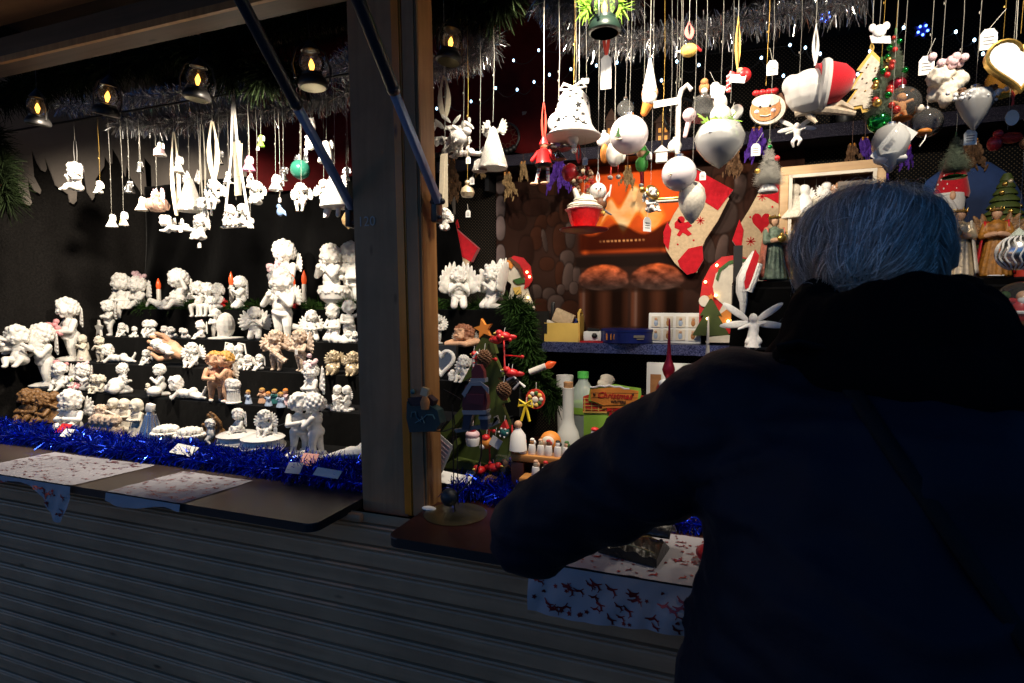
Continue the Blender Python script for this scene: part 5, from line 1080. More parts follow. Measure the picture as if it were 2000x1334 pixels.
ball(1229, 219, 301, 'pearly white ball printed with a small green tree', 'pearl', 'tree', -.02)
ball(1327, 300, 373, 'pearly lilac white ball with a small gem, above the teardrop', 'pearl', 'gem', -.05, tag=(.055, .05))
b = MB(); b.lathe([(0, -1), (.03, -.985), (.15, -.85), (.27, -.62), (.31, -.42), (.27, -.2), (.16, -.06), (0, 0)], 28); hang('R', 'teardrop_ornament', (b, ['cream']), 1352, 352, 438, 'matt cream teardrop ornament overlapping the red stocking', 'ornament', dy=-.03)
b = MB(); b.ell((0, 0, -.18), .13, 1, 12, 8); b.lathe([(.14, -.14), (.08, 0), (0, .08)], 12, 0); b.ell((0, 0, -.45), (.16, .13, .2), 0); b.cap((.05, -.05, -.3), (.16, -.1, -.2), .05, .04, 0); b.cap((0, 0, -.6), (.02, 0, -.95), .05, .045, 2); b.ell((.0, -.04, -.97), (.06, .1, .05), 3); hang('R', 'elf_ornament', (b, ['brightgreen', 'flesh', 'red', 'plaster']), 1254, 285, 365, 'small elf in bright green with red stockings', 'ornament', dy=.05, tag=(.02, .02))
# seated gold haloed angel
o, H = chh('sit_hug', 1271, 365, 416, 'white angel with a golden halo seated in profile with a tag', side='R', dy=0, rot=50, tag=(-.02, .08), ts=.036); b = MB(); b.tube([(.36 * math.cos(k) * .8, -.1 + .1 * math.sin(k), -.22 + .24 * math.sin(k)) for k in np.arange(0, 6.28, .4)], .06, 0, 8, True); b.ell((-.42, 0, -.15), .12, 0, 10, 8); acc(o, 'halo', b, ['gold'])
b = MB(); b.box((0, 0, -.92), (2.2, .5, .1), 0, None, .03); b.box((0, -.05, -.80), (2.0, .3, .16), 1, None, .05); hang('R', 'tray_ornament', (b, ['plaster', 'gold']), 1306, 362, 396, 'small flat white tray ornament with golden top behind the lilac ball', 'ornament', dy=.06)
b = MB(); b.box((0, 0, -.6), (.6, .3, .55)); b.prism([(-.4, -.34), (.4, -.34), (0, 0)], -.2, .2); hang('R', 'house_ornament', (b, ['plaster']), 1293, 285, 322, 'tiny white house ornament with a gold twist tie', 'ornament', dy=.05, strm='goldcord')
# long slender bearded figure, tags
b = MB(); b.ell((0, 0, -.62), (.16, .13, .16), 1); b.lathe([(.15, -.62), (.09, -.3), (.03, 0)], 14, 0); b.ell((0, -.06, -.72), (.14, .1, .14), 0); b.cap((0, 0, -.75), (-.1, 0, -.98), .13, .07, 2); hang('R', 'gnome_ornament', (b, ['plaster', 'flesh', 'orange']), 1270, 118, 221, 'slender white capped gnome with an orange body', 'ornament', rib=('redribbon', .008, .0))
b = MB(); b.prism([(-.16, -1), (.16, -1), (.16, -.1), (.05, 0), (-.05, 0), (-.16, -.1)], -.012, .012); hang('R', 'price_card', (b, ['tag']), 1184, 108, 174, 'white price card hung on a red ribbon under the centre lantern', 'price card', dy=-.1, rib=('redribbon', .008, .12))
b = MB(); b.tube([(0, 0, -1), (0, 0, -.2), (.04, 0, -.06), (.12, 0, -.0), (.18, 0, -.08)], .035, 0, 8); b.box((-.18, -.05, -.24), (.36, .015, .10), 0, (0, -.05, 0)); b.ell((.16, -.02, -.45), (.10, .08, .10), 1); b.cap((.16, 0, -.5), (.10, 0, -.75), .04, .03, 1); hang('R', 'candy_cane_ornament', (b, ['wribbon', 'palepink']), 1326, 168, 300, 'long white candy cane ribbon with a pale pink figure and card', 'ornament', dy=-.01)
b = MB(); b.ell((0, 0, -.62), (.46, .34, .36), 0, 16, 12); b.prism([(-.2, -.5), (-.75, -.6), (-.2, -.72)], -.03, .03, 1); b.cap((.4, 0, -.5), (.62, 0, -.72), .09, .07, 2); o, H = hang('R', 'birdhouse_ornament', (b, ['yellow', 'tag', 'red']), 1346, 76, 112, 'small yellow pod ornament with red bow high up', 'ornament', rib=('redribbon', .010, .04))
b = MB(); b.lathe([(.42, -1), (.43, -.97), (.32, -.72), (.27, -.45), (.12, -.36)], 24); o, H = hang('R', 'glass_bell_ornament', (b, ['thinglass']), 1376, 158, 232, 'clear glass bell with a small brown mouse on top', 'ornament', tag=(.025, .01), ts=.03); b = MB(); b.ell((0, 0, -.2), (.14, .12, .18), 0); b.ell((0, -.05, -.05), .1, 0); b.ell((0, -.05, -.28), .09, 1); acc(o, 'mouse', b, ['ginger', 'plaster'])
# snowman on a glass onion
b = MB(); b.lathe([(0, -1), (.03, -.98), (.2, -.86), (.33, -.70), (.37, -.55), (.30, -.40), (.18, -.34)], 30); o, H = hang('R', 'onion_ornament', (b, ['milkglass']), 1407, 192, 330, 'clear onion shaped ornament with snow inside and a white snowman on top', 'ornament', dy=-.03, sx=.95)
b = MB(); b.ell((0, 0, -.24), (.15, .14, .15)); b.ell((0, 0, -.06), (.10, .10, .12)); b.box((-.03, -.02, .08), (.17, .02, .2), 0, (0, .3, .3)); acc(o, 'snowman', b, ['plaster'])
b = MB(); b.lathe([(0, -.985), (.18, -.85), (.3, -.72), (.33, -.64), (0, -.6)], 24); b.lathe([(.0, -.7), (.22, -.62), (.34, -.56), (.30, -.42), (.2, -.36)], 10, 0, (-.06, -.03, 0), rx=.75); acc(o, 'snow', b, ['snow'])
b = MB(); vs, fs = strands([(-.2, 0, -.33), (0, -.15, -.33), (.2, 0, -.33), (0, .1, -.33)], 70, .22, .012, 5, along=.5); b.add(vs, fs, 0); vs, fs = strands([(.1, -.1, -.42), (.1, -.1, -.6)], 90, .2, .008, 6); b.add(vs, fs, 1); acc(o, 'sprig', b, ['lime', 'frost'], False)
# candy cane and apples
b = MB(); b.tube([(-.35, 0, -1), (-.35, 0, -.4), (-.25, 0, -.15), (-.1, 0, -.25)], .09, 0, 8); [b.tube([(-.44, -.05, -.95 + .2 * k), (-.26, -.05, -.85 + .2 * k)], .05, 1, 5) for k in range(4)]; b.ell((.25, 0, -.35), (.34, .3, .32), 0, 14, 10); b.ell((.12, -.15, -.2), (.15, .12, .15), 2); b.box((.02, -.25, -.55), (.65, .02, .35), 1, (0, .2, 0)); hang('R', 'apple_ornament', (b, ['red', 'plaster', 'flesh']), 1440, 133, 178, 'red apple and candy cane cluster with a white card', 'ornament', rib=('goldcord', .006, .12), tag=(-.01, .10))
b = MB(); b.prism([(x, z - .5) for x, z in heart(.95, 30)], -.16, .16); hang('R', 'heart_ornament', (b, ['milkglass']), 1427, 200, 250, 'clear glass heart behind the snowman ornament', 'ornament', dy=.05)
# gingerbread girl
b = MB(); b.prism(circ(.40, 28, .05, -.62, .36), -.06, .06, 1); b.prism(circ(.34, 28, .0, -.60, .30), -.08, .02, 0); b.prism([(-.05, -.3), (.35, -.25), (.52, -.55), (.40, -.85), (.2, -.6)], -.03, .10, 2); b.prism(circ(.31, 24, .0, -.42, .15), -.085, .0, 1)
[b.ell((x, -.085, -.55), (.03, .02, .03), 3, 8, 6) for x in (-.12, .1)]; [b.ell((x, -.08, -.66), (.06, .02, .05), 4, 8, 6) for x in (-.2, .18)]; b.tube([(-.12 + .06 * k, -.088, -.76 - .03 * math.sin(k * PI / 4)) for k in range(5)], .018, 1, 5); [b.ell((.14 * k - .08, -.06, -.2), (.09, .06, .07), 5, 10, 8) for k in (-1, 0, 1, 2)]
hang('R', 'gingerbread_ornament', (b, ['ginger', 'cream', 'brown', 'black', 'palepink', 'red']), 1496, 165, 246, 'gingerbread girl face with icing rim and red berries in her hair', 'ornament', tag=(.012, -.05), ts=.034, strm='goldcord')
# plush robin with hat on driftwood
b = MB(); b.ell((-.08, 0, -.55), (.48, .42, .45)); b.ell((-.42, -.05, -.4), (.2, .2, .22)); plush = fuse(b, ['plush'], .03, 2)
o, H = hang('R', 'bird_ornament', plush, 1592, 125, 222, 'fat white felt bird wearing a red hat, sitting on driftwood', 'ornament', dy=-.02, rib=('wribbon', .007, .09)); b = MB(); b.lathe([(.44, 0), (.42, .25), (.28, .5), (.12, .62), (0, .66)], 22, 0, (.10, 0, -.46), (0, R(78), 0)); b.ell((.62, -.1, -.45), (.09, .08, .09), 1); acc(o, 'hat', b, ['redfelt', 'plush']); b = MB(); b.tube([(.16 + .04 * math.sin(k), .43 * math.cos(k), -.46 + .43 * math.sin(k)) for k in np.arange(0, 6.28, .3)], .10, 0, 8, True); acc(o, 'fur_band', b, ['plush'])
b = MB(); b.tube([(-.35, 0, -.97), (0, -.05, -.92), (.4, 0, -.98), (.75, -.05, -1.1)], [.06, .10, .09, .05], 0, 8); b.tube([(.1, 0, -.95), (.5, .05, -.85), (.72, .02, -.98)], [.06, .09, .03], 0, 7); b.tube([(-.1, 0, -1), (.05, -.1, -1.22)], [.07, .03], 0, 7); acc(o, 'driftwood', b, ['driftwood'])
# white fairy
def fairy(side, px, y0, y1, label, rot, Y=None):
    b = MB(); b.ell((0, 0, -.25), (.11, .11, .13)); b.ell((.02, .0, -.55), (.13, .11, .2)); limb(b, [(.05, 0, -.7), (.12, -.14, -.82), (.04, -.1, -1)], [.09, .07, .04]); limb(b, [(-.03, 0, -.7), (-.15, -.05, -.85), (-.10, 0, -1.02)], [.09, .07, .04]); limb(b, [(.1, 0, -.42), (.3, -.05, -.36)], [.05, .035]); limb(b, [(-.1, 0, -.42), (-.38, -.05, -.52)], [.05, .035])
    o, H = hang(side, 'fairy_ornament', fuse(b, ['plaster'], .03, 1), px, y0, y1, label, 'fairy ornament', rot=0) if Y is None else (None, 0)
    return o, H, b
o, H, fb_ = fairy('R', 1557, 233, 285, 'white fairy with narrow leaf wings flying under the felt bird', 0)
b = MB(); [b.ell((.35 * q, .06, -.22 + .12 * s_), (.33, .02, .085), 0, 10, 8, rot=M4.Rotation(-q * (.55 if s_ > 0 else -.15), 4, 'Y')) for q in (1, -1) for s_ in (1, -1)]; acc(o, 'wings', b, ['plaster'])
# bottle brush trees
def brush(px, y0, y1, label, m, base=None, balls=0, dy=0, wr=.30, seed=1, n=3600, bell=None, strm='string', **k):
    b = MB(); zb = -.86 if base else -1
    r = random.Random(seed); vs, fs = [], []
    for i in range(n):
        t = r.random() ** .6; a_ = r.random() * 2 * PI; R_ = wr * (.10 + .90 * t) * (.85 + .15 * math.cos(t * 55)) * r.uniform(.75, 1.08); c0 = V((0, 0, -.04 + (zb + .04) * t)); d = V((math.cos(a_), math.sin(a_), r.uniform(-.25, .3))); s_ = V((-math.sin(a_), math.cos(a_), 0)) * .007
        o_ = len(vs); vs += [c0 - s_, c0 + s_, c0 + d * R_ + s_ * .5, c0 + d * R_ - s_ * .5]; fs.append((o_, o_ + 1, o_ + 2, o_ + 3))
    b.add(vs, fs, 0); b.tube([(0, 0, 0), (0, 0, zb)], .02, 1, 6)
    o, H = hang('R', 'tree_ornament', b.mesh('tree_ornament', [m, 'green'], False), px, y0, y1, label, 'tree ornament', dy, strm=strm, **k)
    cs = ('red', 'greenmetal', 'gold', 'redglit')
    for i in range(balls):
        t = .15 + .8 * i / balls; a_ = -PI / 2 + r.uniform(-1.5, 1.5); rr_ = wr * (.1 + .9 * t) * .95; c = MB(); c.ell((rr_ * math.cos(a_), rr_ * math.sin(a_), -.04 + (zb + .04) * t), .032 + .018 * r.random() + .012 * t, 0, 12, 8); acc(o, 'bauble', c, [r.choice(cs)])
    if base: c = MB(); base(c); acc(o, 'base', c, [bell])
    return o, H
brush(1503, 272, 376, 'white bottle brush tree with a bell foot and red top bead', 'whitefuzz', lambda c: c.lathe([(.17, -1), (.18, -.97), (.12, -.86), (.04, -.84)], 20), 3, -.02, .33, 3, bell='plaster', tag=(-.03, .01), ts=.028)
brush(1722, 112, 254, 'frosted bottle brush tree hung with baubles on a green ball', 'frost', lambda c: c.ell((0, 0, -.88), .155, 0, 20, 14), 13, -.03, .23, 5, bell='greenmetal', strm='goldcord')
brush(1750, 55, 175, 'frosted bottle brush tree hung with baubles on a dark red ball', 'frost', lambda c: c.ell((.05, 0, -.92), .13, 0, 20, 14), 9, .04, .21, 7, bell='dkred', strm='goldcord')
brush(1868, 258, 348, 'snowy green bottle brush tree with a green saucer base and white tag', 'frost', lambda c: c.lathe([(.2, -1), (.24, -.97), (.1, -.92)], 20), 0, 0, .38, 9, bell='greenmetal', tag=(.022, .0), ts=.032)
# iced cookie tree
tree = [(0, 0), (.20, -.28), (.12, -.30), (.30, -.58), (.2, -.60), (.42, -.92), (.12, -.92), (.1, -1), (-.1, -1), (-.12, -.92), (-.42, -.92), (-.2, -.60), (-.30, -.58), (-.12, -.30), (-.20, -.28)]
b = MB(); b.prism([(x * 1.05, z * 1.0) for x, z in tree], -.02, .03, 1); b.prism([(x * .86, -.08 + z * .86) for x, z in tree], -.035, -.02, 0); [b.ell((rnd.uniform(-.2, .2) * (.3 + q), -.038, -.2 - .7 * q), .014, 2 + i % 2, 6, 5) for i, q in enumerate(np.linspace(.05, .95, 16))]; hang('R', 'cookie_ornament', (b, ['cream', 'yellow', 'gold', 'brown']), 1703, 98, 218, 'flat iced cookie tree with a golden rim', 'ornament', dy=.06, rib=('goldcord', .004, .02), rot=-15)
b = MB(); b.ell((0, 0, -.35), (.3, .12, .3)); [b.ell((.28 * q, .02, -.15), (.16, .05, .2)) for q in (1, -1)]; b.prism([(-.4, -.5), (.45, -.65), (.5, -1), (-.3, -.85)], -.02, .02); hang('R', 'price_card', (b, ['tag']), 1718, 46, 88, 'white mouse shaped price card above the bottle brush trees', 'price card', dy=-.06)
# clear balls with contents
def gball(px, y0, y1, label, inner, mats, prof=None, dy=0, tag=None, **k):
    b = MB()
    if prof: b.lathe(prof, 30)
    else: b.ell((0, 0, -.53), .47, 0, 28, 18)
    b.lathe([(.10, -.10), (.09, -.02), (.04, 0)], 12, 1)
    o, H = hang('R', 'glass_ornament', (b, ['milkglass' if prof else 'thinglass', 'silver']), px, y0, y1, label, 'glass ornament', dy, tag=tag, **k)
    if inner: c = MB(); inner(c); acc(o, 'contents', c, mats)
    return o, H
def gman(c):
    c.ell((0, 0, -.33), .12, 0); c.ell((0, 0, -.58), (.12, .08, .18), 0); [c.cap((.08 * q, 0, -.48), (.24 * q, 0, -.42), .05, .045, 0) for q in (1, -1)]; [c.cap((.06 * q, 0, -.7), (.12 * q, 0, -.86), .06, .05, 0) for q in (1, -1)]; c.ell((0, 0, -.9), (.3, .3, .06), 1)
gball(1762, 166, 240, 'clear glass ball holding a gingerbread man', gman, ['ginger', 'orange'], dy=.02)
gball(1811, 208, 268, 'clear glass ball with orange fruit at the bottom and a white tie', lambda c: (c.ell((-.05, 0, -.82), (.22, .2, .12), 0), c.tube([(-.05, -.2, -.95), (-.12, -.3, -1.15), (-.25, -.3, -1.35)], .02, 1, 5)), ['orange', 'wribbon'])
def card(c):
    xf = M4.Translation(V((0.02, 0, -.45))) @ M4.Rotation(.65, 4, 'Y'); c.prism([(-.18, -.4), (.22, -.4), (.22, .38), (-.18, .38)], -.1, -.09, 0, xf); c.ell((0, 0, -.72), (.30, .2, .13), 0)
    text_mesh('ERIT', .13, .004, 0, c, 1, M4.Translation(V((-.03, -.11, -.46))) @ M4.Rotation(-.9, 4, 'Y')); c.prism([(.12, -.38), (.33, -.5), (.3, -.58), (.12, -.5)], -.08, -.06, 2)
gball(1741, 238, 338, 'clear balloon shaped ornament holding a lettered white card', card, ['tag', 'ink', 'red'], [(0, -1), (.05, -.98), (.10, -.9), (.26, -.66), (.33, -.46), (.33, -.32), (.25, -.14), (.1, -.05)], -.06)
# flower topped cherub pile
b = MB(); rr = random.Random(12); [b.ell((rr.gauss(.05, .16), rr.gauss(0, .08), -.22 - .75 * i / 24 + rr.gauss(0, .04)), rr.uniform(.08, .16), 0, 8, 6) for i in range(24)]; head(b, (-.08, -.12, -.4), .17, (0, 0, -.3), 'curl', 90); head(b, (.12, -.1, -.72), .17, (0, 0, .4), 'curl', 91)
o, H = hang('R', 'cherub_ornament', fuse(b, ['cream'], .028, 1), 1839, 118, 212, 'cream relief of tumbling cherubs topped with a pale pink hat', 'cherub ornament', tag=(-.03, -.01), ts=.04); roses(o, (.12, -.1, -.13), .26, 16, 'palepink', 'hat')
o, H = gball(1906, 165, 255, 'clear heart drop ornament with frosted pine cones on top', lambda c: [c.ell((rnd.gauss(0, .22), -.2 + rnd.gauss(0, .05), -.2 - abs(rnd.gauss(0, .12))), rnd.uniform(.02, .06), 0, 6, 5) for i in range(60)], ['snow'], [(0, -1), (.04, -.98), (.2, -.72), (.34, -.42), (.36, -.3), (.30, -.16), (.1, -.06)], -.04); b = MB(); [b.ell((.28 * q + .02 * k, -.12, -.15 + .04 * math.sin(k * 2)), (.06, .05, .04), 0, 7, 5) for q in (1, -1) for k in range(-2, 3)]; acc(o, 'pine_cones', b, ['cone'])
b = MB(); hp = heart(.95, 36); b.prism([(x, z - .5) for x, z in hp], -.10, .08, 0, None, 1); b.tube([(x * 1.0, -.09, z - .5) for x, z in hp], .035, 1, 6, True); [b.cap((.05, -.115, -.38 - .1 * k), (.12, -.115, -.44 - .1 * k), .012, .01, 2) for k in range(3)]; hang('R', 'heart_ornament', (b, ['tag', 'gold', 'palepink']), 1994, 62, 182, 'white heart ornament with a golden glitter rim at the right edge', 'ornament', dy=-.08, tag=(-.055, -.01), ts=.04, strm='goldcord')
b = MB(); b.lathe([(.30, -1), (.36, -.9), (.36, -.5), (.2, -.22), (.07, -.14), (.07, 0)], 24); hang('R', 'glass_bell_ornament', (b, ['amber']), 1956, 118, 188, 'amber glass bell behind the gold rimmed heart', 'ornament', dy=.08, strm='goldcord')
b = MB(); b.ell((-.45, 0, -.6), (.3, .26, .34), 0); b.ell((-.35, -.05, -.2), (.2, .18, .2), 0); b.ell((.15, 0, -.4), (.45, .22, .25), 1); b.ell((.75, 0, -.65), (.3, .28, .34), 2); hang('R', 'cardinal_ornament', (b, ['red', 'redglit', 'cone']), 1968, 252, 296, 'red bird and pine cone cluster at the right edge', 'ornament', tag=None)
b = MB(); b.prism(circ(.28, 20, 0, -.62, .38), -.02, .02); hang('R', 'price_card', (b, ['tag']), 1978, 205, 245, 'small oval white price card on a red and white cord at the right edge', 'price card', rib=('redribbon', .004, .06))
b = MB(); b.ell((0, 0, -.55), .45, 0, 24, 16); [b.tube([(.45 * math.sin(t) * math.cos(a_ + .1 * math.sin(6 * t)), .45 * math.sin(t) * math.sin(a_ + .1 * math.sin(6 * t)), -.55 + .45 * math.cos(t)) for t in np.linspace(.3, 2.8, 14)], .022, 1, 5) for a_ in np.arange(0, 6.28, .35)]; b.lathe([(.2, -.12), (.12, -.02), (.0, .1)], 12, 2); hang('R', 'ball_ornament', (b, ['silver', 'plaster', 'frost']), 1990, 452, 528, 'silver ball covered in white lace at the right edge', 'ball ornament', dy=.1)
chh('st_front', 1487, 88, 132, 'small pale angel hanging in shade near the gingerbread girl', side='R', dy=.25, m='cream') if False else None
# silvery small extras at the back of the rail
for i, (px, y0, y1, lb, m) in enumerate(((1222, 190, 232, 'dim grey snow globe ornament behind the tree printed ball', 'thinglass'), (1318, 268, 300, 'tiny white bell between the white house and the candy cane ribbon', 'plaster'), (1090, 212, 262, 'round white medallion hanging behind the big bell', 'tag'), (1180, 255, 290, 'little white bird ornament to the right of the big bell', 'plaster'))):
    b = MB(); b.ell((0, 0, -.55), (.42, .3, .42), 0, 16, 10); b.lathe([(.12, -.15), (.1, 0)], 10); hang('R', 'small_ornament', (b, [m]), px, y0, y1, lb, 'ornament', dy=.12)

# ------------------------------------------------------------------ lanterns
for i, (px, yt, yb, Y, tl, lb) in enumerate(((75, 175, 245, 1.42, .15, 'black hurricane lantern hanging farthest left in the left opening'), (207, 148, 226, 1.42, .25, 'black hurricane lantern second from the left over the left opening'), (384, 112, 195, 1.40, .1, 'black hurricane lantern with bright bulb in the middle of the left opening'), (612, 78, 172, 1.40, -.05, 'black hurricane lantern just left of the middle post'), (876, 38, 122, 1.42, .1, 'black hurricane lantern just right of the right post'), (1180, -40, 66, 1.35, 0, 'dark green hurricane lantern at the top centre of the right opening'))):
    a, c = P(px, yt, Y), P(px, yb, Y); H = a.z - c.z; bm_ = 'blackmetal' if i < 5 else mat('dark_green_enamel', (.014, .03, .022), .35)
    MT['lantern%d' % i] = bm_ if not isinstance(bm_, str) else MT[bm_]
    b = MB(); b.lathe([(.0, .0), (.27, 0), (.31, .03), (.32, .08), (.27, .20), (.22, .24), (.22, .29), (.17, .30)], 26, 0); b.lathe([(.262, -.003), (.0, -.003)], 26, 1); cp_ = MB(); cp_.lathe([(.16, .74), (.2, .76), (.13, .86), (.06, .95), (.03, 1.0)], 20, 0)
    o = ob('hanging_lantern', b.mesh('hanging_lantern', [MT['lantern%d' % i], 'brass']), None, c, (tl * .6, tl, .3 * i), H, lb, 'lantern', 'hurricane lanterns under the stall roof')
    acc(o, 'top_cap', cp_, [MT['lantern%d' % i]]); b = MB(); b.lathe([(.16, .30), (.25, .42), (.27, .54), (.22, .68), (.16, .75)], 24); acc(o, 'glass_globe', b, ['thinglass'])
    b = MB(); b.lathe([(.025, .34), (.05, .42), (.062, .48), (.035, .56), (0, .62)], 12); acc(o, 'flame_bulb', b, ['flame'])
    b = MB(); b.tube([(.36, 0, .16), (.40, 0, .45), (.30, 0, .78), (.0, 0, 1.0), (-.30, 0, .78), (-.40, 0, .45), (-.36, 0, .16)], .022, 0, 6); b.tube([(0, 0, 1), (0, 0, 1.0 + (2.62 - a.z) / H if i < 5 else 1.5)], .008, 0, 4); acc(o, 'bail_wire', b, [MT['lantern%d' % i]])

# ------------------------------------------------------------------ string lights
pts = [(853, 212), (877, 205), (920, 198), (968, 172), (1010, 175), (1043, 160), (1073, 146), (1115, 135), (1165, 128), (1205, 122), (1270, 117), (1292, 157), (1322, 120), (1365, 127), (1440, 117), (1487, 113), (1530, 148), (1545, 184)]
pts2 = [(1003, 118), (1052, 98), (1543, 88), (1573, 93), (1602, 105), (1675, 145), (1699, 100), (1765, 54), (1867, 62), (1903, 78), (1920, 105)]
for ps, Y, lb in ((pts, 2.18, 'cool white string lights draped behind the right hanging ornaments'), (pts2, 2.3, 'cool white string lights spread high at the back of the right opening')):
    w3 = [P(a, c, Y) for a, c in ps]; b = MB(); wp = []
    for i in range(len(w3) - 1):
        for k in range(6): t = k / 6; wp.append(w3[i].lerp(w3[i + 1], t) + V((0, .006, -.03 * 4 * t * (1 - t))))
    b.tube(wp + [w3[-1]], .0016, 0, 5)
    o = ob('string_lights', b.mesh('string_lights', ['black']), label=lb, cat='string lights')
    for p in w3: c = MB(); c.ell(p, (.0045, .0045, .006), 0, 8, 6); acc(o, 'bulb', c, ['ledwhite'])
for px, py, lb in ((1611, 34, 'blue star light beside the silver garland end'), (1800, 60, 'blue star light above the frosted trees')):
    b = MB(); b.prism(star(.026, .5), -.005, .005); o = ob('star_light', b.mesh('star_light', ['blue']), None, P(px, py, 2.2), (.2, .2, .2), 1, lb, 'star light', 'blue star lights')
    c = MB(); [c.ell((.014 * math.cos(k), -.009, .014 * math.sin(k)), .004, 0, 6, 5) for k in np.arange(0, 6, 1.25)]; acc(o, 'bulb', c, ['ledblue'])

# ------------------------------------------------------------------ feather pendants on the high shelf and dreamcatchers
def feathers(px, y0, y1, m, label, n=8, cat='feather pendant'):
    Y = 2.27; a, c = P(px, y0, Y), P(px, y1, Y); H = a.z - c.z; b = MB()
    for i in range(n):
        x0 = rnd.uniform(-.12, .12); dx = rnd.uniform(-.30, .30); L = rnd.uniform(.6, .98)
        for s_ in range(7):
            t = s_ / 6; p0 = V((x0 + dx * t * t, rnd.uniform(-.03, .03), -.22 - (L - .22) * t)); b.ell(p0, (.085 * math.sin(PI * (.12 + .8 * t)) + .01, .02, .10), 0, 6, 5, rot=(0, rnd.uniform(-.4, .4) + dx, rnd.uniform(0, 3)))
    o = ob('feather_pendant', b.mesh('feather_pendant', [m]), None, a, (0, 0, 0), H, label, cat, 'feather pendants below the high shelf')
    b = MB(); [b.ell((x, 0, -.18 + .06 * k), .035, 0, 8, 6) for k in (0, 1) for x in (-.07, .07)]; b.tube([(0, 0, -.2), (0, 0, .0 + (2.24 - a.z) / H)], .008, 1, 4); ob('beads', b.mesh('beads', ['bead', 'brown']), o)
for a_ in ((1092, 300, 378, 'purple', 'purple feather pendant left of the red cup'), (1478, 240, 320, 'purple', 'purple feather pendant beside the white bottle brush tree'), (1690, 262, 320, 'purple', 'purple feather pendant left of the clear balloon ornament'), (1772, 260, 330, 'purple', 'purple feather pendant right of the clear balloon ornament'), (1727, 325, 362, 'purple', 'purple feather tip just right of the wooden box frame'),
           (882, 305, 372, 'feather', 'brown feather pendant beside the right post'), (940, 318, 350, 'tanfeather', 'tan feather pendant under the slim cone angel'), (1022, 310, 358, 'tanfeather', 'tan feather pendant beside the striped leg elf'), (990, 330, 392, 'tanfeather', 'tan feather pendant over the top left corner of the poster'), (885, 350, 400, 'feather', 'low brown feather pendant next to the yellow bell'), (1226, 318, 372, 'tanfeather', 'tan feather pendant below the tree printed ball'), (1438, 285, 350, 'feather', 'brown feather pendant under the onion ornament'), (1665, 275, 325, 'feather', 'brown feather pendant above the wooden box frame'), (1900, 262, 350, 'feather', 'brown feather pendant at right behind the snowy green tree')): feathers(*a_)
def dream(px, py, r, label, Y=2.33):
    c = P(px, py, Y); r = r * mpp(px, Y); b = MB(); b.tube([(r * math.cos(k), 0, r * math.sin(k)) for k in np.arange(0, 6.28, .2)], r * .09, 0, 7, True)
    for k in range(10): b.tube([(r * math.cos(k * .628), 0, r * math.sin(k * .628)), (r * .45 * math.cos(k * .628 + .5), 0, r * .45 * math.sin(k * .628 + .5)), (r * math.cos(k * .628 + 1.2), 0, r * math.sin(k * .628 + 1.2))], r * .02, 1, 4)
    [b.ell((r * 1.0 * math.cos(k) , 0, r * 1.0 * math.sin(k)), (r * .22, .012, r * .22), 0, 7, 5) for k in np.arange(-2.4, -.6, .3)]
    b.cap((0, .01, -r), (0, .01, 2.246 - c.z), r * .04, r * .04, 0); ob('dreamcatcher', b.mesh('dreamcatcher', ['black', 'brown']), None, c, (0, 0, .1), 1, label, 'dreamcatcher', 'dark dreamcatchers on the high shelf')
dream(988, 268, 26, 'dark dreamcatcher ring behind the slim cone angel'); dream(1330, 225, 30, 'dark dreamcatcher ring behind the candy cane ribbon'); dream(1500, 250, 24, 'dark dreamcatcher ring behind the gingerbread girl')
for i, (px, y0, y1, w_, m, lb) in enumerate(((1050, 215, 300, 62, 'greycloth', 'folded grey throw standing on the high shelf'), (1295, 225, 278, 26, 'brown', 'small brown lantern house with lit windows on the high shelf'), (1195, 215, 285, 20, 'brown', 'narrow dark house with lit windows on the high shelf'), (1650, 195, 262, 30, 'black', 'dark owl shape standing on the high shelf'))):
    Y = 2.38; a, c = P(px, y0, Y), V((0, 0, 2.247)); H = a.z - 2.247; W_ = w_ * mpp(px, Y); b = MB()
    if m == 'greycloth': [b.box((0, .01 * k, H / 2 - .002 * k), (W_ * (1 - .04 * k), .01, H * (1 - .02 * k)), 0, None, .004) for k in range(4)]
    elif m == 'black': b.ell((0, 0, H * .4), (W_ * .5, W_ * .4, H * .42)); b.ell((0, 0, H * .8), (W_ * .35, W_ * .3, H * .2))
    else:
        b.box((0, 0, H * .35), (W_, W_, H * .7)); b.prism([(-W_ * .65, H * .7), (W_ * .65, H * .7), (0, H)], -W_ * .6, W_ * .6)
        [b.box((W_ * .22 * q, -W_ * .51, H * (.2 + .25 * k)), (W_ * .2, .002, H * .14), 1) for q in (1, -1) for k in (0, 1)]
    ob(('throw', 'lantern_house', 'lantern_house', 'owl_figure')[i], b.mesh('shelf_item', [m, mat('lit_window', (.8, .4, .1), .5, emit=(1, .35, .04), es=.5)]), None, (a.x, Y, 2.247), (0, 0, .1), 1, lb, ('throw', 'lantern house', 'lantern house', 'owl figure')[i])
# ================================================================== goods on the shelves, table and counter
ZS = 1.4525
def at(px, Y, z, pyref=600): q = P(px, pyref, Y); return V((q.x, Y, z))
def thing(name, mb, mats, loc, label, cat, rot=(0, 0, 0), sca=1, group=None, smooth=True):
    return ob(name, mb.mesh(name, mats, smooth) if isinstance(mb, MB) else mb, None, loc, rot, sca, label, cat, group)
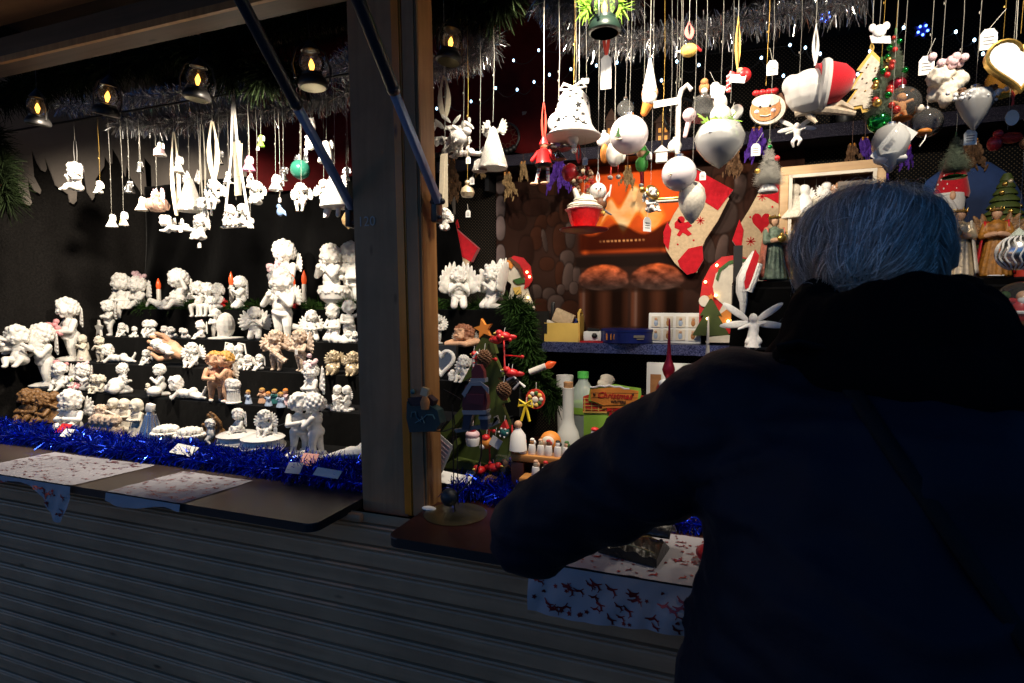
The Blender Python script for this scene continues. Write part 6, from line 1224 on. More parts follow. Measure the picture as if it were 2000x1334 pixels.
# ---- wooden box of tools on the low shelf
Y = 2.37; w = .215
b = MB()
for c, d in (((0, -.045, .04), (w, .006, .08)), ((0, .045, .04), (w, .006, .08)), ((-w / 2, 0, .045), (.006, .084, .09)), ((w / 2, 0, .055), (.006, .084, .11)), ((0, 0, .004), (w, .09, .006))): b.box(c, d)
b.tube([(w / 2 - .004, -.03, .09), (w / 2 - .004, -.03, .12), (w / 2 - .004, 0, .135), (w / 2 - .004, .03, .12), (w / 2 - .004, .03, .09)], .006, 0, 6)
tb = thing('tool_box', b, ['yellow'], at(1088, Y, ZS), 'pale yellow open box filled with tools and pens on the low shelf', 'box')
for nm, c, d, m, r in (('marker_pen', (-.02, 0, .12), (.016, .016, .1), 'black', (0, .05, 0)), ('notepad', (.03, 0, .10), (.09, .03, .06), 'beigefelt', (0, .4, 0)), ('cutter_handle', (-.07, .0, .085), (.14, .018, .02), 'cream', (0, .12, 0)), ('red_grip', (-.10, -.01, .10), (.06, .02, .03), 'red', (0, .4, 0)), ('blue_case', (.05, .02, .09), (.08, .03, .03), 'blue', (0, .2, 0))):
    b = MB(); b.box(c, d, 0, r, .004); acc(tb, nm, b, [m])
b = MB(); b.box((-.06, -.0485, .055), (.06, .001, .045)); acc(tb, 'front_label', b, ['black'])
b = MB(); b.box((0, 0, .02), (.075, .06, .04), 0, None, .004); b.box((0, -.005, .046), (.05, .04, .012), 1, (0, .1, .2)); b.ell((.01, -.032, .022), .012, 1); thing('photo_stack', b, ['tag', 'black'], at(1160, 2.35, ZS + .006), 'small stack of pictures beside the yellow tool box', 'picture stack')
b = MB(); b.box((0, 0, .0025), (.1, .05, .005)); thing('red_card', b, ['red'], at(1158, 2.335, ZS), 'flat red card lying under the picture stack', 'card')
b = MB(); b.lathe([(0, 0), (.105, 0), (.108, .003), (.108, .046), (.110, .047), (.110, .056), (.106, .058), (0, .058)], 44); tin = thing('blue_tin', b, ['blue'], at(1226, 2.37, ZS), 'flat round dark blue tin with yellow lettering on the low shelf', 'tin', (0, 0, 0))
b = MB(); text_mesh('110?', .034, .0006, 0, b, 0, TR(-.045, -.101, .026), bold=.0012); acc(tin, 'lettering', b, ['orange']); b = MB(); b.box((.06, -.094, .030), (.045, .002, .010), 0, (0, 0, .5)); b.box((.065, -.094, .020), (.03, .002, .004), 0, (0, 0, .5)); acc(tin, 'small_print', b, ['greycloth'])
# card set with little pictures
b = MB(); b.box((0, 0, .062), (.205, .012, .124), 0, (-.12, 0, 0), .004); cs = thing('card_set', b, ['tag'], at(1318, 2.36, ZS), 'white boxed set of small angel picture cards leaning on the low shelf', 'card set')
for i in range(8):
    b = MB(); x, z = -.072 + .048 * (i % 4), .088 - .052 * (i // 4); b.box((x, -.0095 + (z - .062) * .12, z), (.036, .003, .044), 0, (-.12, 0, 0)); b.ell((x, -.013 + (z - .062) * .12, z - .005), (.008, .003, .013), 1 + i % 2, 8, 6); b.ell((x, -.014 + (z - .062) * .12, z + .011), (.006, .003, .006), 3, 8, 6); acc(cs, 'card', b, ['cream', 'ltblue', 'ginger', 'flesh'])
# ---- light up wooden cut outs
def pxpoly(ps, c, Y): return [((P(a, d, Y) - c).x, (P(a, d, Y) - c).z) for a, d in ps]
Y = 2.34; c0 = at(1425, Y, ZS)
b = MB(); b.prism(pxpoly([(1365, 640), (1366, 590), (1372, 550), (1388, 520), (1410, 502), (1440, 498), (1470, 508), (1492, 530), (1500, 560), (1500, 655), (1440, 655)], c0, Y), -.006, .006)
sf = thing('wooden_cutout', b, ['red'], c0, 'light up wooden cut-out of white bearded figure in red hood with green tree', 'decoration')
for nm, ps, m, dy in (('beard', [(1392, 560), (1398, 535), (1415, 518), (1445, 512), (1475, 520), (1490, 545), (1490, 600), (1450, 600), (1405, 625), (1398, 620), (1412, 595), (1396, 580)], 'cream', -.010), ('green_band', [(1398, 545), (1404, 525), (1424, 510), (1450, 505), (1478, 512), (1478, 518), (1450, 512), (1424, 517), (1408, 530), (1402, 550)], 'green', -.014), ('mitten', circ(11, 16, 1376, 588), 'cream', -.012), ('base', [(1378, 668), (1382, 658), (1420, 654), (1460, 656), (1500, 664), (1500, 670)], 'cream', -.02),
                      ('tree', [(1352, 655), (1375, 615), (1366, 617), (1389, 580), (1410, 617), (1402, 615), (1425, 655)], 'olive', -.018), ('gift', [(1400, 618), (1425, 600), (1450, 612), (1448, 632), (1405, 632)], 'orange', -.013), ('dark_scarf', [(1425, 602), (1445, 588), (1490, 592), (1490, 630), (1450, 625)], 'brown', -.011)):
    q = MB(); q.prism(pxpoly(ps, c0, Y), dy - .004, dy + .004); acc(sf, nm, q, [m])
q = MB(); q.prism([(x + (P(1389, 580, Y) - c0).x, z + (P(1389, 580, Y) - c0).z) for x, z in star(.014, .45)], -.026, -.018); acc(sf, 'star', q, ['orange'])
for a, d in ((1400, 519), (1378, 551), (1398, 577), (1382, 622), (1422, 627), (1430, 625)): q = MB(); q.ell(P(a, d, Y) - c0 + V((0, -.022, 0)), .005); acc(sf, 'bulb', q, ['ledwarm'])
c0 = at(1015, Y, ZS)
b = MB(); b.prism(pxpoly([(975, 668), (1000, 655), (1030, 655), (1048, 640), (1044, 600), (1034, 575), (1030, 560), (1040, 545), (1036, 520), (1022, 505), (1006, 501), (992, 508), (984, 525), (986, 545), (1000, 555), (996, 575), (988, 600)], c0, Y), -.006, .006)
sn = thing('wooden_cutout', b, ['cream'], c0, 'wooden light up snowman cut-out in a red hat beside the folded wing cherubs', 'decoration')
for nm, ps, m, dy in (('hat', [(998, 505), (1006, 500), (1024, 504), (1038, 520), (1042, 548), (1034, 560), (1026, 565), (1028, 545), (1022, 525), (1008, 512)], 'red', -.012), ('hat_band', [(994, 506), (1000, 503), (1018, 518), (1026, 538), (1024, 548), (1016, 528), (1006, 516)], 'brown', -.015), ('carrot_nose', [(992, 508), (998, 509), (1005, 520), (1001, 526), (996, 521)], 'orange', -.015), ('scarf', [(1004, 547), (1024, 541), (1028, 552), (1012, 556)], 'green', -.014), ('buttons', [(1004, 562), (1018, 560), (1020, 574), (1008, 576)], 'yellow', -.012)):
    q = MB(); q.prism(pxpoly(ps, c0, Y), dy - .004, dy + .004); acc(sn, nm, q, [m])
for a, d in ((1032, 532), (1037, 541), (1034, 581)): q = MB(); q.ell(P(a, d, Y) - c0 + V((0, -.02, 0)), .005); acc(sn, 'bulb', q, ['ledwarm'])
# ---- stockings
def stocking(Y, body, cuff, heel, toe, prints, label, loop=None):
    c0 = P(*body[0], Y); b = MB(); b.prism(pxpoly(body, c0, Y), -.012, .012, 0); o = ob('stocking', b.mesh('stocking', ['beigefelt']), None, c0, (0, 0, 0), 1, label, 'stocking', 'red and beige felt stockings')
    bv = o.modifiers.new('b', 'BEVEL'); bv.width = .006; bv.segments = 3
    for nm, ps in (('cuff', cuff), ('heel_patch', heel), ('toe_patch', toe)):
        if ps: q = MB(); q.prism(pxpoly(ps, c0, Y), -.0155, .014); q2 = acc(o, nm, q, ['redfelt'])
    q = MB()
    for ps in prints: q.prism(pxpoly(ps, c0, Y), -.0142, -.012)
    acc(o, 'felt_print', q, ['redfelt'])
    if loop: q = MB(); q.tube([P(a, d, Y) - c0 for a, d in loop], .004, 0, 6); acc(o, 'loop', q, ['redfelt'])
def flake(cx, cy, r): return [[(cx + r * math.cos(k) + .8 * math.sin(k), cy + r * math.sin(k) - .8 * math.cos(k)), (cx + r * math.cos(k) - .8 * math.sin(k), cy + r * math.sin(k) + .8 * math.cos(k)), (cx - .8 * math.sin(k), cy + .8 * math.cos(k)), (cx + .8 * math.sin(k), cy - .8 * math.cos(k))] for k in np.arange(0, 6.2, PI / 4)]
stocking(2.42, [(868, 482), (893, 452), (932, 484), (918, 515), (890, 545), (870, 575), (858, 585), (850, 570), (852, 530)], [(869, 481), (892, 447), (936, 485), (922, 512)], None, [(862, 548), (868, 535), (884, 532), (882, 560), (866, 575)], flake(875, 507, 7) + [circ(4, 10, 882, 522)], 'red cuffed felt stocking hanging next to the right post', [(893, 450), (890, 440), (893, 430), (896, 445)])
stocking(2.42, [(1352, 352), (1358, 345), (1424, 388), (1402, 432), (1378, 468), (1365, 500), (1362, 532), (1342, 537), (1318, 514), (1302, 490), (1296, 462), (1316, 420), (1338, 385)], [(1352, 338), (1362, 334), (1432, 372), (1402, 412), (1360, 385)], [(1296, 455), (1304, 434), (1312, 450), (1306, 490), (1297, 475)], [(1324, 510), (1345, 486), (1372, 480), (1374, 508), (1360, 532), (1342, 537), (1328, 522)],
         [[(1318, 436), (1326, 428), (1332, 436), (1345, 434), (1352, 442), (1342, 448), (1352, 458), (1344, 462), (1334, 455), (1328, 463), (1322, 460), (1328, 450), (1318, 446)], circ(7, 14, 1331, 430)] + flake(1368, 432, 8) + [circ(2, 8, 1355, 470), circ(2, 8, 1324, 478)], 'red cuffed felt stocking with gingerbread man print in front of the fire poster')
stocking(2.41, [(1484, 372), (1530, 400), (1524, 470), (1508, 530), (1490, 560), (1470, 552), (1440, 500), (1438, 450), (1462, 412)], [(1484, 358), (1500, 352), (1540, 370), (1530, 405), (1486, 380)], [(1430, 470), (1444, 430), (1452, 450), (1447, 490), (1438, 482)], [(1456, 548), (1480, 530), (1500, 520), (1498, 550), (1480, 565)],
         [[(1487 + 38 * x, 434 - 44 * z) for x, z in heart(1, 24)]] + flake(1488, 385, 9) + flake(1466, 472, 9) + [circ(2, 8, 1508, 405), circ(2, 8, 1465, 425)], 'red cuffed felt stocking with large heart print left of the wooden box frame')
# ---- red felt hat hanging before the black steps
Y = 1.93; c0 = P(1468, 500, Y); b = MB(); b.prism(pxpoly([(1474, 488), (1482, 500), (1470, 560), (1455, 565), (1452, 545)], c0, Y), -.02, .02); o = ob('felt_hat', b.mesh('felt_hat', ['redfelt']), None, c0, (0, 0, 0), 1, 'red felt hat with white fur trim hanging beside the black steps', 'hat')
b = MB(); b.tube([P(a, d, Y) - c0 for a, d in ((1476, 492), (1462, 520), (1452, 545), (1449, 570), (1452, 590), (1450, 620))], [.010, .018, .022, .018, .012, .006], 0, 8); b.tube([P(a, d, Y) - c0 + V((0, -.01, 0)) for a, d in ((1482, 515), (1472, 545), (1462, 570))], .012, 0, 8); acc(o, 'fur_trim', b, ['plush'])
# ---- black draped steps at right
ds = empty('draped_steps', (.8, 2.0, 0), 'black cloth draped steps behind the shopper carrying robed figurines', 'display stand')
for x0, x1, y0, y1, z0, z1 in ((.045, 1.7, 1.94, 2.36, ZC, 1.685), (.035, 1.7, 1.80, 1.94, ZC, 1.475)):
    def fn(u, v):
        x = x0 + (x1 - x0) * u
        if v < .4: return (x, y1 + (y0 - y1) * v / .4, z1 + .001 * math.sin(x * 40))
        t = (v - .4) / .6; return (x - .03 * t * (1 - u), y0 - .004 - .012 * t - .010 * t * math.sin(x * 26 + z1 * 4) , z1 - (z1 - z0) * t)
    b = MB(); b.grid(fn, 120, 14); b.box(((x0 + x1) / 2, (y0 + y1) / 2 + .004, (z0 + z1) / 2 - .003), (x1 - x0 - .003, y1 - y0 - .006, z1 - z0 - .006)); ob('step', b.mesh('step', ['velvet']), ds, -ds.location)
b = MB(); b.box((.062, 2.2, 1.74), (.03, .03, .16)); ob('corner_post', b.mesh('corner_post', ['black']), ds, -ds.location)
# wooden box frame with figures
Y = 2.12; xa, xb = P(1522, 400, Y).x, P(1722, 400, Y).x; zt = P(1620, 324, Y).z; W, H = xb - xa, zt - 1.687
fr = empty('box_frame', ((xa + xb) / 2, Y, 1.687), 'pale wooden box frame showing white and gold angels behind the shopper', 'box frame', rot=(0, 0, -.05))
for nm, c, d in (('frame_rail', (0, 0, H - .014), (W, .09, .028)), ('frame_rail', (0, 0, .014), (W, .09, .028)), ('frame_stile', (-W / 2 + .013, 0, H / 2), (.026, .088, H - .056)), ('frame_stile', (W / 2 - .013, 0, H / 2), (.026, .088, H - .056))): b = MB(); b.box(c, d, 0, None, .003); ob(nm, b.mesh(nm, ['framew']), fr)
b = MB(); b.box((0, -.046, H - .034), (W - .05, .008, .010)); [b.box((q * (W / 2 - .031), -.046, H / 2), (.010, .008, H - .06)) for q in (1, -1)]; ob('inner_bead', b.mesh('inner_bead', ['cream']), fr)
b = MB(); b.box((0, .042, H / 2), (W - .05, .004, H - .05)); ob('back_board', b.mesh('back_board', ['brown']), fr)
for i, (x, z, s_, m) in enumerate(((-.105, .24, .12, 'cream'), (-.075, .22, .10, 'tag'), (-.04, .21, .07, 'cream'), (-.01, .24, .085, 'tag'), (.03, .25, .08, 'flesh'), (-.12, .15, .09, 'gold'), (-.11, .05, .08, 'plaster'))):
    o = ob('framed_angel', TPM['angelfat'], None, V((fr.location.x + x, Y - .005, 1.687 + min(z + s_, H - .05))), (0, 0, 0), s_, ('cream angel hanging leftmost inside the wooden box frame', 'white paper angel second from left inside the wooden box frame', 'small cream angel third inside the wooden box frame', 'white tag angel at the middle inside the wooden box frame', 'tan angel right of the middle inside the wooden box frame', 'golden angel low in the wooden box frame', 'white plaster angel at the foot of the wooden box frame')[i], 'angel ornament', 'angels inside the wooden box frame'); remat(o, m); awings(o, m, .8)
    b = MB(); b.tube([(0, 0, -.03), (0, 0, (1.687 + H - .03 - o.location.z) / s_)], .008, 0, 4); acc(o, 'string', b, ['string'])
b = MB(); b.box((0, 0, 0), (.10, .006, .055)); [b.box((-.02 + .02 * k, -.004, .0), (.012, .002, .02), 1) for k in range(3)]; b.tube([(-.03, 0, .027), (0, 0, .05), (.03, 0, .027)], .0012, 1, 4); thing('small_sign', b, ['greycloth', 'ink'], V((fr.location.x + .07, Y - .02, zt - .085)), 'small grey plank sign at the right inside the wooden box frame', 'sign')
# robed figurines
def robed(px, yt, Y, zb, label, mats, wing=None, sx=1, rot=0, hold=None):
    H = P(px, yt, Y).z - zb; b = MB(); b.lathe([(.19, 0), (.20, .03), (.17, .2), (.13, .42), (.105, .56), (.13, .68), (.115, .76), (.05, .81)], 22, ry=.85)
    for k in np.arange(0, 6.28, .42): b.cap((.185 * math.cos(k), .16 * math.sin(k), .02), (.12 * math.cos(k + .15), .1 * math.sin(k + .15), .5), .026, .012)
    for q in (1, -1): limb(b, [(.12 * q, 0, .74), (.17 * q, -.06, .58), (.03 * q, -.16, .60)], [.055, .05, .04])
    b.ell((0, -.01, .90), (.062, .066, .08)); b.ell((0, .02, .92), (.072, .07, .08))
    me = fuse(b, mats[:3], .014, 1, lambda c: (1 if (c.z > .83 and c.y < -.015) or (c.z > .55 and c.z < .65 and c.y < -.13) else (2 if c.z > .82 else 0)))
    o = ob('robed_figurine', me, None, at(px, Y, zb), (0, 0, R(rot)), (H * sx, H, H), label, 'figurine', 'painted robed figurines on the black steps')
    b = MB(); b.grid(lambda u, v: ((.13 + .10 * v) * math.cos(-.5 + 4.1 * u), (.12 + .09 * v) * math.sin(-.5 + 4.1 * u), .80 - .76 * v + .01 * math.sin(u * 30)), 26, 10); c = acc(o, 'cape', b, [mats[3]]); s_ = c.modifiers.new('t', 'SOLIDIFY'); s_.thickness = .015
    b = MB(); b.tube([(.075 * math.cos(k), .075 * math.sin(k), .955) for k in np.arange(0, 6.28, .4)], .016, 0, 6, True); [b.cap((.07 * math.cos(k), .07 * math.sin(k), .96), (.08 * math.cos(k), .08 * math.sin(k), 1.0), .012, .005) for k in np.arange(0, 6.28, 1.05)]; b.tube([(.17 * math.cos(k), .15 * math.sin(k), .04) for k in np.arange(0, 6.28, .3)], .012, 0, 5, True); acc(o, 'gold_trim', b, ['gold'])
    if hold: b = MB(); b.ell((.0, -.19, .62), (.07, .06, .06)); b.ell((0, -.19, .68), .03); acc(o, 'gift', b, [hold])
    if wing: wings(o, .10, .58, .08, .85, 0, wing)
salmon = mat('salmon_paint', (.62, .20, .13), .5, noise_s=25, noise_a=.3); MT['salmon'] = salmon
MT['dkteal'] = mat('antique_teal', (.16, .22, .16), .5, noise_s=25, noise_a=.4); MT['amberrobe'] = mat('amber_robe_paint', (.36, .15, .02), .5, noise_s=20, noise_a=.4)
robed(1508, 420, 2.0, 1.687, 'crowned robed king figurine in teal and salmon at the left of the shopper head', ['dkteal', 'flesh', 'brown', 'salmon'], sx=1.05, rot=30, hold='gold')
robed(1551, 446, 2.03, 1.687, 'crowned robed king figurine in gold mostly hidden by the shopper hair', ['gold', 'flesh', 'brown', 'goldpearl'], rot=-10, hold='gold')
robed(1868, 408, 2.0, 1.687, 'robed king figurine in white and brown just right of the shopper head', ['goldpearl', 'flesh', 'brown', 'cream'], rot=-25, hold='gold')
robed(1938, 405, 1.99, 1.687, 'robed angel figurine in amber dress with red shawl and brown wings', ['amberrobe', 'flesh', 'brown', 'red'], wing='browngold', rot=-15)
# layered green tree, gnome, cloth bag
Y = 2.16; H = P(1945, 336, Y).z - 1.687; b = MB()
for i in range(11): t = i / 10; r = .05 + .20 * t; b.lathe([(r * .55, .98 - .62 * t), (r, .93 - .64 * t), (r * 1.05, .91 - .64 * t), (r * .6, .90 - .64 * t)], 14, 0, (0, 0, 0), (.03 * math.sin(i), .03 * math.cos(i), i))
b.lathe([(.16, 0), (.17, .05), (.08, .1), (.07, .3)], 16, 1); o = thing('layered_tree', b, ['olive', 'brown'], at(1946, Y, 1.687), 'tall layered green tree with tiny ornaments behind the amber robed angel', 'tree ornament', (0, 0, 0), H)
for i in range(14): t = rnd.random(); a_ = rnd.uniform(-2.8, -.3); c = MB(); c.ell(((.05 + .2 * t) * math.cos(a_), (.05 + .2 * t) * math.sin(a_), .92 - .62 * t), .022, 0, 8, 6); acc(o, 'bauble', c, [rnd.choice(('gold', 'red', 'silver', 'goldpearl'))])
Y = 2.2; c0 = at(1838, Y, 1.687); H = P(1840, 288, Y).z - 1.687; b = MB(); b.lathe([(.17, .62), (.18, .66), (.13, .8), (.075, .92), (.0, 1.02)], 22, 0, (0.02, 0, 0), (0, .05, 0)); dots = MB()
g_ = thing('gnome_figure', MB().lathe([(.15, 0), (.19, .08), (.19, .42), (.16, .60)], 20), ['greycloth'], c0, 'gnome figure with red polka dot cone hat and white beard', 'gnome', (0, 0, 0), H); g_.scale = (H * .62, H * .62, H)
acc(g_, 'hat', b, ['redfelt']); b = MB(); b.lathe([(0, .28), (.1, .38), (.17, .55), (.175, .64)], 18, 0, (0, -.04, 0)); acc(g_, 'beard', b, ['plush']); b = MB(); b.ell((0, -.2, .615), .035); acc(g_, 'nose', b, ['flesh'])
for i in range(44):
    t = (i + .5) / 44; a_ = -PI + (i * 2.4) % PI; r_ = .178 * (1 - t) ** .85; dots.ell((.03 + r_ * math.cos(a_) + .02 * t, r_ * math.sin(a_), .65 + .35 * t), .008, 0, 6, 5)
acc(g_, 'polka_dots', dots, ['tag'])
b = MB(); b.ell((0, 0, .2), (.16, .05, .2)); b.ell((.06, -.03, .10), (.05, .03, .07), 1); thing('cloth_bag', b, ['bluecloth', 'dustblue'], at(1878, 2.30, 1.687), 'dark blue rounded cloth bag behind the polka dot gnome', 'bag')
# snow globes
def globe(px, yc, r, Y, zb, label, inner, mats, basem, group=None, prof=None):
    c = P(px, yc, Y); r = r * mpp(px, Y); h = c.z - r * .86 - zb
    b = MB(); b.lathe([(r * .95, 0), (r * 1.0, h * .1), (r * .85, h * .5), (r * .72, h * .9), (r * .6, h)], 22, 0); [b.ell((r * .85 * math.cos(k) * rnd.uniform(.9, 1.05), r * .85 * math.sin(k) * rnd.uniform(.9, 1.05), h * rnd.uniform(.25, .8)), r * rnd.uniform(.12, .24), 0, 8, 6) for k in np.arange(0, 6.28, .35)]
    o = thing('snow_globe', b, [basem], V((c.x, Y, zb)), label, 'snow globe', group=group)
    b = MB(); b.ell((0, 0, c.z - zb), r, 0, 28, 18); acc(o, 'glass_ball', b, ['thinglass']); b = MB(); inner(b, r, c.z - zb); acc(o, 'scene_inside', b, mats); return o, r, h
globe(1908, 612, 46, 1.86, 1.478, 'snow globe with a hugging pair inside on a rough brown base', lambda b, r, z: (b.ell((0, 0, z - .75 * r), (r * .6, r * .6, r * .2), 0), b.ell((-.15 * r, 0, z - .2 * r), (r * .3, r * .25, r * .45), 1), b.ell((.2 * r, 0, z - .1 * r), (r * .22, r * .2, r * .3), 2), b.ell((-.1 * r, 0, z + .35 * r), r * .2, 2), b.ell((-.1 * r, .02, z + .52 * r), (r * .22, r * .2, r * .12), 3)), ['brown', 'ginger', 'cream', 'red'], 'cone')
o, r, h = globe(1996, 600, 50, 1.86, 1.478, 'large snow globe with a red suited bearded figure at the right edge', lambda b, r, z: (b.ell((0, 0, z - .75 * r), (r * .6, r * .6, r * .2), 3), b.ell((0, 0, z - .15 * r), (r * .36, r * .3, r * .5), 0), b.tube([(r * .36 * math.cos(k), r * .32 * math.sin(k), z - .2 * r) for k in np.arange(0, 6.28, .4)], r * .07, 1, 6, True), b.ell((0, -.05 * r, z + .42 * r), r * .22, 2), b.ell((0, -.12 * r, z + .28 * r), (r * .2, r * .16, r * .2), 1), b.ell((-.4 * r, 0, z + .25 * r), (r * .3, r * .12, r * .12), 0), b.ell((-.55 * r, 0, z + .45 * r), r * .18, 4)), ['red', 'tag', 'flesh', 'brown', 'green'], 'yellow')
b = MB(); [b.box((x, -r * 1.02, h * .6 + dz), (.018, .004, .014)) for x in (-.03, -.008, .016) for dz in (-.008, .010)]; acc(o, 'blue_windows', b, ['ltblue'])
b = MB(); b.box((0, 0, .002), (.035, .02, .003)); thing('price_card', b, ['tag'], at(1952, 1.83, 1.477), 'small white price card lying before the snow globes', 'price card'); thing('price_card', b, ['tag'], at(1940, 1.965, 1.687), 'small white price card lying at the feet of the amber angel', 'price card')
b = MB(); b.lathe([(.02, 0), (.02, .1), (.026, .11), (.026, .13)], 12); o = thing('candle_ornament', b, ['redribbon'], at(1994, 2.05, 1.687), 'red candle ornament glowing at the right edge', 'candle'); b = MB(); b.ell((0, 0, .145), (.006, .006, .014)); acc(o, 'flame', b, ['flame'])
# fairy leaning on the draped front
b = fairy('R', 0, 0, 0, '', 0, 1)[2]; H = .115; fo = ob('fairy_figure', fuse(b, ['plaster'], .03, 1), None, P(1472, 596, 1.775), (0, 0, .3), H, 'white long winged fairy sitting against the black draped steps', 'figurine'); b = MB(); [b.ell((.42 * q, .06, -.25 + .16 * s_), (.40, .02, .09), 0, 10, 8, rot=M4.Rotation(-q * (.6 if s_ > 0 else -.1), 4, 'Y')) for q in (1, -1) for s_ in (1, -1)]; acc(fo, 'wings', b, ['plaster'])
b = MB(); b.lathe([(.2, -.98), (.12, -.6), (.1, -.5)], 10); acc(fo, 'skirt', b, ['plaster']); fo.location.z = 1.478 + H * 1.03

# ---- things on the inner table
Y = 2.2; xa = P(1262, 760, Y).x; zt = P(1300, 709, Y).z; H = zt - ZC; b = MB(); b.box((.15, .0, H / 2), (.30, .02, H), 0, None, .003); b.box((.035, -.011, H * .5), (.04, .002, H * .7), 1); [b.box((.10 + .075 * i, -.011, H * .70), (.05, .002, H * .36), 1) for i in range(2)]; [b.ell((.10 + .075 * i, -.013, H * .8), (.014, .003, .02), 2) for i in range(2)]
thing('picture_box', b, ['tag', 'ginger', 'brown'], V((xa, Y, ZC)), 'white framed picture box with brown pictures leaning below the low shelf', 'picture box', (-.06, 0, 0))
Y = 1.92; xa, xb = P(1140, 800, Y).x, P(1262, 800, Y).x; W = xb - xa; H1 = P(1200, 804, Y).z - ZC
b = MB(); b.box((W / 2, .06, H1 / 2), (W, .12, H1), 0, None, .002); wb = thing('gift_box', b, ['lime'], V((xa, Y, ZC)), 'green display box with plaid top and wooden sign reading Christmas writers', 'box')
q = lambda a, d: ((P(a, d, Y).x - xa), P(a, d, Y).z - ZC)
b = MB(); b.prism([q(*k) for k in ((1139, 805), (1139, 774), (1152, 770), (1250, 772), (1262, 774), (1262, 805))], .0, .004); acc(wb, 'plaid_panel', b, ['redribbon'])
b = MB()
for k in range(9): x0 = 1141 + 13.5 * k; b.prism([q(x0, 803), q(x0, 778), q(x0 + 2, 778), q(x0 + 2, 803)], -.0012, 0)
for k in range(4): b.prism([q(1140, 800 - 7 * k), q(1261, 800 - 7 * k), q(1261, 798.6 - 7 * k), q(1140, 798.6 - 7 * k)], -.0018, -.0012)
acc(wb, 'plaid_lines', b, ['yellow'])
b = MB(); b.prism([q(*k) for k in ((1139, 806), (1262, 808), (1262, 805), (1139, 803.5))], -.004, 0); acc(wb, 'rim', b, ['yellow'])
b = MB(); b.prism([q(*k) for k in ((1150, 782), (1153, 758), (1175, 753), (1203, 750), (1230, 755), (1252, 758), (1253, 770), (1248, 784), (1225, 792), (1178, 792))], -.008, -.003, 0); sg = acc(wb, 'sign', b, ['lime'])
b = MB(); b.prism([q(*k) for k in ((1155, 781), (1154, 760), (1204, 755), (1248, 763), (1246, 783), (1224, 789), (1180, 791))], -.011, -.008); ob('sign_board', b.mesh('sign_board', ['orange']), sg)
b = MB(); [b.prism([q(1156, z_), q(1247, z_ + 1), q(1247, z_ + 1.7), q(1156, z_ + .7)], -.0116, -.011) for z_ in (766, 775)]; [b.ell((*[q(x_, 769 + (x_ > 1200))[0]], -.012, q(x_, 769)[1]), .0042) for x_ in (1162, 1237)]; ob('board_lines', b.mesh('board_lines', ['brown']), sg)
b = MB(); text_mesh('Christmas', .029, .0005, .35, b, 0, M4.Translation(V((q(1201, 773)[0], -.0135, q(1201, 772)[1]))), bold=.0004); ob('sign_lettering', b.mesh('sign_lettering', ['red']), sg)
b = MB(); text_mesh('WRITERS', .0125, .0005, 0, b, 0, M4.Translation(V((q(1209, 784)[0], -.0135, q(1209, 784)[1]))), bold=.0004); ob('sign_lettering', b.mesh('sign_lettering', ['black']), sg)
b = MB(); b.tube([(q(1160 + 10 * k, 0)[0], -.009, q(0 + 1200, 757.5 - 5 * math.sin(k * PI / 8.2) + 2 * (k % 2))[1]) for k in range(9)], .0035, 0, 6); ob('snow_edge', b.mesh('snow_edge', ['snow']), sg)
b = MB(); b.prism([q(*k) for k in ((1176, 798), (1178, 791), (1220, 791), (1226, 798), (1216, 796), (1186, 796))], -.008, -.004, 1); [b.prism([q(1200, 799), q(1200 + 13 * s_, 796), q(1200 + 13 * s_, 803)], -.012, -.006, 0) for s_ in (1, -1)]; [b.prism([q(1200 + 6 * s_, 801), q(1200 + 11 * s_, 812), q(1200 + 2 * s_, 810)], -.009, -.006, 0) for s_ in (1, -1)]; ob('bow', b.mesh('bow', ['red', 'orange']), sg)
# bottle with cork
Y = 1.62; c0 = at(1111, Y, ZC); H = P(1111, 757, Y).z - ZC; k = mpp(1111, Y)
b = MB(); b.lathe([(22 * k, 0), (24 * k, .01), (25 * k, H * .28), (24 * k, H * .42), (20 * k, H * .52), (13 * k, H * .60), (11 * k, H * .68), (11 * k, H * .97), (11.5 * k, H)], 30); o = thing('glass_bottle', b, ['frostglass'], c0, 'frosted glass bottle with long neck and cork stopper behind the thimbles', 'bottle'); b = MB(); b.lathe([(9 * k, H - .01), (9.5 * k, H + 11 * k)], 16); acc(o, 'cork', b, ['cork'])
Y = 2.1; c0 = at(1140, Y, ZC); H = P(1140, 738, Y).z - ZC; k = mpp(1140, Y); b = MB(); b.lathe([(24 * k, 0), (25 * k, H * .1), (22 * k, H * .4), (25 * k, H * .6), (22 * k, H * .8), (10 * k, H * .95), (9 * k, H)], 20); o = thing('plastic_bottle', b, ['plastic'], c0, 'clear plastic bottle with green cap behind the corked bottle', 'bottle'); b = MB(); b.lathe([(11 * k, H), (11 * k, H + 12 * k), (0, H + 12.5 * k)], 16); acc(o, 'cap', b, ['brightgreen']); b = MB(); b.lathe([(24 * k, H * .45), (24.5 * k, H * .62)], 20); acc(o, 'wrapper', b, ['lime'])
Y = 2.14; c0 = at(1104, Y, ZC); H = P(1104, 733, Y).z - ZC; k = mpp(1104, Y); b = MB(); b.lathe([(13 * k, 0), (17 * k, H), (15.5 * k, H), (12 * k, .01)], 20); thing('paper_cup', b, ['tag'], c0, 'tall white cup behind the corked bottle', 'cup')
Y = 2.18; c0 = at(1178, Y, ZC); H = P(1178, 729, Y).z - ZC; k = mpp(1178, Y); b = MB(); [b.ell((rnd.gauss(0, 14) * k, rnd.gauss(0, 6) * k, H * (.1 + .08 * i)), (rnd.uniform(10, 20) * k, 12 * k, rnd.uniform(8, 14) * k), 0, 7, 5, rot=(rnd.random(), rnd.random(), rnd.random())) for i in range(11)]; thing('paper_bag', fuse(b, ['cream'], .006, 0), ['cream'], c0, 'crumpled beige paper bag behind the green display box', 'bag')
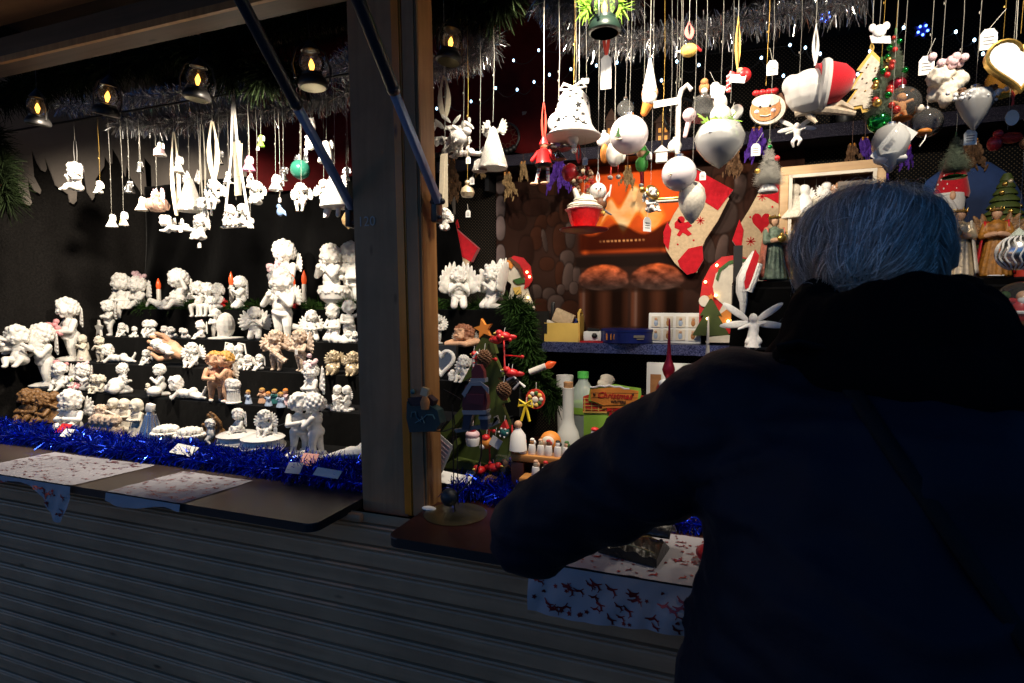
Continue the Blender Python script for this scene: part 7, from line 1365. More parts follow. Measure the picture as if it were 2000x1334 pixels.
# tree toppers
def topper(px, yt, yb_, Y, label, m, ball=None):
    c0 = at(px, Y, ZC); zt, zb_ = P(px, yt, Y).z - ZC, P(px, yb_, Y).z - ZC; k = mpp(px, Y); L = zt - zb_
    b = MB(); b.lathe([(6 * k, zb_ - .01), (6 * k, zb_), (10 * k, zb_ + L * .06), (12.5 * k, zb_ + L * .14), (10 * k, zb_ + L * .22), (5 * k, zb_ + L * .32), (3.4 * k, zb_ + L * .5), (1.5 * k, zb_ + L * .97), (.3 * k, zt)], 24); o = thing('tree_topper', b, [m], c0, label, 'tree topper')
    b = MB(); b.lathe([(20 * k, 0), (20 * k, .006), (4 * k, .012), (3 * k, zb_)], 16); acc(o, 'stand_rod', b, ['plastic'])
    if ball: b = MB(); b.ell((0, 0, zb_ - 26 * k), 24 * k, 0, 24, 16); b.ell((-6 * k, -12 * k, zb_ - 10 * k), (12 * k, 12 * k, 9 * k), 1); b.ell((8 * k, -17 * k, zb_ - 18 * k), (8 * k, 8 * k, 7 * k), 2); acc(o, 'ball', b, [ball, 'snow', 'ginger'])
topper(1308, 622, 738, 1.78, 'dark red spire tree topper above a red and white ball', 'dkred', 'red'); topper(1384, 617, 740, 1.8, 'slim cream spire tree topper beside the shopper shoulder', 'cream')
# thimble rack
Y = 1.40; xa = P(1004, 890, Y).x; k = mpp(1040, Y); za = P(1020, 884, Y).z; zb_ = P(1060, 930, 1.36).z
rk = empty('thimble_rack', (xa, Y, ZC), 'stepped honey coloured wooden rack for little white figure thimbles', 'display rack')
b = MB(); b.box((.16, .0, za - ZC - .009), (.32, .05, .018), 0, None, .002); ob('upper_board', b.mesh('upper_board', ['rack']), rk); b = MB(); b.box((.18, -.05, zb_ - ZC - .009), (.28, .05, .018), 0, None, .002); ob('lower_board', b.mesh('lower_board', ['rack']), rk)
b = MB(); b.box((.0175, .0, (za - ZC) / 2 - .01), (.035, .05, za - ZC - .022), 0, None, .002); b.box((.16, .02, (za - ZC) / 2 - .01), (.29, .006, za - ZC - .022)); b.box((.19, -.05, (zb_ - ZC) / 2 - .01), (.26, .044, zb_ - ZC - .022)); ob('rack_side', b.mesh('rack_side', ['lamred']), rk)
th = MB(); th.lathe([(.0, 0), (.0105, 0), (.0110, .001), (.0088, .020), (.0080, .024), (.0, .0255)], 18); thm = th.mesh('thimble', ['glossw'])
def toptop(i):
    b = MB(); m = [('flesh', 'red'), ('ginger', 'plaster'), ('goldpearl', 'flesh'), ('brown', 'red'), ('plaster', 'black'), ('flesh', 'green')][i % 6]
    b.ell((0, 0, .030), (.006, .006, .007), 0, 10, 8); b.ell((0, .001, .036), (.006, .006, .004), 1, 10, 8); b.ell((.006, 0, .029), (.004, .004, .006), 1, 8, 6); return b.mesh('figure', list(m))
tops = [toptop(i) for i in range(6)]
for i, px in enumerate((1022, 1040, 1057, 1072, 1090, 1107, 1126, 1145)):
    x = P(px, 865, Y).x; o = ob('thimble', thm, None, (x, Y - .002, za), (0, 0, rnd.uniform(-1, 1)), 1.05, ('white thimble with a red bow, first in the upper row of the rack' if i == 0 else 'white thimble number %s along the upper row of the wooden rack' % ('one two three four five six seven eight'.split()[i])), 'thimble', 'white figure thimbles on the wooden rack'); ob('figure', tops[i % 6], o)
    if i == 0: b = MB(); [b.ell((.004 * s_, -.011, .012), (.004, .002, .004)) for s_ in (1, -1)]; acc(o, 'bow', b, ['red'])
for i, px in enumerate((1047, 1066, 1083, 1098, 1112)):
    x = P(px, 905, Y - .05).x; o = ob('thimble', thm, None, (x, Y - .052, zb_), (0, 0, rnd.uniform(-1, 1)), 1.1, 'white thimble number %s along the lower row of the wooden rack' % ('one two three four five'.split()[i]), 'thimble', 'white figure thimbles on the wooden rack'); ob('figure', tops[(i + 2) % 6], o)
b = MB(); b.ell((0, 0, .03), .03, 0, 16, 12); b.ell((0, -.022, .035), (.018, .012, .016), 1); thing('painted_ball', b, ['orange', 'cream'], at(1076, 1.47, za - .012), 'orange painted glass ball behind the white thimbles', 'ball ornament')
b = MB(); b.lathe([(.012, 0), (.013, .02), (.008, .035)], 10, 0); b.ell((0, 0, .045), .011, 1); b.ell((0, 0, .056), (.011, .011, .006), 0); [b.tube([(.013 * math.cos(k_), .013 * math.sin(k_), z_) for k_ in np.arange(0, 6.2, .6)], .002, 0, 4, True) for z_ in (.008, .018, .028)]; thing('striped_figure', b, ['red', 'plaster'], at(1164, 1.5, ZC + .125), 'little striped red and white clown figure before the green display box', 'figurine'); b = MB(); b.box((.0, 0, .06), (.05, .04, .12), 0, None, .003); thing('small_box', b, ['black'], at(1164, 1.5, ZC), 'small black box carrying the striped clown figure', 'box')

# ---- green wooden ornament tree with pegs
Y = 1.46; c0 = at(930, Y, ZC); fz = lambda ps: pxpoly(ps, c0, Y)
b = MB()
for s_ in (-.010, .010): pass
b.prism(fz([(948, 652), (962, 655), (972, 690), (966, 690), (985, 735), (975, 737), (995, 785), (982, 788), (1005, 850), (990, 905), (990, 960), (880, 960), (872, 905), (868, 905), (900, 850), (880, 852), (918, 790), (900, 795), (925, 735), (905, 745), (935, 690), (922, 695)]), -.010, .010)
wt = thing('wooden_tree', b, ['olive'], c0, 'green wooden tree stand with red pegs for hanging ornaments', 'ornament stand')
for s_, ps in ((1, [(868, 905), (900, 890), (960, 905), (958, 912)]), (1, [(862, 900), (905, 850), (908, 862), (880, 905)]), (1, [(865, 850), (915, 790), (922, 800), (880, 855)])): q_ = MB(); q_.prism(fz(ps), -.045, .01); acc(wt, 'branch', q_, ['olive'])
b = MB(); b.prism([((P(947, 642, Y) - c0).x + x, (P(947, 642, Y) - c0).z + z) for x, z in star(.029, .45, 5, PI / 2 + .2)], -.014, .0); acc(wt, 'star', b, ['orange'])
for (a, d), (e, f) in (((925, 695), (968, 702)), ((958, 657), (996, 664)), ((985, 694), (1020, 697)), ((984, 665), (986, 720)), ((945, 838), (965, 842)), ((955, 842), (957, 905)), ((985, 775), (988, 778)), ((1000, 830), (1002, 880))):
    p, r_ = P(a, d, Y - .02) - c0, P(e, f, Y - .05) - c0; b = MB(); b.tube([p, r_], .0025, 0, 6); b.ell(r_, .0055, 0, 10, 8); acc(wt, 'peg', b, ['red'])
def hangtree(px, py, Yh, mb, mats, label, cat, name, cord=.02, sca=1, rot=0):
    c = P(px, py, Yh); o = thing(name, mb, mats, c, label, cat, (0, 0, rot), sca, 'ornaments hanging on the green wooden tree'); b = MB(); b.tube([(0, 0, 0), (.002 / sca, .002, cord / sca)], .0008 / sca, 0, 4); acc(o, 'cord', b, ['wribbon']); return o
b = MB(); b.ell((0, 0, -.012), (.018, .014, .012), 0); b.ell((-.014, 0, -.004), .010, 0); b.ell((.02, 0, -.014), (.014, .005, .007), 0); b.ell((-.024, 0, -.004), (.006, .003, .003), 1); bird_me = b.mesh('bird_ornament', ['red', 'yellow'])
for px, py, rz, lb in ((985, 648, .3, 'red bird ornament at the top right of the green wooden tree'), (935, 690, -.2, 'red bird ornament on the upper left peg of the green wooden tree'), (970, 655, 2.6, 'dark red bird ornament next to the orange star'), (938, 910, 1.2, 'red bird ornament standing low before the green wooden tree'), (1000, 720, .2, 'red berry bird ornament right of the hanging pine cone'), (965, 905, 2.9, 'red bird ornament lying on the white card by the pine cone')):
    hangtree(px, py, Y - .05, bird_me.copy(), ['red'], lb, 'bird ornament', 'bird_ornament', .012, 1.0, rz)
b = MB()
for i in range(90): t = i / 90; a_ = i * 2.4; b.ell((.017 * math.sin(PI * (.1 + .85 * t)) * math.cos(a_), .017 * math.sin(PI * (.1 + .85 * t)) * math.sin(a_), -.045 * t), (.006, .006, .003), 0, 6, 4, rot=(.5 * math.sin(a_), -.5 * math.cos(a_), 0))
cone_me = b.mesh('pine_cone', ['cone'])
for px, py, lb in ((984, 748, 'large brown pine cone hanging at the middle of the green wooden tree'), (946, 685, 'dark pine cone high inside the green wooden tree')): hangtree(px, py, Y - .06, cone_me, ['cone'], lb, 'pine cone', 'pine_cone')
thing('pine_cone', cone_me, ['cone'], P(972, 940, 1.40), 'pale brown pine cone lying on the table near the wooden rack', 'pine cone', (0, R(80), .4))
def swirl():
    b = MB(); b.prism([(x * .03, z * .03) for x, z in circ(1, 22)], -.003, .003, 0); [b.ell((.018 * math.cos(k), -.004, .018 * math.sin(k)), (.007, .003, .007), 1 + int(k * 3) % 3, 8, 6) for k in np.arange(0, 6.2, .7)]; b.ell((0, -.005, -.002), (.010, .003, .010), 1); return b
hangtree(1046, 779, 1.6, swirl(), ['redribbon', 'cream', 'green', 'yellow'], 'round red medallion painted with flowers by the green garland', 'ornament', 'medallion_ornament', .05)
b = MB(); b.lathe([(0, -.05), (.016, -.048), (.02, -.03), (.019, -.026)], 14, 0); b.ell((0, 0, -.018), (.020, .02, .013), 1); b.ell((.0, -.003, -.004), (.011, .011, .010), 2); cup_me = b
hangtree(923, 836, Y - .07, cup_me, ['tag', 'palepink', 'red'], 'pink cupcake ornament with red top hanging on the wooden tree', 'ornament', 'cupcake_ornament')
b = MB(); b.ell((0, 0, -.025), .014, 0); b.prism([(-.012, -.014), (.012, -.014), (.003, .008)], -.008, .008, 1); [b.ell((.012 * math.cos(k), -.010, -.025 + .012 * math.sin(k)), .003, 2, 6, 5) for k in np.arange(0, 6, 1)]; hangtree(985, 826, Y - .06, b, ['teal', 'red', 'tag'], 'small teal ball ornament with red cap on the wooden tree', 'ornament', 'hat_ornament')
b = MB(); [b.tube([(-.02 + .009 * i, 0, -.012 * i), (.0 + .009 * i, -.006, .004 - .008 * i), (.012 + .009 * i, 0, -.016 - .006 * i)], .0035, i % 2, 6) for i in range(5)]; hangtree(992, 725, Y - .05, b, ['tag', 'black'], 'black and white striped bow ornament on the wooden tree', 'ornament', 'zebra_ornament')
b = MB(); b.tube([(0, 0, -.04), (0, 0, -.01), (.01, 0, .002), (.02, 0, -.008)], .004, 0, 8); [b.ell((.0005, 0, -.038 + .012 * i), (.0046, .0046, .003), 1, 8, 5) for i in range(4)]; hangtree(925, 690, Y - .06, b, ['plaster', 'red'], 'red and white candy cane at the upper left of the wooden tree', 'candy cane', 'candy_cane'); 
b = MB(); b.lathe([(.024, -.06), (.02, -.02), (.006, 0)], 14, 0); b.ell((0, 0, .008), .011, 1); b.ell((0, 0, -.03), (.02, .012, .02), 2); hangtree(1012, 835, Y - .07, b, ['tag', 'flesh', 'palepink'], 'pair of pale pink and white bell figures under a yellow bow', 'ornament', 'bell_figure'); b = MB(); [b.tube([(0, 0, 0), (.018 * s_, -.004, .012), (.02 * s_, -.004, -.004), (0, 0, 0)], .004, 0, 6) for s_ in (1, -1)]; [b.tube([(0, 0, 0), (.012 * s_, -.003, -.045)], .004, 0, 6) for s_ in (1, -1)]; hangtree(1027, 790, Y - .02, b, ['brightyellow'], 'bright yellow ribbon bow hanging beside the round red medallion', 'bow', 'ribbon_bow')
b = MB(); b.box((0, 0, -.02), (.032, .001, .028), 0, (0, .5, 0)); hangtree(968, 850, Y - .06, b, ['tag'], 'tilted white price card hanging on the wooden tree', 'price card', 'price_card')
b = MB(); b.ell((0, 0, -.02), (.018, .016, .018), 0); b.ell((.0, -.004, -.006), (.012, .012, .010), 1); b.ell((-.008, -.01, -.03), .008, 2); hangtree(950, 850, Y - .05, b, ['orange', 'red', 'plaster'], 'orange and red little ornament beside the pink cupcake', 'ornament', 'round_ornament')
b = MB(); b.lathe([(.02, -.055), (.021, -.03), (.008, -.02)], 12, 0); b.ell((0, 0, -.008), .012, 1); b.lathe([(.013, -.004), (.008, .01), (0, .024)], 12, 2); hangtree(930, 722, Y - .05, b, ['greycloth', 'flesh', 'tag'], 'grey bearded little figure hanging at the left of the wooden tree', 'ornament', 'bearded_ornament')
b = MB(); b.box((0, 0, .0), (.055, .001, .085), 0, None); [b.box((0, -.001, .03 - .012 * i), (.042, .0006, .003), 1) for i in range(6)]; thing('price_card', b, ['tag', 'palepink'], P(862, 884, 1.36), 'large tilted white price card beside the right post', 'price card', (0, R(28), R(-15)))
b = MB(); b.lathe([(.028, 0), (.03, .004), (.03, .09), (.026, .1)], 18); o = thing('glass_jar', b, ['thinglass'], at(985, 1.45, ZC), 'clear glass jar with coloured sweets beside the thimble rack', 'jar'); b = MB(); [b.ell((rnd.uniform(-.016, .016), rnd.uniform(-.016, .016), .012 + .07 * rnd.random()), .009, i % 3, 7, 5) for i in range(22)]; acc(o, 'sweets', b, ['brown', 'orange', 'greycloth'])

# ---- balancing figure toy on the right counter
c0 = PZ(890, 1004, ZC); Yt = c0.y; D = lambda a, d, y=Yt: P(a, d, y) - c0
k = mpp(890, Yt); b = MB(); b.lathe([(62 * k, 0), (63 * k, .0015), (56 * k, .0035), (20 * k, .006), (0, .0065)], 44); bt = thing('balance_toy', b, ['brass'], c0, 'balancing metal toy with a red suited rider and sleigh on a round brass base', 'balance toy')
b = MB(); b.tube([D(889, 1000), D(887, 985), D(885, 870), D(884, 790)], .0016, 0, 6); b.tube([D(895, 985), D(893, 870), D(886, 810)], .0014, 0, 6); b.tube([D(878, 975), D(905, 955), D(930, 925), D(940, 890), D(940, 850), D(932, 830)], .0022, 0, 6); acc(bt, 'wire_frame', b, ['blackmetal'])
b = MB(); b.ell(D(878, 971), 18 * k, 0, 24, 16); acc(bt, 'counterweight', b, [mat('dark_blue_ball', (.006, .012, .022), .5)])
b = MB(); b.prism([(p.x, p.z) for p in (D(888, 838), D(960, 826), D(974, 818), D(970, 812), D(976, 826), D(960, 834), D(892, 845))], -.004, .004); b.tube([D(960, 829), D(975, 822), D(972, 812), D(965, 816)], .0022, 0, 6); rn = acc(bt, 'runner', b, ['greycloth'])
b = MB(); dd = lambda *ps: [(p.x, p.z) for p in (D(*q_) for q_ in ps)]
b.prism(dd((905, 790), (912, 752), (930, 745), (950, 755), (955, 785), (952, 800), (908, 802)), -.010, .010, 0); b.prism(dd((923, 725), (930, 712), (940, 712), (947, 725), (948, 738), (924, 738)), -.008, .008, 0); b.prism(dd((922, 738), (950, 738), (950, 746), (922, 746)), -.010, .010, 1); b.prism(dd((906, 768), (920, 746), (942, 744), (958, 756), (958, 768), (945, 752), (925, 752), (912, 775)), -.013, -.009, 1); b.prism(dd((906, 800), (955, 800), (952, 808), (908, 808)), -.012, .012, 1)
b.prism(dd((908, 808), (925, 808), (918, 838), (905, 838)), -.008, .008, 2); b.prism(dd((938, 808), (955, 808), (955, 838), (942, 838)), -.008, .008, 2); b.prism(dd((938, 812), (956, 812), (956, 818), (938, 818)), -.010, .010, 1); b.prism(dd((915, 768), (950, 770), (948, 790), (915, 785)), -.014, -.010, 3); acc(bt, 'rider', b, [mat('dull_red_tin', (.12, .012, .018), .5), mat('dull_grey_tin', (.20, .22, .26), .5), mat('dull_blue_tin', (.02, .025, .05), .5), mat('wine_tin', (.08, .008, .02), .5)])
b = MB(); b.prism(dd((801, 782), (808, 792), (845, 790), (860, 800), (866, 825), (855, 840), (806, 842), (800, 815)), -.016, .016, 0); b.prism(dd((800, 777), (815, 775), (840, 772), (852, 782), (848, 792), (806, 792)), -.012, .012, 1)
b.tube([D(812, 805), D(818, 800), D(820, 812), D(832, 822), D(842, 812), D(852, 808), D(856, 815)], .0016, 2, 5); [b.tube([p + V((0, -.018, 0)) for p in ps], .0018, 2, 5) for ps in ([D(811, 812), D(812, 803), D(819, 802), D(821, 812), D(830, 822)], [D(818, 824), D(834, 814), D(840, 808), D(852, 808), D(856, 816)], [D(830, 810), D(836, 824)])]
b.tube([D(800, 842), D(868, 842), D(885, 836)], .0016, 3, 5); b.ell(D(806, 765), (.006, .006, .007), 2); b.tube([D(866, 760), D(888, 772), D(900, 780)], .001, 3, 4); acc(bt, 'sleigh', b, [mat('dark_teal_tin', (.008, .035, .04), .5), mat('dark_plum_tin', (.02, .008, .014), .6), mat('pale_teal_scroll', (.05, .13, .14), .5), 'blackmetal'])
b = MB(); b.lathe([(.0, 0), (.010, .002), (.012, .02), (.006, .035), (0, .04)], 10); b.box((0, 0, .045), (.018, .01, .02), 1, (0, .3, 0)); acc(bt, 'lantern_charm', b, ['ginger', 'goldpearl']).location = D(838, 798) + V((0, -.02, 0)) + V((.0, 0, 0))
b = MB(); b.ell((0, 0, .004), (.02, .012, .005)); thing('paper_scrap', b, ['tag'], PZ(838, 996, ZC) + V((0, 0, .0)), 'crumpled white paper scrap beside the brass toy base', 'paper scrap')

# ---- cards and papers in the blue tinsel
for px, py, w_, h_, rz, top, lb in ((160, 836, .045, .06, .9, 'red', 'small red price card propped in the blue tinsel at far left'), (132, 852, .04, .05, .9, 'tag', 'small white card lying half under the blue tinsel at far left'), (360, 886, .10, .05, .15, 'tag', 'wide crumpled white card in the blue tinsel at the middle of the left counter'), (604, 905, .055, .06, .8, 'red', 'red topped price card standing in the blue tinsel near the post'), (575, 922, .05, .05, .8, 'tag', 'white card below the red topped price card'), (640, 932, .09, .035, .3, 'tag', 'flat white card lying in the blue tinsel nearest the middle post'), (890, 945, .11, .05, .05, 'tag', 'white price card behind the brass toy ball'), (935, 935, .07, .04, .6, 'tag', 'curved white card under the lying red bird')):
    p = PZ(px, py, ZC + .035 if px < 700 else ZC + .03); p.y = min(p.y, 1.42); b = MB(); b.box((0, 0, 0), (w_ * .85, .0015, h_ * .8), 0, (-1.0, .1, 0)); [b.box((0, -.0012 - .0 * i, h_ * (.25 - .2 * i)), (w_ * .6, .0006, h_ * .06), 1, (-.7, 0, 0)) for i in range(0)]
    thing('price_card', b, [top], p + V((0, 0, .012)), lb, 'price card', (0, 0, rz * .5))
b = MB(); b.box((0, 0, .006), (.17, .12, .012), 0, None, .003); thing('wooden_tray', b, ['lamred'], at(960, 1.42, ZC + .001), 'flat red brown tray in front of the thimble rack', 'tray')

# ---- table covers
def deerprint(b, fn, n, seed, mi, size):
    r = random.Random(seed)
    for i in range(n):
        u, v, a, s = r.random() * .94 + .03, r.random() * .94 + .03, r.uniform(-.6, .6), size * r.uniform(.7, 1.15); kind = r.random()
        polys = [[(-.45, .05), (-.3, .2), (.25, .18), (.4, .05), (.2, -.1), (-.3, -.12)], [(.2, .15), (.46, .5), (.62, .4), (.4, .03)], [(.48, .52), (.8, .36), (.56, .32)], [(.3, .02), (.68, -.2), (.62, -.28), (.15, -.08)], [(-.38, 0), (-.72, -.3), (-.64, -.38), (-.15, -.1)], [(.46, .46), (.36, .8), (.44, .82), (.56, .46)]] if kind < .62 else [[(x * .55, z * .55) for x, z in heart(1, 12)]] if kind < .8 else [star(.35, .5)]
        for ps in polys:
            vs = []
            for x, z in ps:
                du, dv = (x * math.cos(a) - z * math.sin(a)) * s, (x * math.sin(a) + z * math.cos(a)) * s; vs.append(fn(u, v, du, dv))
            b.add(vs, [tuple(range(len(ps)))], mi)
def cover(label, x0, x1, y1, skew, drops, seed, nprint, mname='organza'):
    yl = YL - .004
    def surf(x_, t, up=0):   # t<0 : over the top (metres back from lip) ; t>0 : metres down the front
        u = (x_ - x0) / (x1 - x0)
        if t <= 0: y = yl - t; return V((x_ + skew * (-t), y, ZC + .0018 + up + .0022 * max(0, noise.noise(V((x_ * 16, y * 16, seed)))) + .0022 * max(0, noise.noise(V((x_ * 45, y * 30, seed))))))
        wv = (.006 * math.sin(x_ * 55 + t * 30) + .012 * noise.noise(V((x_ * 14, t * 10, seed)))) * min(1, t / .05); return V((x_ + .0, yl - .004 - up - abs(wv) - .25 * t * .2, ZC - t))
    b = MB(); nu = 60
    dep = y1 - yl
    b.grid(lambda u, v: surf(x0 + (x1 - x0) * u, -dep * (1 - v)), nu, 16, 0)
    b.grid(lambda u, v: surf(x0 + (x1 - x0) * u, drops(u) * v + 1e-4), nu, 10, 0)
    deerprint(b, lambda u, v, du, dv: surf(min(max(x0 + (x1 - x0) * u + du, x0 + .002), x1 - .002), -max(.003, min(dep - .002, dep * v + dv)), .0016), nprint, seed, 1, .013)
    if max(drops(i / 10) for i in range(11)) > .06: deerprint(b, lambda u, v, du, dv: surf(min(max(x0 + (x1 - x0) * u + du, x0 + .002), x1 - .002), max(.012, min(drops(u) * .97, drops(u) * (.15 + .8 * v) + dv)), .0016), nprint // 3, seed + 5, 1, .017)
    me = b.mesh('table_cover', [mname, 'redfoil']); return ob('table_cover', me, None, label=label, cat='table cover', group='sheer white table covers with red prints')
xa, xb = P(-60, 905, YL).x, P(143, 943, YL).x
cover('sheer white printed table cover at the far left with a bunched hanging corner', xa, xb, 1.285, .14, lambda u: .022 + .075 * math.exp(-((u - .90) / .11) ** 2) + .012 * math.sin(u * 9), 3, 150)
xa, xb = P(212, 957, YL).x, P(357, 984, YL).x
cover('sheer white printed table cover near the middle of the left counter', xa, xb, 1.27, .13, lambda u: .012 + .03 * abs(math.sin(u * PI * 1.1 + .3)) * (1 - u) + .035 * max(0, u - .8) * 5 * .2, 9, 120)
xa = P(1036, 1102, YL).x
cover('sheer white printed table cover hanging over the right counter edge beside the shopper', xa, xa + .46, 1.29, -.10, lambda u: .095 + .006 * math.sin(u * 8), 15, 170)
# ---- purse and red mitten on the right counter
pc = PZ(1240, 1078, ZC + .004); b = MB(); W_ = .125
def pf(u, v):
    x = (u - .5) * W_; prof_ = [(0, .030), (.3, .040), (.55, .030), (.8, .014), (1.0, .004)]; z_ = .034 * math.sin(PI * min(1, .12 + v * .88)) ** .7 * (1 - .25 * abs(u - .5) * 2) + .003; return (x * (1 - .12 * v), -.045 + .10 * v, z_ + .003 * math.sin(u * 22 + v * 9))
b.grid(pf, 26, 16); b.grid(lambda u, v: (pf(1 - u, v)[0], pf(u, v)[1], .0), 26, 16); b.grid(lambda u, v: (pf(1 - u, 0)[0] if 0 else (.5 - u) * -W_, -.045, pf(u, 0)[2] * v), 26, 2)
[b.grid((lambda s_: (lambda u, v: (s_ * .5 * W_ * (1 - .12 * u), -.045 + .10 * u, pf(.5 + s_ * .5, u)[2] * v)))(s_), 16, 2) for s_ in (1, -1)]
pu = thing('leather_purse', b, ['leather'], pc, 'open black patent leather purse with brass zip lying on the printed cover', 'purse', (0, 0, R(-14)))
b = MB(); b.tube([(x_, -.047, .030 + .004 * math.cos(x_ * 30)) for x_ in np.linspace(-.058, .058, 12)], .0016, 0, 5); b.tube([(.0, -.03, .042), (.03, -.0, .040), (.045, .03, .022), (.03, .04, .018), (.012, .01, .036)], .0012, 0, 5); b.ell((.045, .03, .024), .004); acc(pu, 'zip', b, [mat('brass_zip', (.45, .33, .13), .35, metal=.8)])
b = MB(); b.grid(lambda u, v: (.0 + .065 * u, .02 + .05 * v, .030 + .022 * math.sin(PI * v) + .006 * u), 12, 10); fl = acc(pu, 'flap', b, ['leather']); s_ = fl.modifiers.new('t', 'SOLIDIFY'); s_.thickness = .003
b = MB(); b.box((-.006, .015, .047), (.02, .01, .004), 0, (0, .2, .3)); acc(pu, 'red_label', b, ['red'])
b = MB(); b.ell((0, 0, .018), (.03, .03, .018)); b.ell((.02, .01, .02), (.03, .025, .016)); thing('red_pouch', fuse(b, ['redfelt'], .004, 1), ['redfelt'], PZ(1388, 1098, ZC + .004), 'soft red pouch on the printed cover half hidden by the shopper', 'pouch')
# ================================================================== the shopper
from mathutils.bvhtree import BVHTree
hc = PD(1703, 492, .725); rz = R(-4) + PI           # head() looks along -Y, turn it to the stall
b = MB(); head(b, hc + V((0, .012, -.018)), .078, (-.32, 0, rz), 'none')
neck0 = PD(1730, 640, .66); chest = PD(1725, 830, .64); pel = V((PD(1725, 900, .62).x, PD(1725, 900, .62).y - .02, .98))
Ls, Le = PD(1452, 800, .70), PD(1052, 1022, .865); Lh = PD(1260, 905, 1.06)
Rs = PD(2000, 820, .68); Re = Rs + V((.13, .03, -.30)); Rh = Re + V((-.06, .27, .06))
b.cap(neck0 + V((0, -.01, -.04)), hc + V((0, -.01, -.09)), .058, .055); b.ell(PD(1725, 1000, .66), (.15, .09, .14)); b.ell((chest + pel) / 2 + V((0, 0, -.04)), (.15, .11, .17)); b.ell(pel, (.165, .12, .13)); b.cap(PD(1730, 900, .67), neck0, .075, .055)
limb(b, [Ls + V((.05, .01, -.03)), Le, Lh], [.05, .04, .026]); limb(b, [Rs - V((.04, 0, 0)), Re, Rh], [.05, .04, .026])
for q in (1, -1):
    limb(b, [pel + V((.085 * q, 0, -.03)), V((pel.x + .10 * q, pel.y + .01, .50)), V((pel.x + .105 * q, pel.y - .03, .08))], [.085, .058, .042]); b.ell((pel.x + .11 * q, pel.y + .05, .045), (.045, .11, .035))
def hand(b, w, d, side):
    d = d.normalized(); s_ = d.cross(V((0, 0, 1))).normalized() * side; dn = V((0, 0, -1)); p = w + d * .05
    X = M4((( s_.x, d.x, 0, 0), (s_.y, d.y, 0, 0), (s_.z, d.z, 1, 0), (0, 0, 0, 1)))
    b.ell(p, (.040, .05, .017), rot=X)
    for i, (o_, l) in enumerate(((-.030, .070), (-.010, .080), (.010, .075), (.029, .060))):
        a = p + s_ * o_ + d * .038; c = a + d * l * .5 + dn * .012 * (1 + i * .2); e = c + d * l * .22 + dn * l * .42; limb(b, [a, c, e], [.0092, .0085, .0068])
    a = p - s_ * .034 - d * .01; c = a - s_ * .018 + d * .03 + dn * .008; e = c + d * .026 + s_ * .008 + dn * .012; limb(b, [a, c, e], [.012, .010, .008])
hand(b, Lh, Lh - Le, 1); hand(b, Rh, Rh - Re, -1)
person = ob('person', fuse(b, ['skin'], .005, 2, None, 'person'), label='older grey haired person in dark navy coat standing with back turned at right counter', cat='person')
def wear(name, me, mats=None): return ob(name, me if not isinstance(me, MB) else me.mesh(name, mats), person)
# coat
b = MB(); r_ = random.Random(5)
b.ell(PD(1725, 985, .64), (.205, .15, .165)); b.ell(PD(1740, 835, .635), (.175, .11, .078)); b.ell((chest + pel) / 2 + V((0, -.01, 0)), (.205, .165, .24)); b.ell(pel + V((0, 0, .0)), (.235, .18, .22)); b.lathe([(.265, .74), (.245, .9), (.225, 1.05), (.20, 1.2)], 30, 0, (pel.x, pel.y, 0), ry=.8)
b.ell(Ls + V((.05, 0, -.012)), (.10, .09, .082)); b.ell(Rs - V((.03, 0, -.005)), (.10, .09, .085)); b.cap(PD(1570, 790, .67), Ls + V((.03, 0, -.01)), .07, .075); b.cap(PD(1880, 785, .66), Rs + V((0, 0, .0)), .075, .08)
def sleeve(a, e, h, ra, re, rh, folds):
    for i in range(9):
        t = i / 8; p = a.lerp(e, t); b.ell(p, (ra + (re - ra) * t) * (1.0 + (.07 if i % 2 else -.015)))
    b.cap(a, e, ra * .97, re * .97); b.cap(e, h, re, rh)
    for i in range(6): t = (i + .5) / 6; b.ell(e.lerp(h, t * .9), (re + (rh - re) * t) * 1.05)
    b.ell(e + V((-.008, -.004, -.012)), re * 1.04)
sleeve(Ls + V((0, 0, -.006)), Le, Lh - (Lh - Le).normalized() * .015, .084, .064, .042, 5); sleeve(Rs, Re, Rh - (Rh - Re).normalized() * .015, .10, .07, .047, 5)
coat_me = fuse(b, ['coat'], .0085, 3, None, 'coat')
for v_ in coat_me.vertices:
    q_ = v_.co + V((0, 0, .05 * noise.noise(v_.co * 5))); n_ = noise.noise(v_.co * 9) * .008 + (1 - abs(noise.noise(V((q_.x * 9, q_.y * 9, q_.z * 26))))) ** 3 * .007 + noise.noise(v_.co * 30) * .0015; v_.co += v_.normal * n_
coat = wear('coat', coat_me)
bv = BVHTree.FromPolygons([v.co.copy() for v in coat_me.vertices], [tuple(p.vertices) for p in coat_me.polygons])
def oncoat(px, py, lift=.004):
    d = ray(px, py).normalized(); h = bv.ray_cast(CAM, d); return (h[0] - d * lift) if h[0] else PD(px, py, .6)
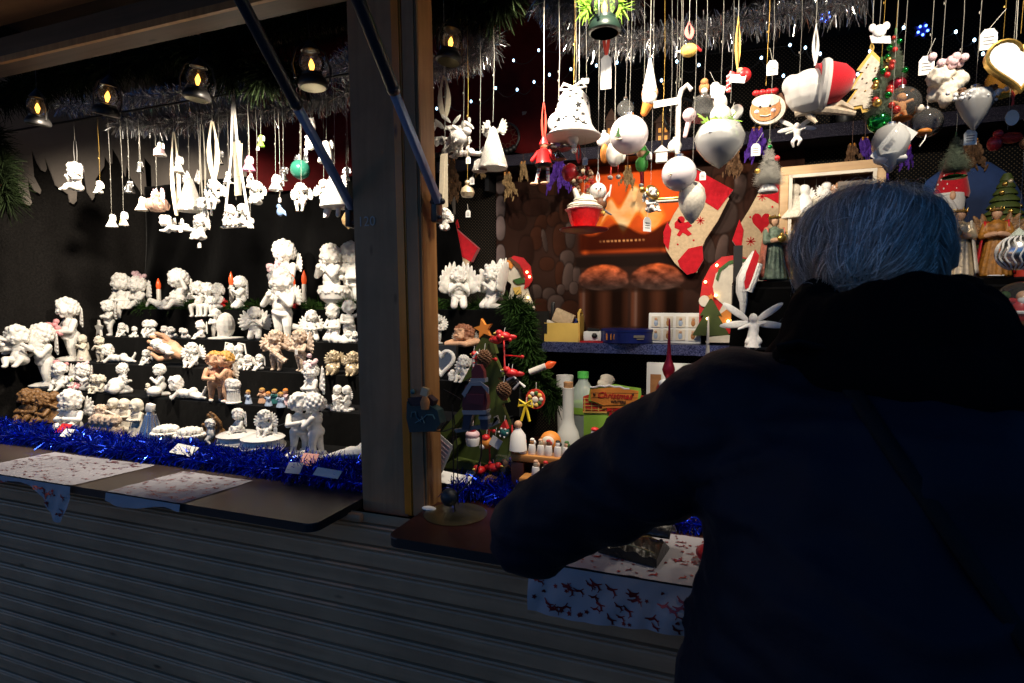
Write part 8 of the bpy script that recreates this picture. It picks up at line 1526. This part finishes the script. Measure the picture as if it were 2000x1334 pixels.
# high soft collar
b = MB(); c0 = PD(1742, 640, .655)
for i in range(16):
    a = 2 * PI * i / 16; b.ell(c0 + V((.078 * math.cos(a), .072 * math.sin(a), .012 * math.sin(a * 3) - .01)), (.042, .042, .062))
for i in range(14): a = 2 * PI * i / 14; b.ell(c0 + V((.105 * math.cos(a) + .012, .085 * math.sin(a), -.052 + .008 * math.sin(a * 2))), (.05, .045, .045))
b.ell(PD(1890, 665, .66), (.05, .05, .05)); b.ell(c0 + V((0, 0, -.03)), (.10, .09, .06)); col = fuse(b, ['blackcoat'], .007, 3, None, 'collar')
for v_ in col.vertices: v_.co += v_.normal * (.005 * noise.noise(v_.co * 14))
wear('collar', col)
b = MB(); e0 = PD(1846, 500, .765); b.ell(e0, (.010, .022, .030), rot=(0, .15, .3)); b.tube([e0 + V((.006, .018 * math.sin(k) , .028 * math.cos(k))) for k in np.arange(-2.2, 2.3, .4)], .005, 0, 6); b.ell(e0 + V((0, -.004, -.028)), (.007, .009, .009)); wear('ear', fuse(b, ['skin'], .003, 1))
# strap over the back
ps = [(1520, 690), (1562, 682), (1600, 690), (1640, 725), (1690, 800), (1760, 905), (1850, 1035), (1930, 1150), (2010, 1265), (2090, 1380)]
b = MB(); vs = []
for i, (a, d) in enumerate(ps):
    p, q = ps[max(i - 1, 0)], ps[min(i + 1, len(ps) - 1)]; L = math.hypot(q[0] - p[0], q[1] - p[1]); nx, ny = -(q[1] - p[1]) / L, (q[0] - p[0]) / L; w_ = 17
    vs += [oncoat(a + nx * w_ * s_, d + ny * w_ * s_, .0035) for s_ in (-1, 0, 1)]
b.add(vs, [(3 * i + k, 3 * i + k + 1, 3 * i + k + 4, 3 * i + k + 3) for i in range(len(ps) - 1) for k in (0, 1)]); st = wear('bag_strap', b, ['strap']); s_ = st.modifiers.new('t', 'SOLIDIFY'); s_.thickness = .003; s_.offset = 0
for q in (1, -1):
    b = MB(); limb(b, [pel + V((.085 * q, 0, -.03)), V((pel.x + .10 * q, pel.y + .01, .50)), V((pel.x + .105 * q, pel.y - .03, .09))], [.105, .08, .07]); wear('trouser_leg', fuse(b, ['trousers'], .01, 2))
    b = MB(); b.ell((pel.x + .11 * q, pel.y + .05, .05), (.052, .135, .045)); b.cap((pel.x + .107 * q, pel.y - .03, .05), (pel.x + .106 * q, pel.y - .03, .11), .055, .05); b.box((pel.x + .11 * q, pel.y + .04, .012), (.10, .27, .022), 0, None, .008); wear('shoe', fuse(b, ['leather'], .007, 2))
# hair
b = MB()
for px, py, d, r in ((1703, 468, .70, .067), (1665, 475, .72, .062), (1745, 475, .72, .062), (1628, 455, .74, .046), (1775, 450, .735, .052), (1705, 440, .74, .052), (1608, 490, .745, .042), (1800, 485, .745, .041), (1598, 535, .76, .032), (1720, 505, .67, .046), (1770, 512, .69, .042), (1665, 520, .68, .040), (1815, 505, .76, .031), (1600, 470, .76, .034), (1650, 425, .76, .036), (1760, 420, .76, .036)): b.ell(PD(px, py, d), (r, r, r * .96))
b.ell(hc + V((0, .03, .03)), (.082, .09, .062)); hm = fuse(b, ['hair'], .006, 5, None, 'hair')
for v_ in hm.vertices: v_.co += v_.normal * (.004 * noise.noise(v_.co * 16))
hb = BVHTree.FromPolygons([v.co.copy() for v in hm.vertices], [tuple(p.vertices) for p in hm.polygons])
Q = PD(1655, 565, .645); Q2 = PD(1845, 545, .70); Q3 = PD(1590, 590, .74); r_ = random.Random(9); vs, fs = [], []; crown = PD(1740, 385, .72)
for i in range(4200):
    d0 = V((r_.gauss(0, 1), r_.gauss(-.35, 1), r_.gauss(.1, 1))).normalized(); h = hb.ray_cast(hc + d0 * .3, -d0)
    if not h[0]: continue
    p = h[0]; lift = r_.uniform(.0006, .0044) * (2.0 if r_.random() < .07 else 1); n_ = r_.randint(7, 12); L = r_.uniform(.004, .0085); wd = r_.uniform(.0002, .0006); off = V((r_.gauss(0, .012), r_.gauss(0, .012), r_.gauss(0, .012))); o_ = len(vs); k_ = 0
    px_ = (p - CAM).dot(RT) / (p - CAM).dot(FW) * FPX + 1000
    tgt = Q if 1620 < px_ < 1830 else (Q2 if px_ >= 1830 else Q3)
    for k in range(n_):
        near = hb.find_nearest(p)
        if near[0] is None: break
        nn = near[1]; away = (p - crown).normalized(); fl = (tgt + off - p).normalized() * .8 + away * .35 + V((0, 0, -.25)) + V((math.sin(p.z * 60 + i % 7), 0, 0)) * .08
        fl = fl - nn * fl.dot(nn)
        if fl.length < .05: break
        fl.normalize(); t = k / n_; c = near[0] + nn * (lift * (.4 + 1.2 * math.sin(PI * (.15 + .85 * t)))); sd = fl.cross(nn).normalized() * wd * (1 - .6 * t); vs += [c - sd, c + sd]; k_ += 1; p = near[0] + fl * L
        if (p - tgt).length < .012: break
    fs += [(o_ + 2 * k, o_ + 2 * k + 1, o_ + 2 * k + 3, o_ + 2 * k + 2) for k in range(k_ - 1)]
hair = wear('hair', hm); b = MB()
for i in range(170):
    d0 = V((r_.gauss(0, 1), r_.gauss(-.3, .8), r_.gauss(.2, .8))).normalized(); h = hb.ray_cast(hc + d0 * .3, -d0)
    if not h[0]: continue
    p = h[0]; q = h[1]; t_ = q.cross(V((r_.gauss(0, 1), r_.gauss(0, 1), r_.gauss(0, 1)))).normalized(); pts_ = [p + t_ * .014 * k + q * (.004 + .004 * math.sin(k * .8 + i)) + V((0, 0, -.0012 * k * k)) for k in range(5)]; b.tube(pts_, [.00022, .00022, .0002, .00015, .0001], 0, 3)
b.add(vs, fs, 0); b.m = [(1 if (i // 9) % 5 == 0 else 0) for i in range(len(b.m))]; ob('hair_strands', b.mesh('hair_strands', ['hairs', 'brighthair']), hair)
SUN_EL, SKY, EXPO = 2.0, .32, 0
WARM = (1, .86, .68)
SPOTS = [((-1.365, 1.36, 2.30), (-1.95, 2.05, 1.32), 90, 108, .03, WARM, .45), ((-2.225, 1.36, 2.30), (-2.62, 2.1, 1.46), 75, 116, .03, WARM, .4), ((-.50, 1.36, 2.38), (-.35, 2.05, 1.60), 40, 118, .03, WARM, .8), ((-.18, 1.08, 2.46), (-.28, 1.9, 1.72), 50, 92, .03, WARM, .5), ((.52, 1.08, 2.46), (.28, 1.9, 1.66), 34, 104, .03, WARM, .5)]  # last two are added under the right flap to front-light the ornaments
# ------------------------------------------------------------------ camera, light, sky
cam = bpy.data.cameras.new('camera'); co_ = bpy.data.objects.new('camera', cam); COL.objects.link(co_)
cam.sensor_width = 36; cam.lens = 36 * FPX / 2000; cam.clip_start = .02; cam.clip_end = 600
co_.location = CAM; co_.rotation_euler = Euler((PI / 2 - PITCH, 0, YAW)); sc.camera = co_
cam.dof.use_dof = True; cam.dof.focus_distance = 1.75; cam.dof.aperture_fstop = 10
w = bpy.data.worlds.new('World'); sc.world = w; w.use_nodes = True
nt = w.node_tree; bg = nt.nodes['Background']; sk = nt.nodes.new('ShaderNodeTexSky'); sk.sky_type = 'NISHITA'; sk.sun_disc = False
sk.sun_elevation = R(SUN_EL); sk.sun_rotation = R(235); sk.ozone_density = 5.5; sk.air_density = 1.0; sk.dust_density = .3
nt.links.new(sk.outputs['Color'], bg.inputs['Color']); bg.inputs['Strength'].default_value = SKY
def spot(loc, tgt, pw, ang, size=.035, col=(1, .86, .68), blend=.35):
    l = bpy.data.lights.new('unseen_stall_spot', 'SPOT'); l.energy = pw; l.spot_size = R(ang); l.spot_blend = blend; l.shadow_soft_size = size; l.color = col
    o = bpy.data.objects.new('unseen_stall_spot', l); COL.objects.link(o); o.location = loc
    o.rotation_euler = (V(tgt) - V(loc)).to_track_quat('-Z', 'Y').to_euler()
for a in SPOTS: spot(*a)
vs_ = sc.view_settings; sc.display_settings.display_device = 'sRGB'; vs_.view_transform = 'Standard'; vs_.look = 'None'; vs_.exposure = EXPO; vs_.gamma = 1; vs_.use_curve_mapping = False
sc.cycles.use_denoising = True; sc.cycles.max_bounces = 8; sc.cycles.transparent_max_bounces = 12; sc.cycles.caustics_reflective = False; sc.cycles.caustics_refractive = False
sc.cycles.sample_clamp_indirect = 4
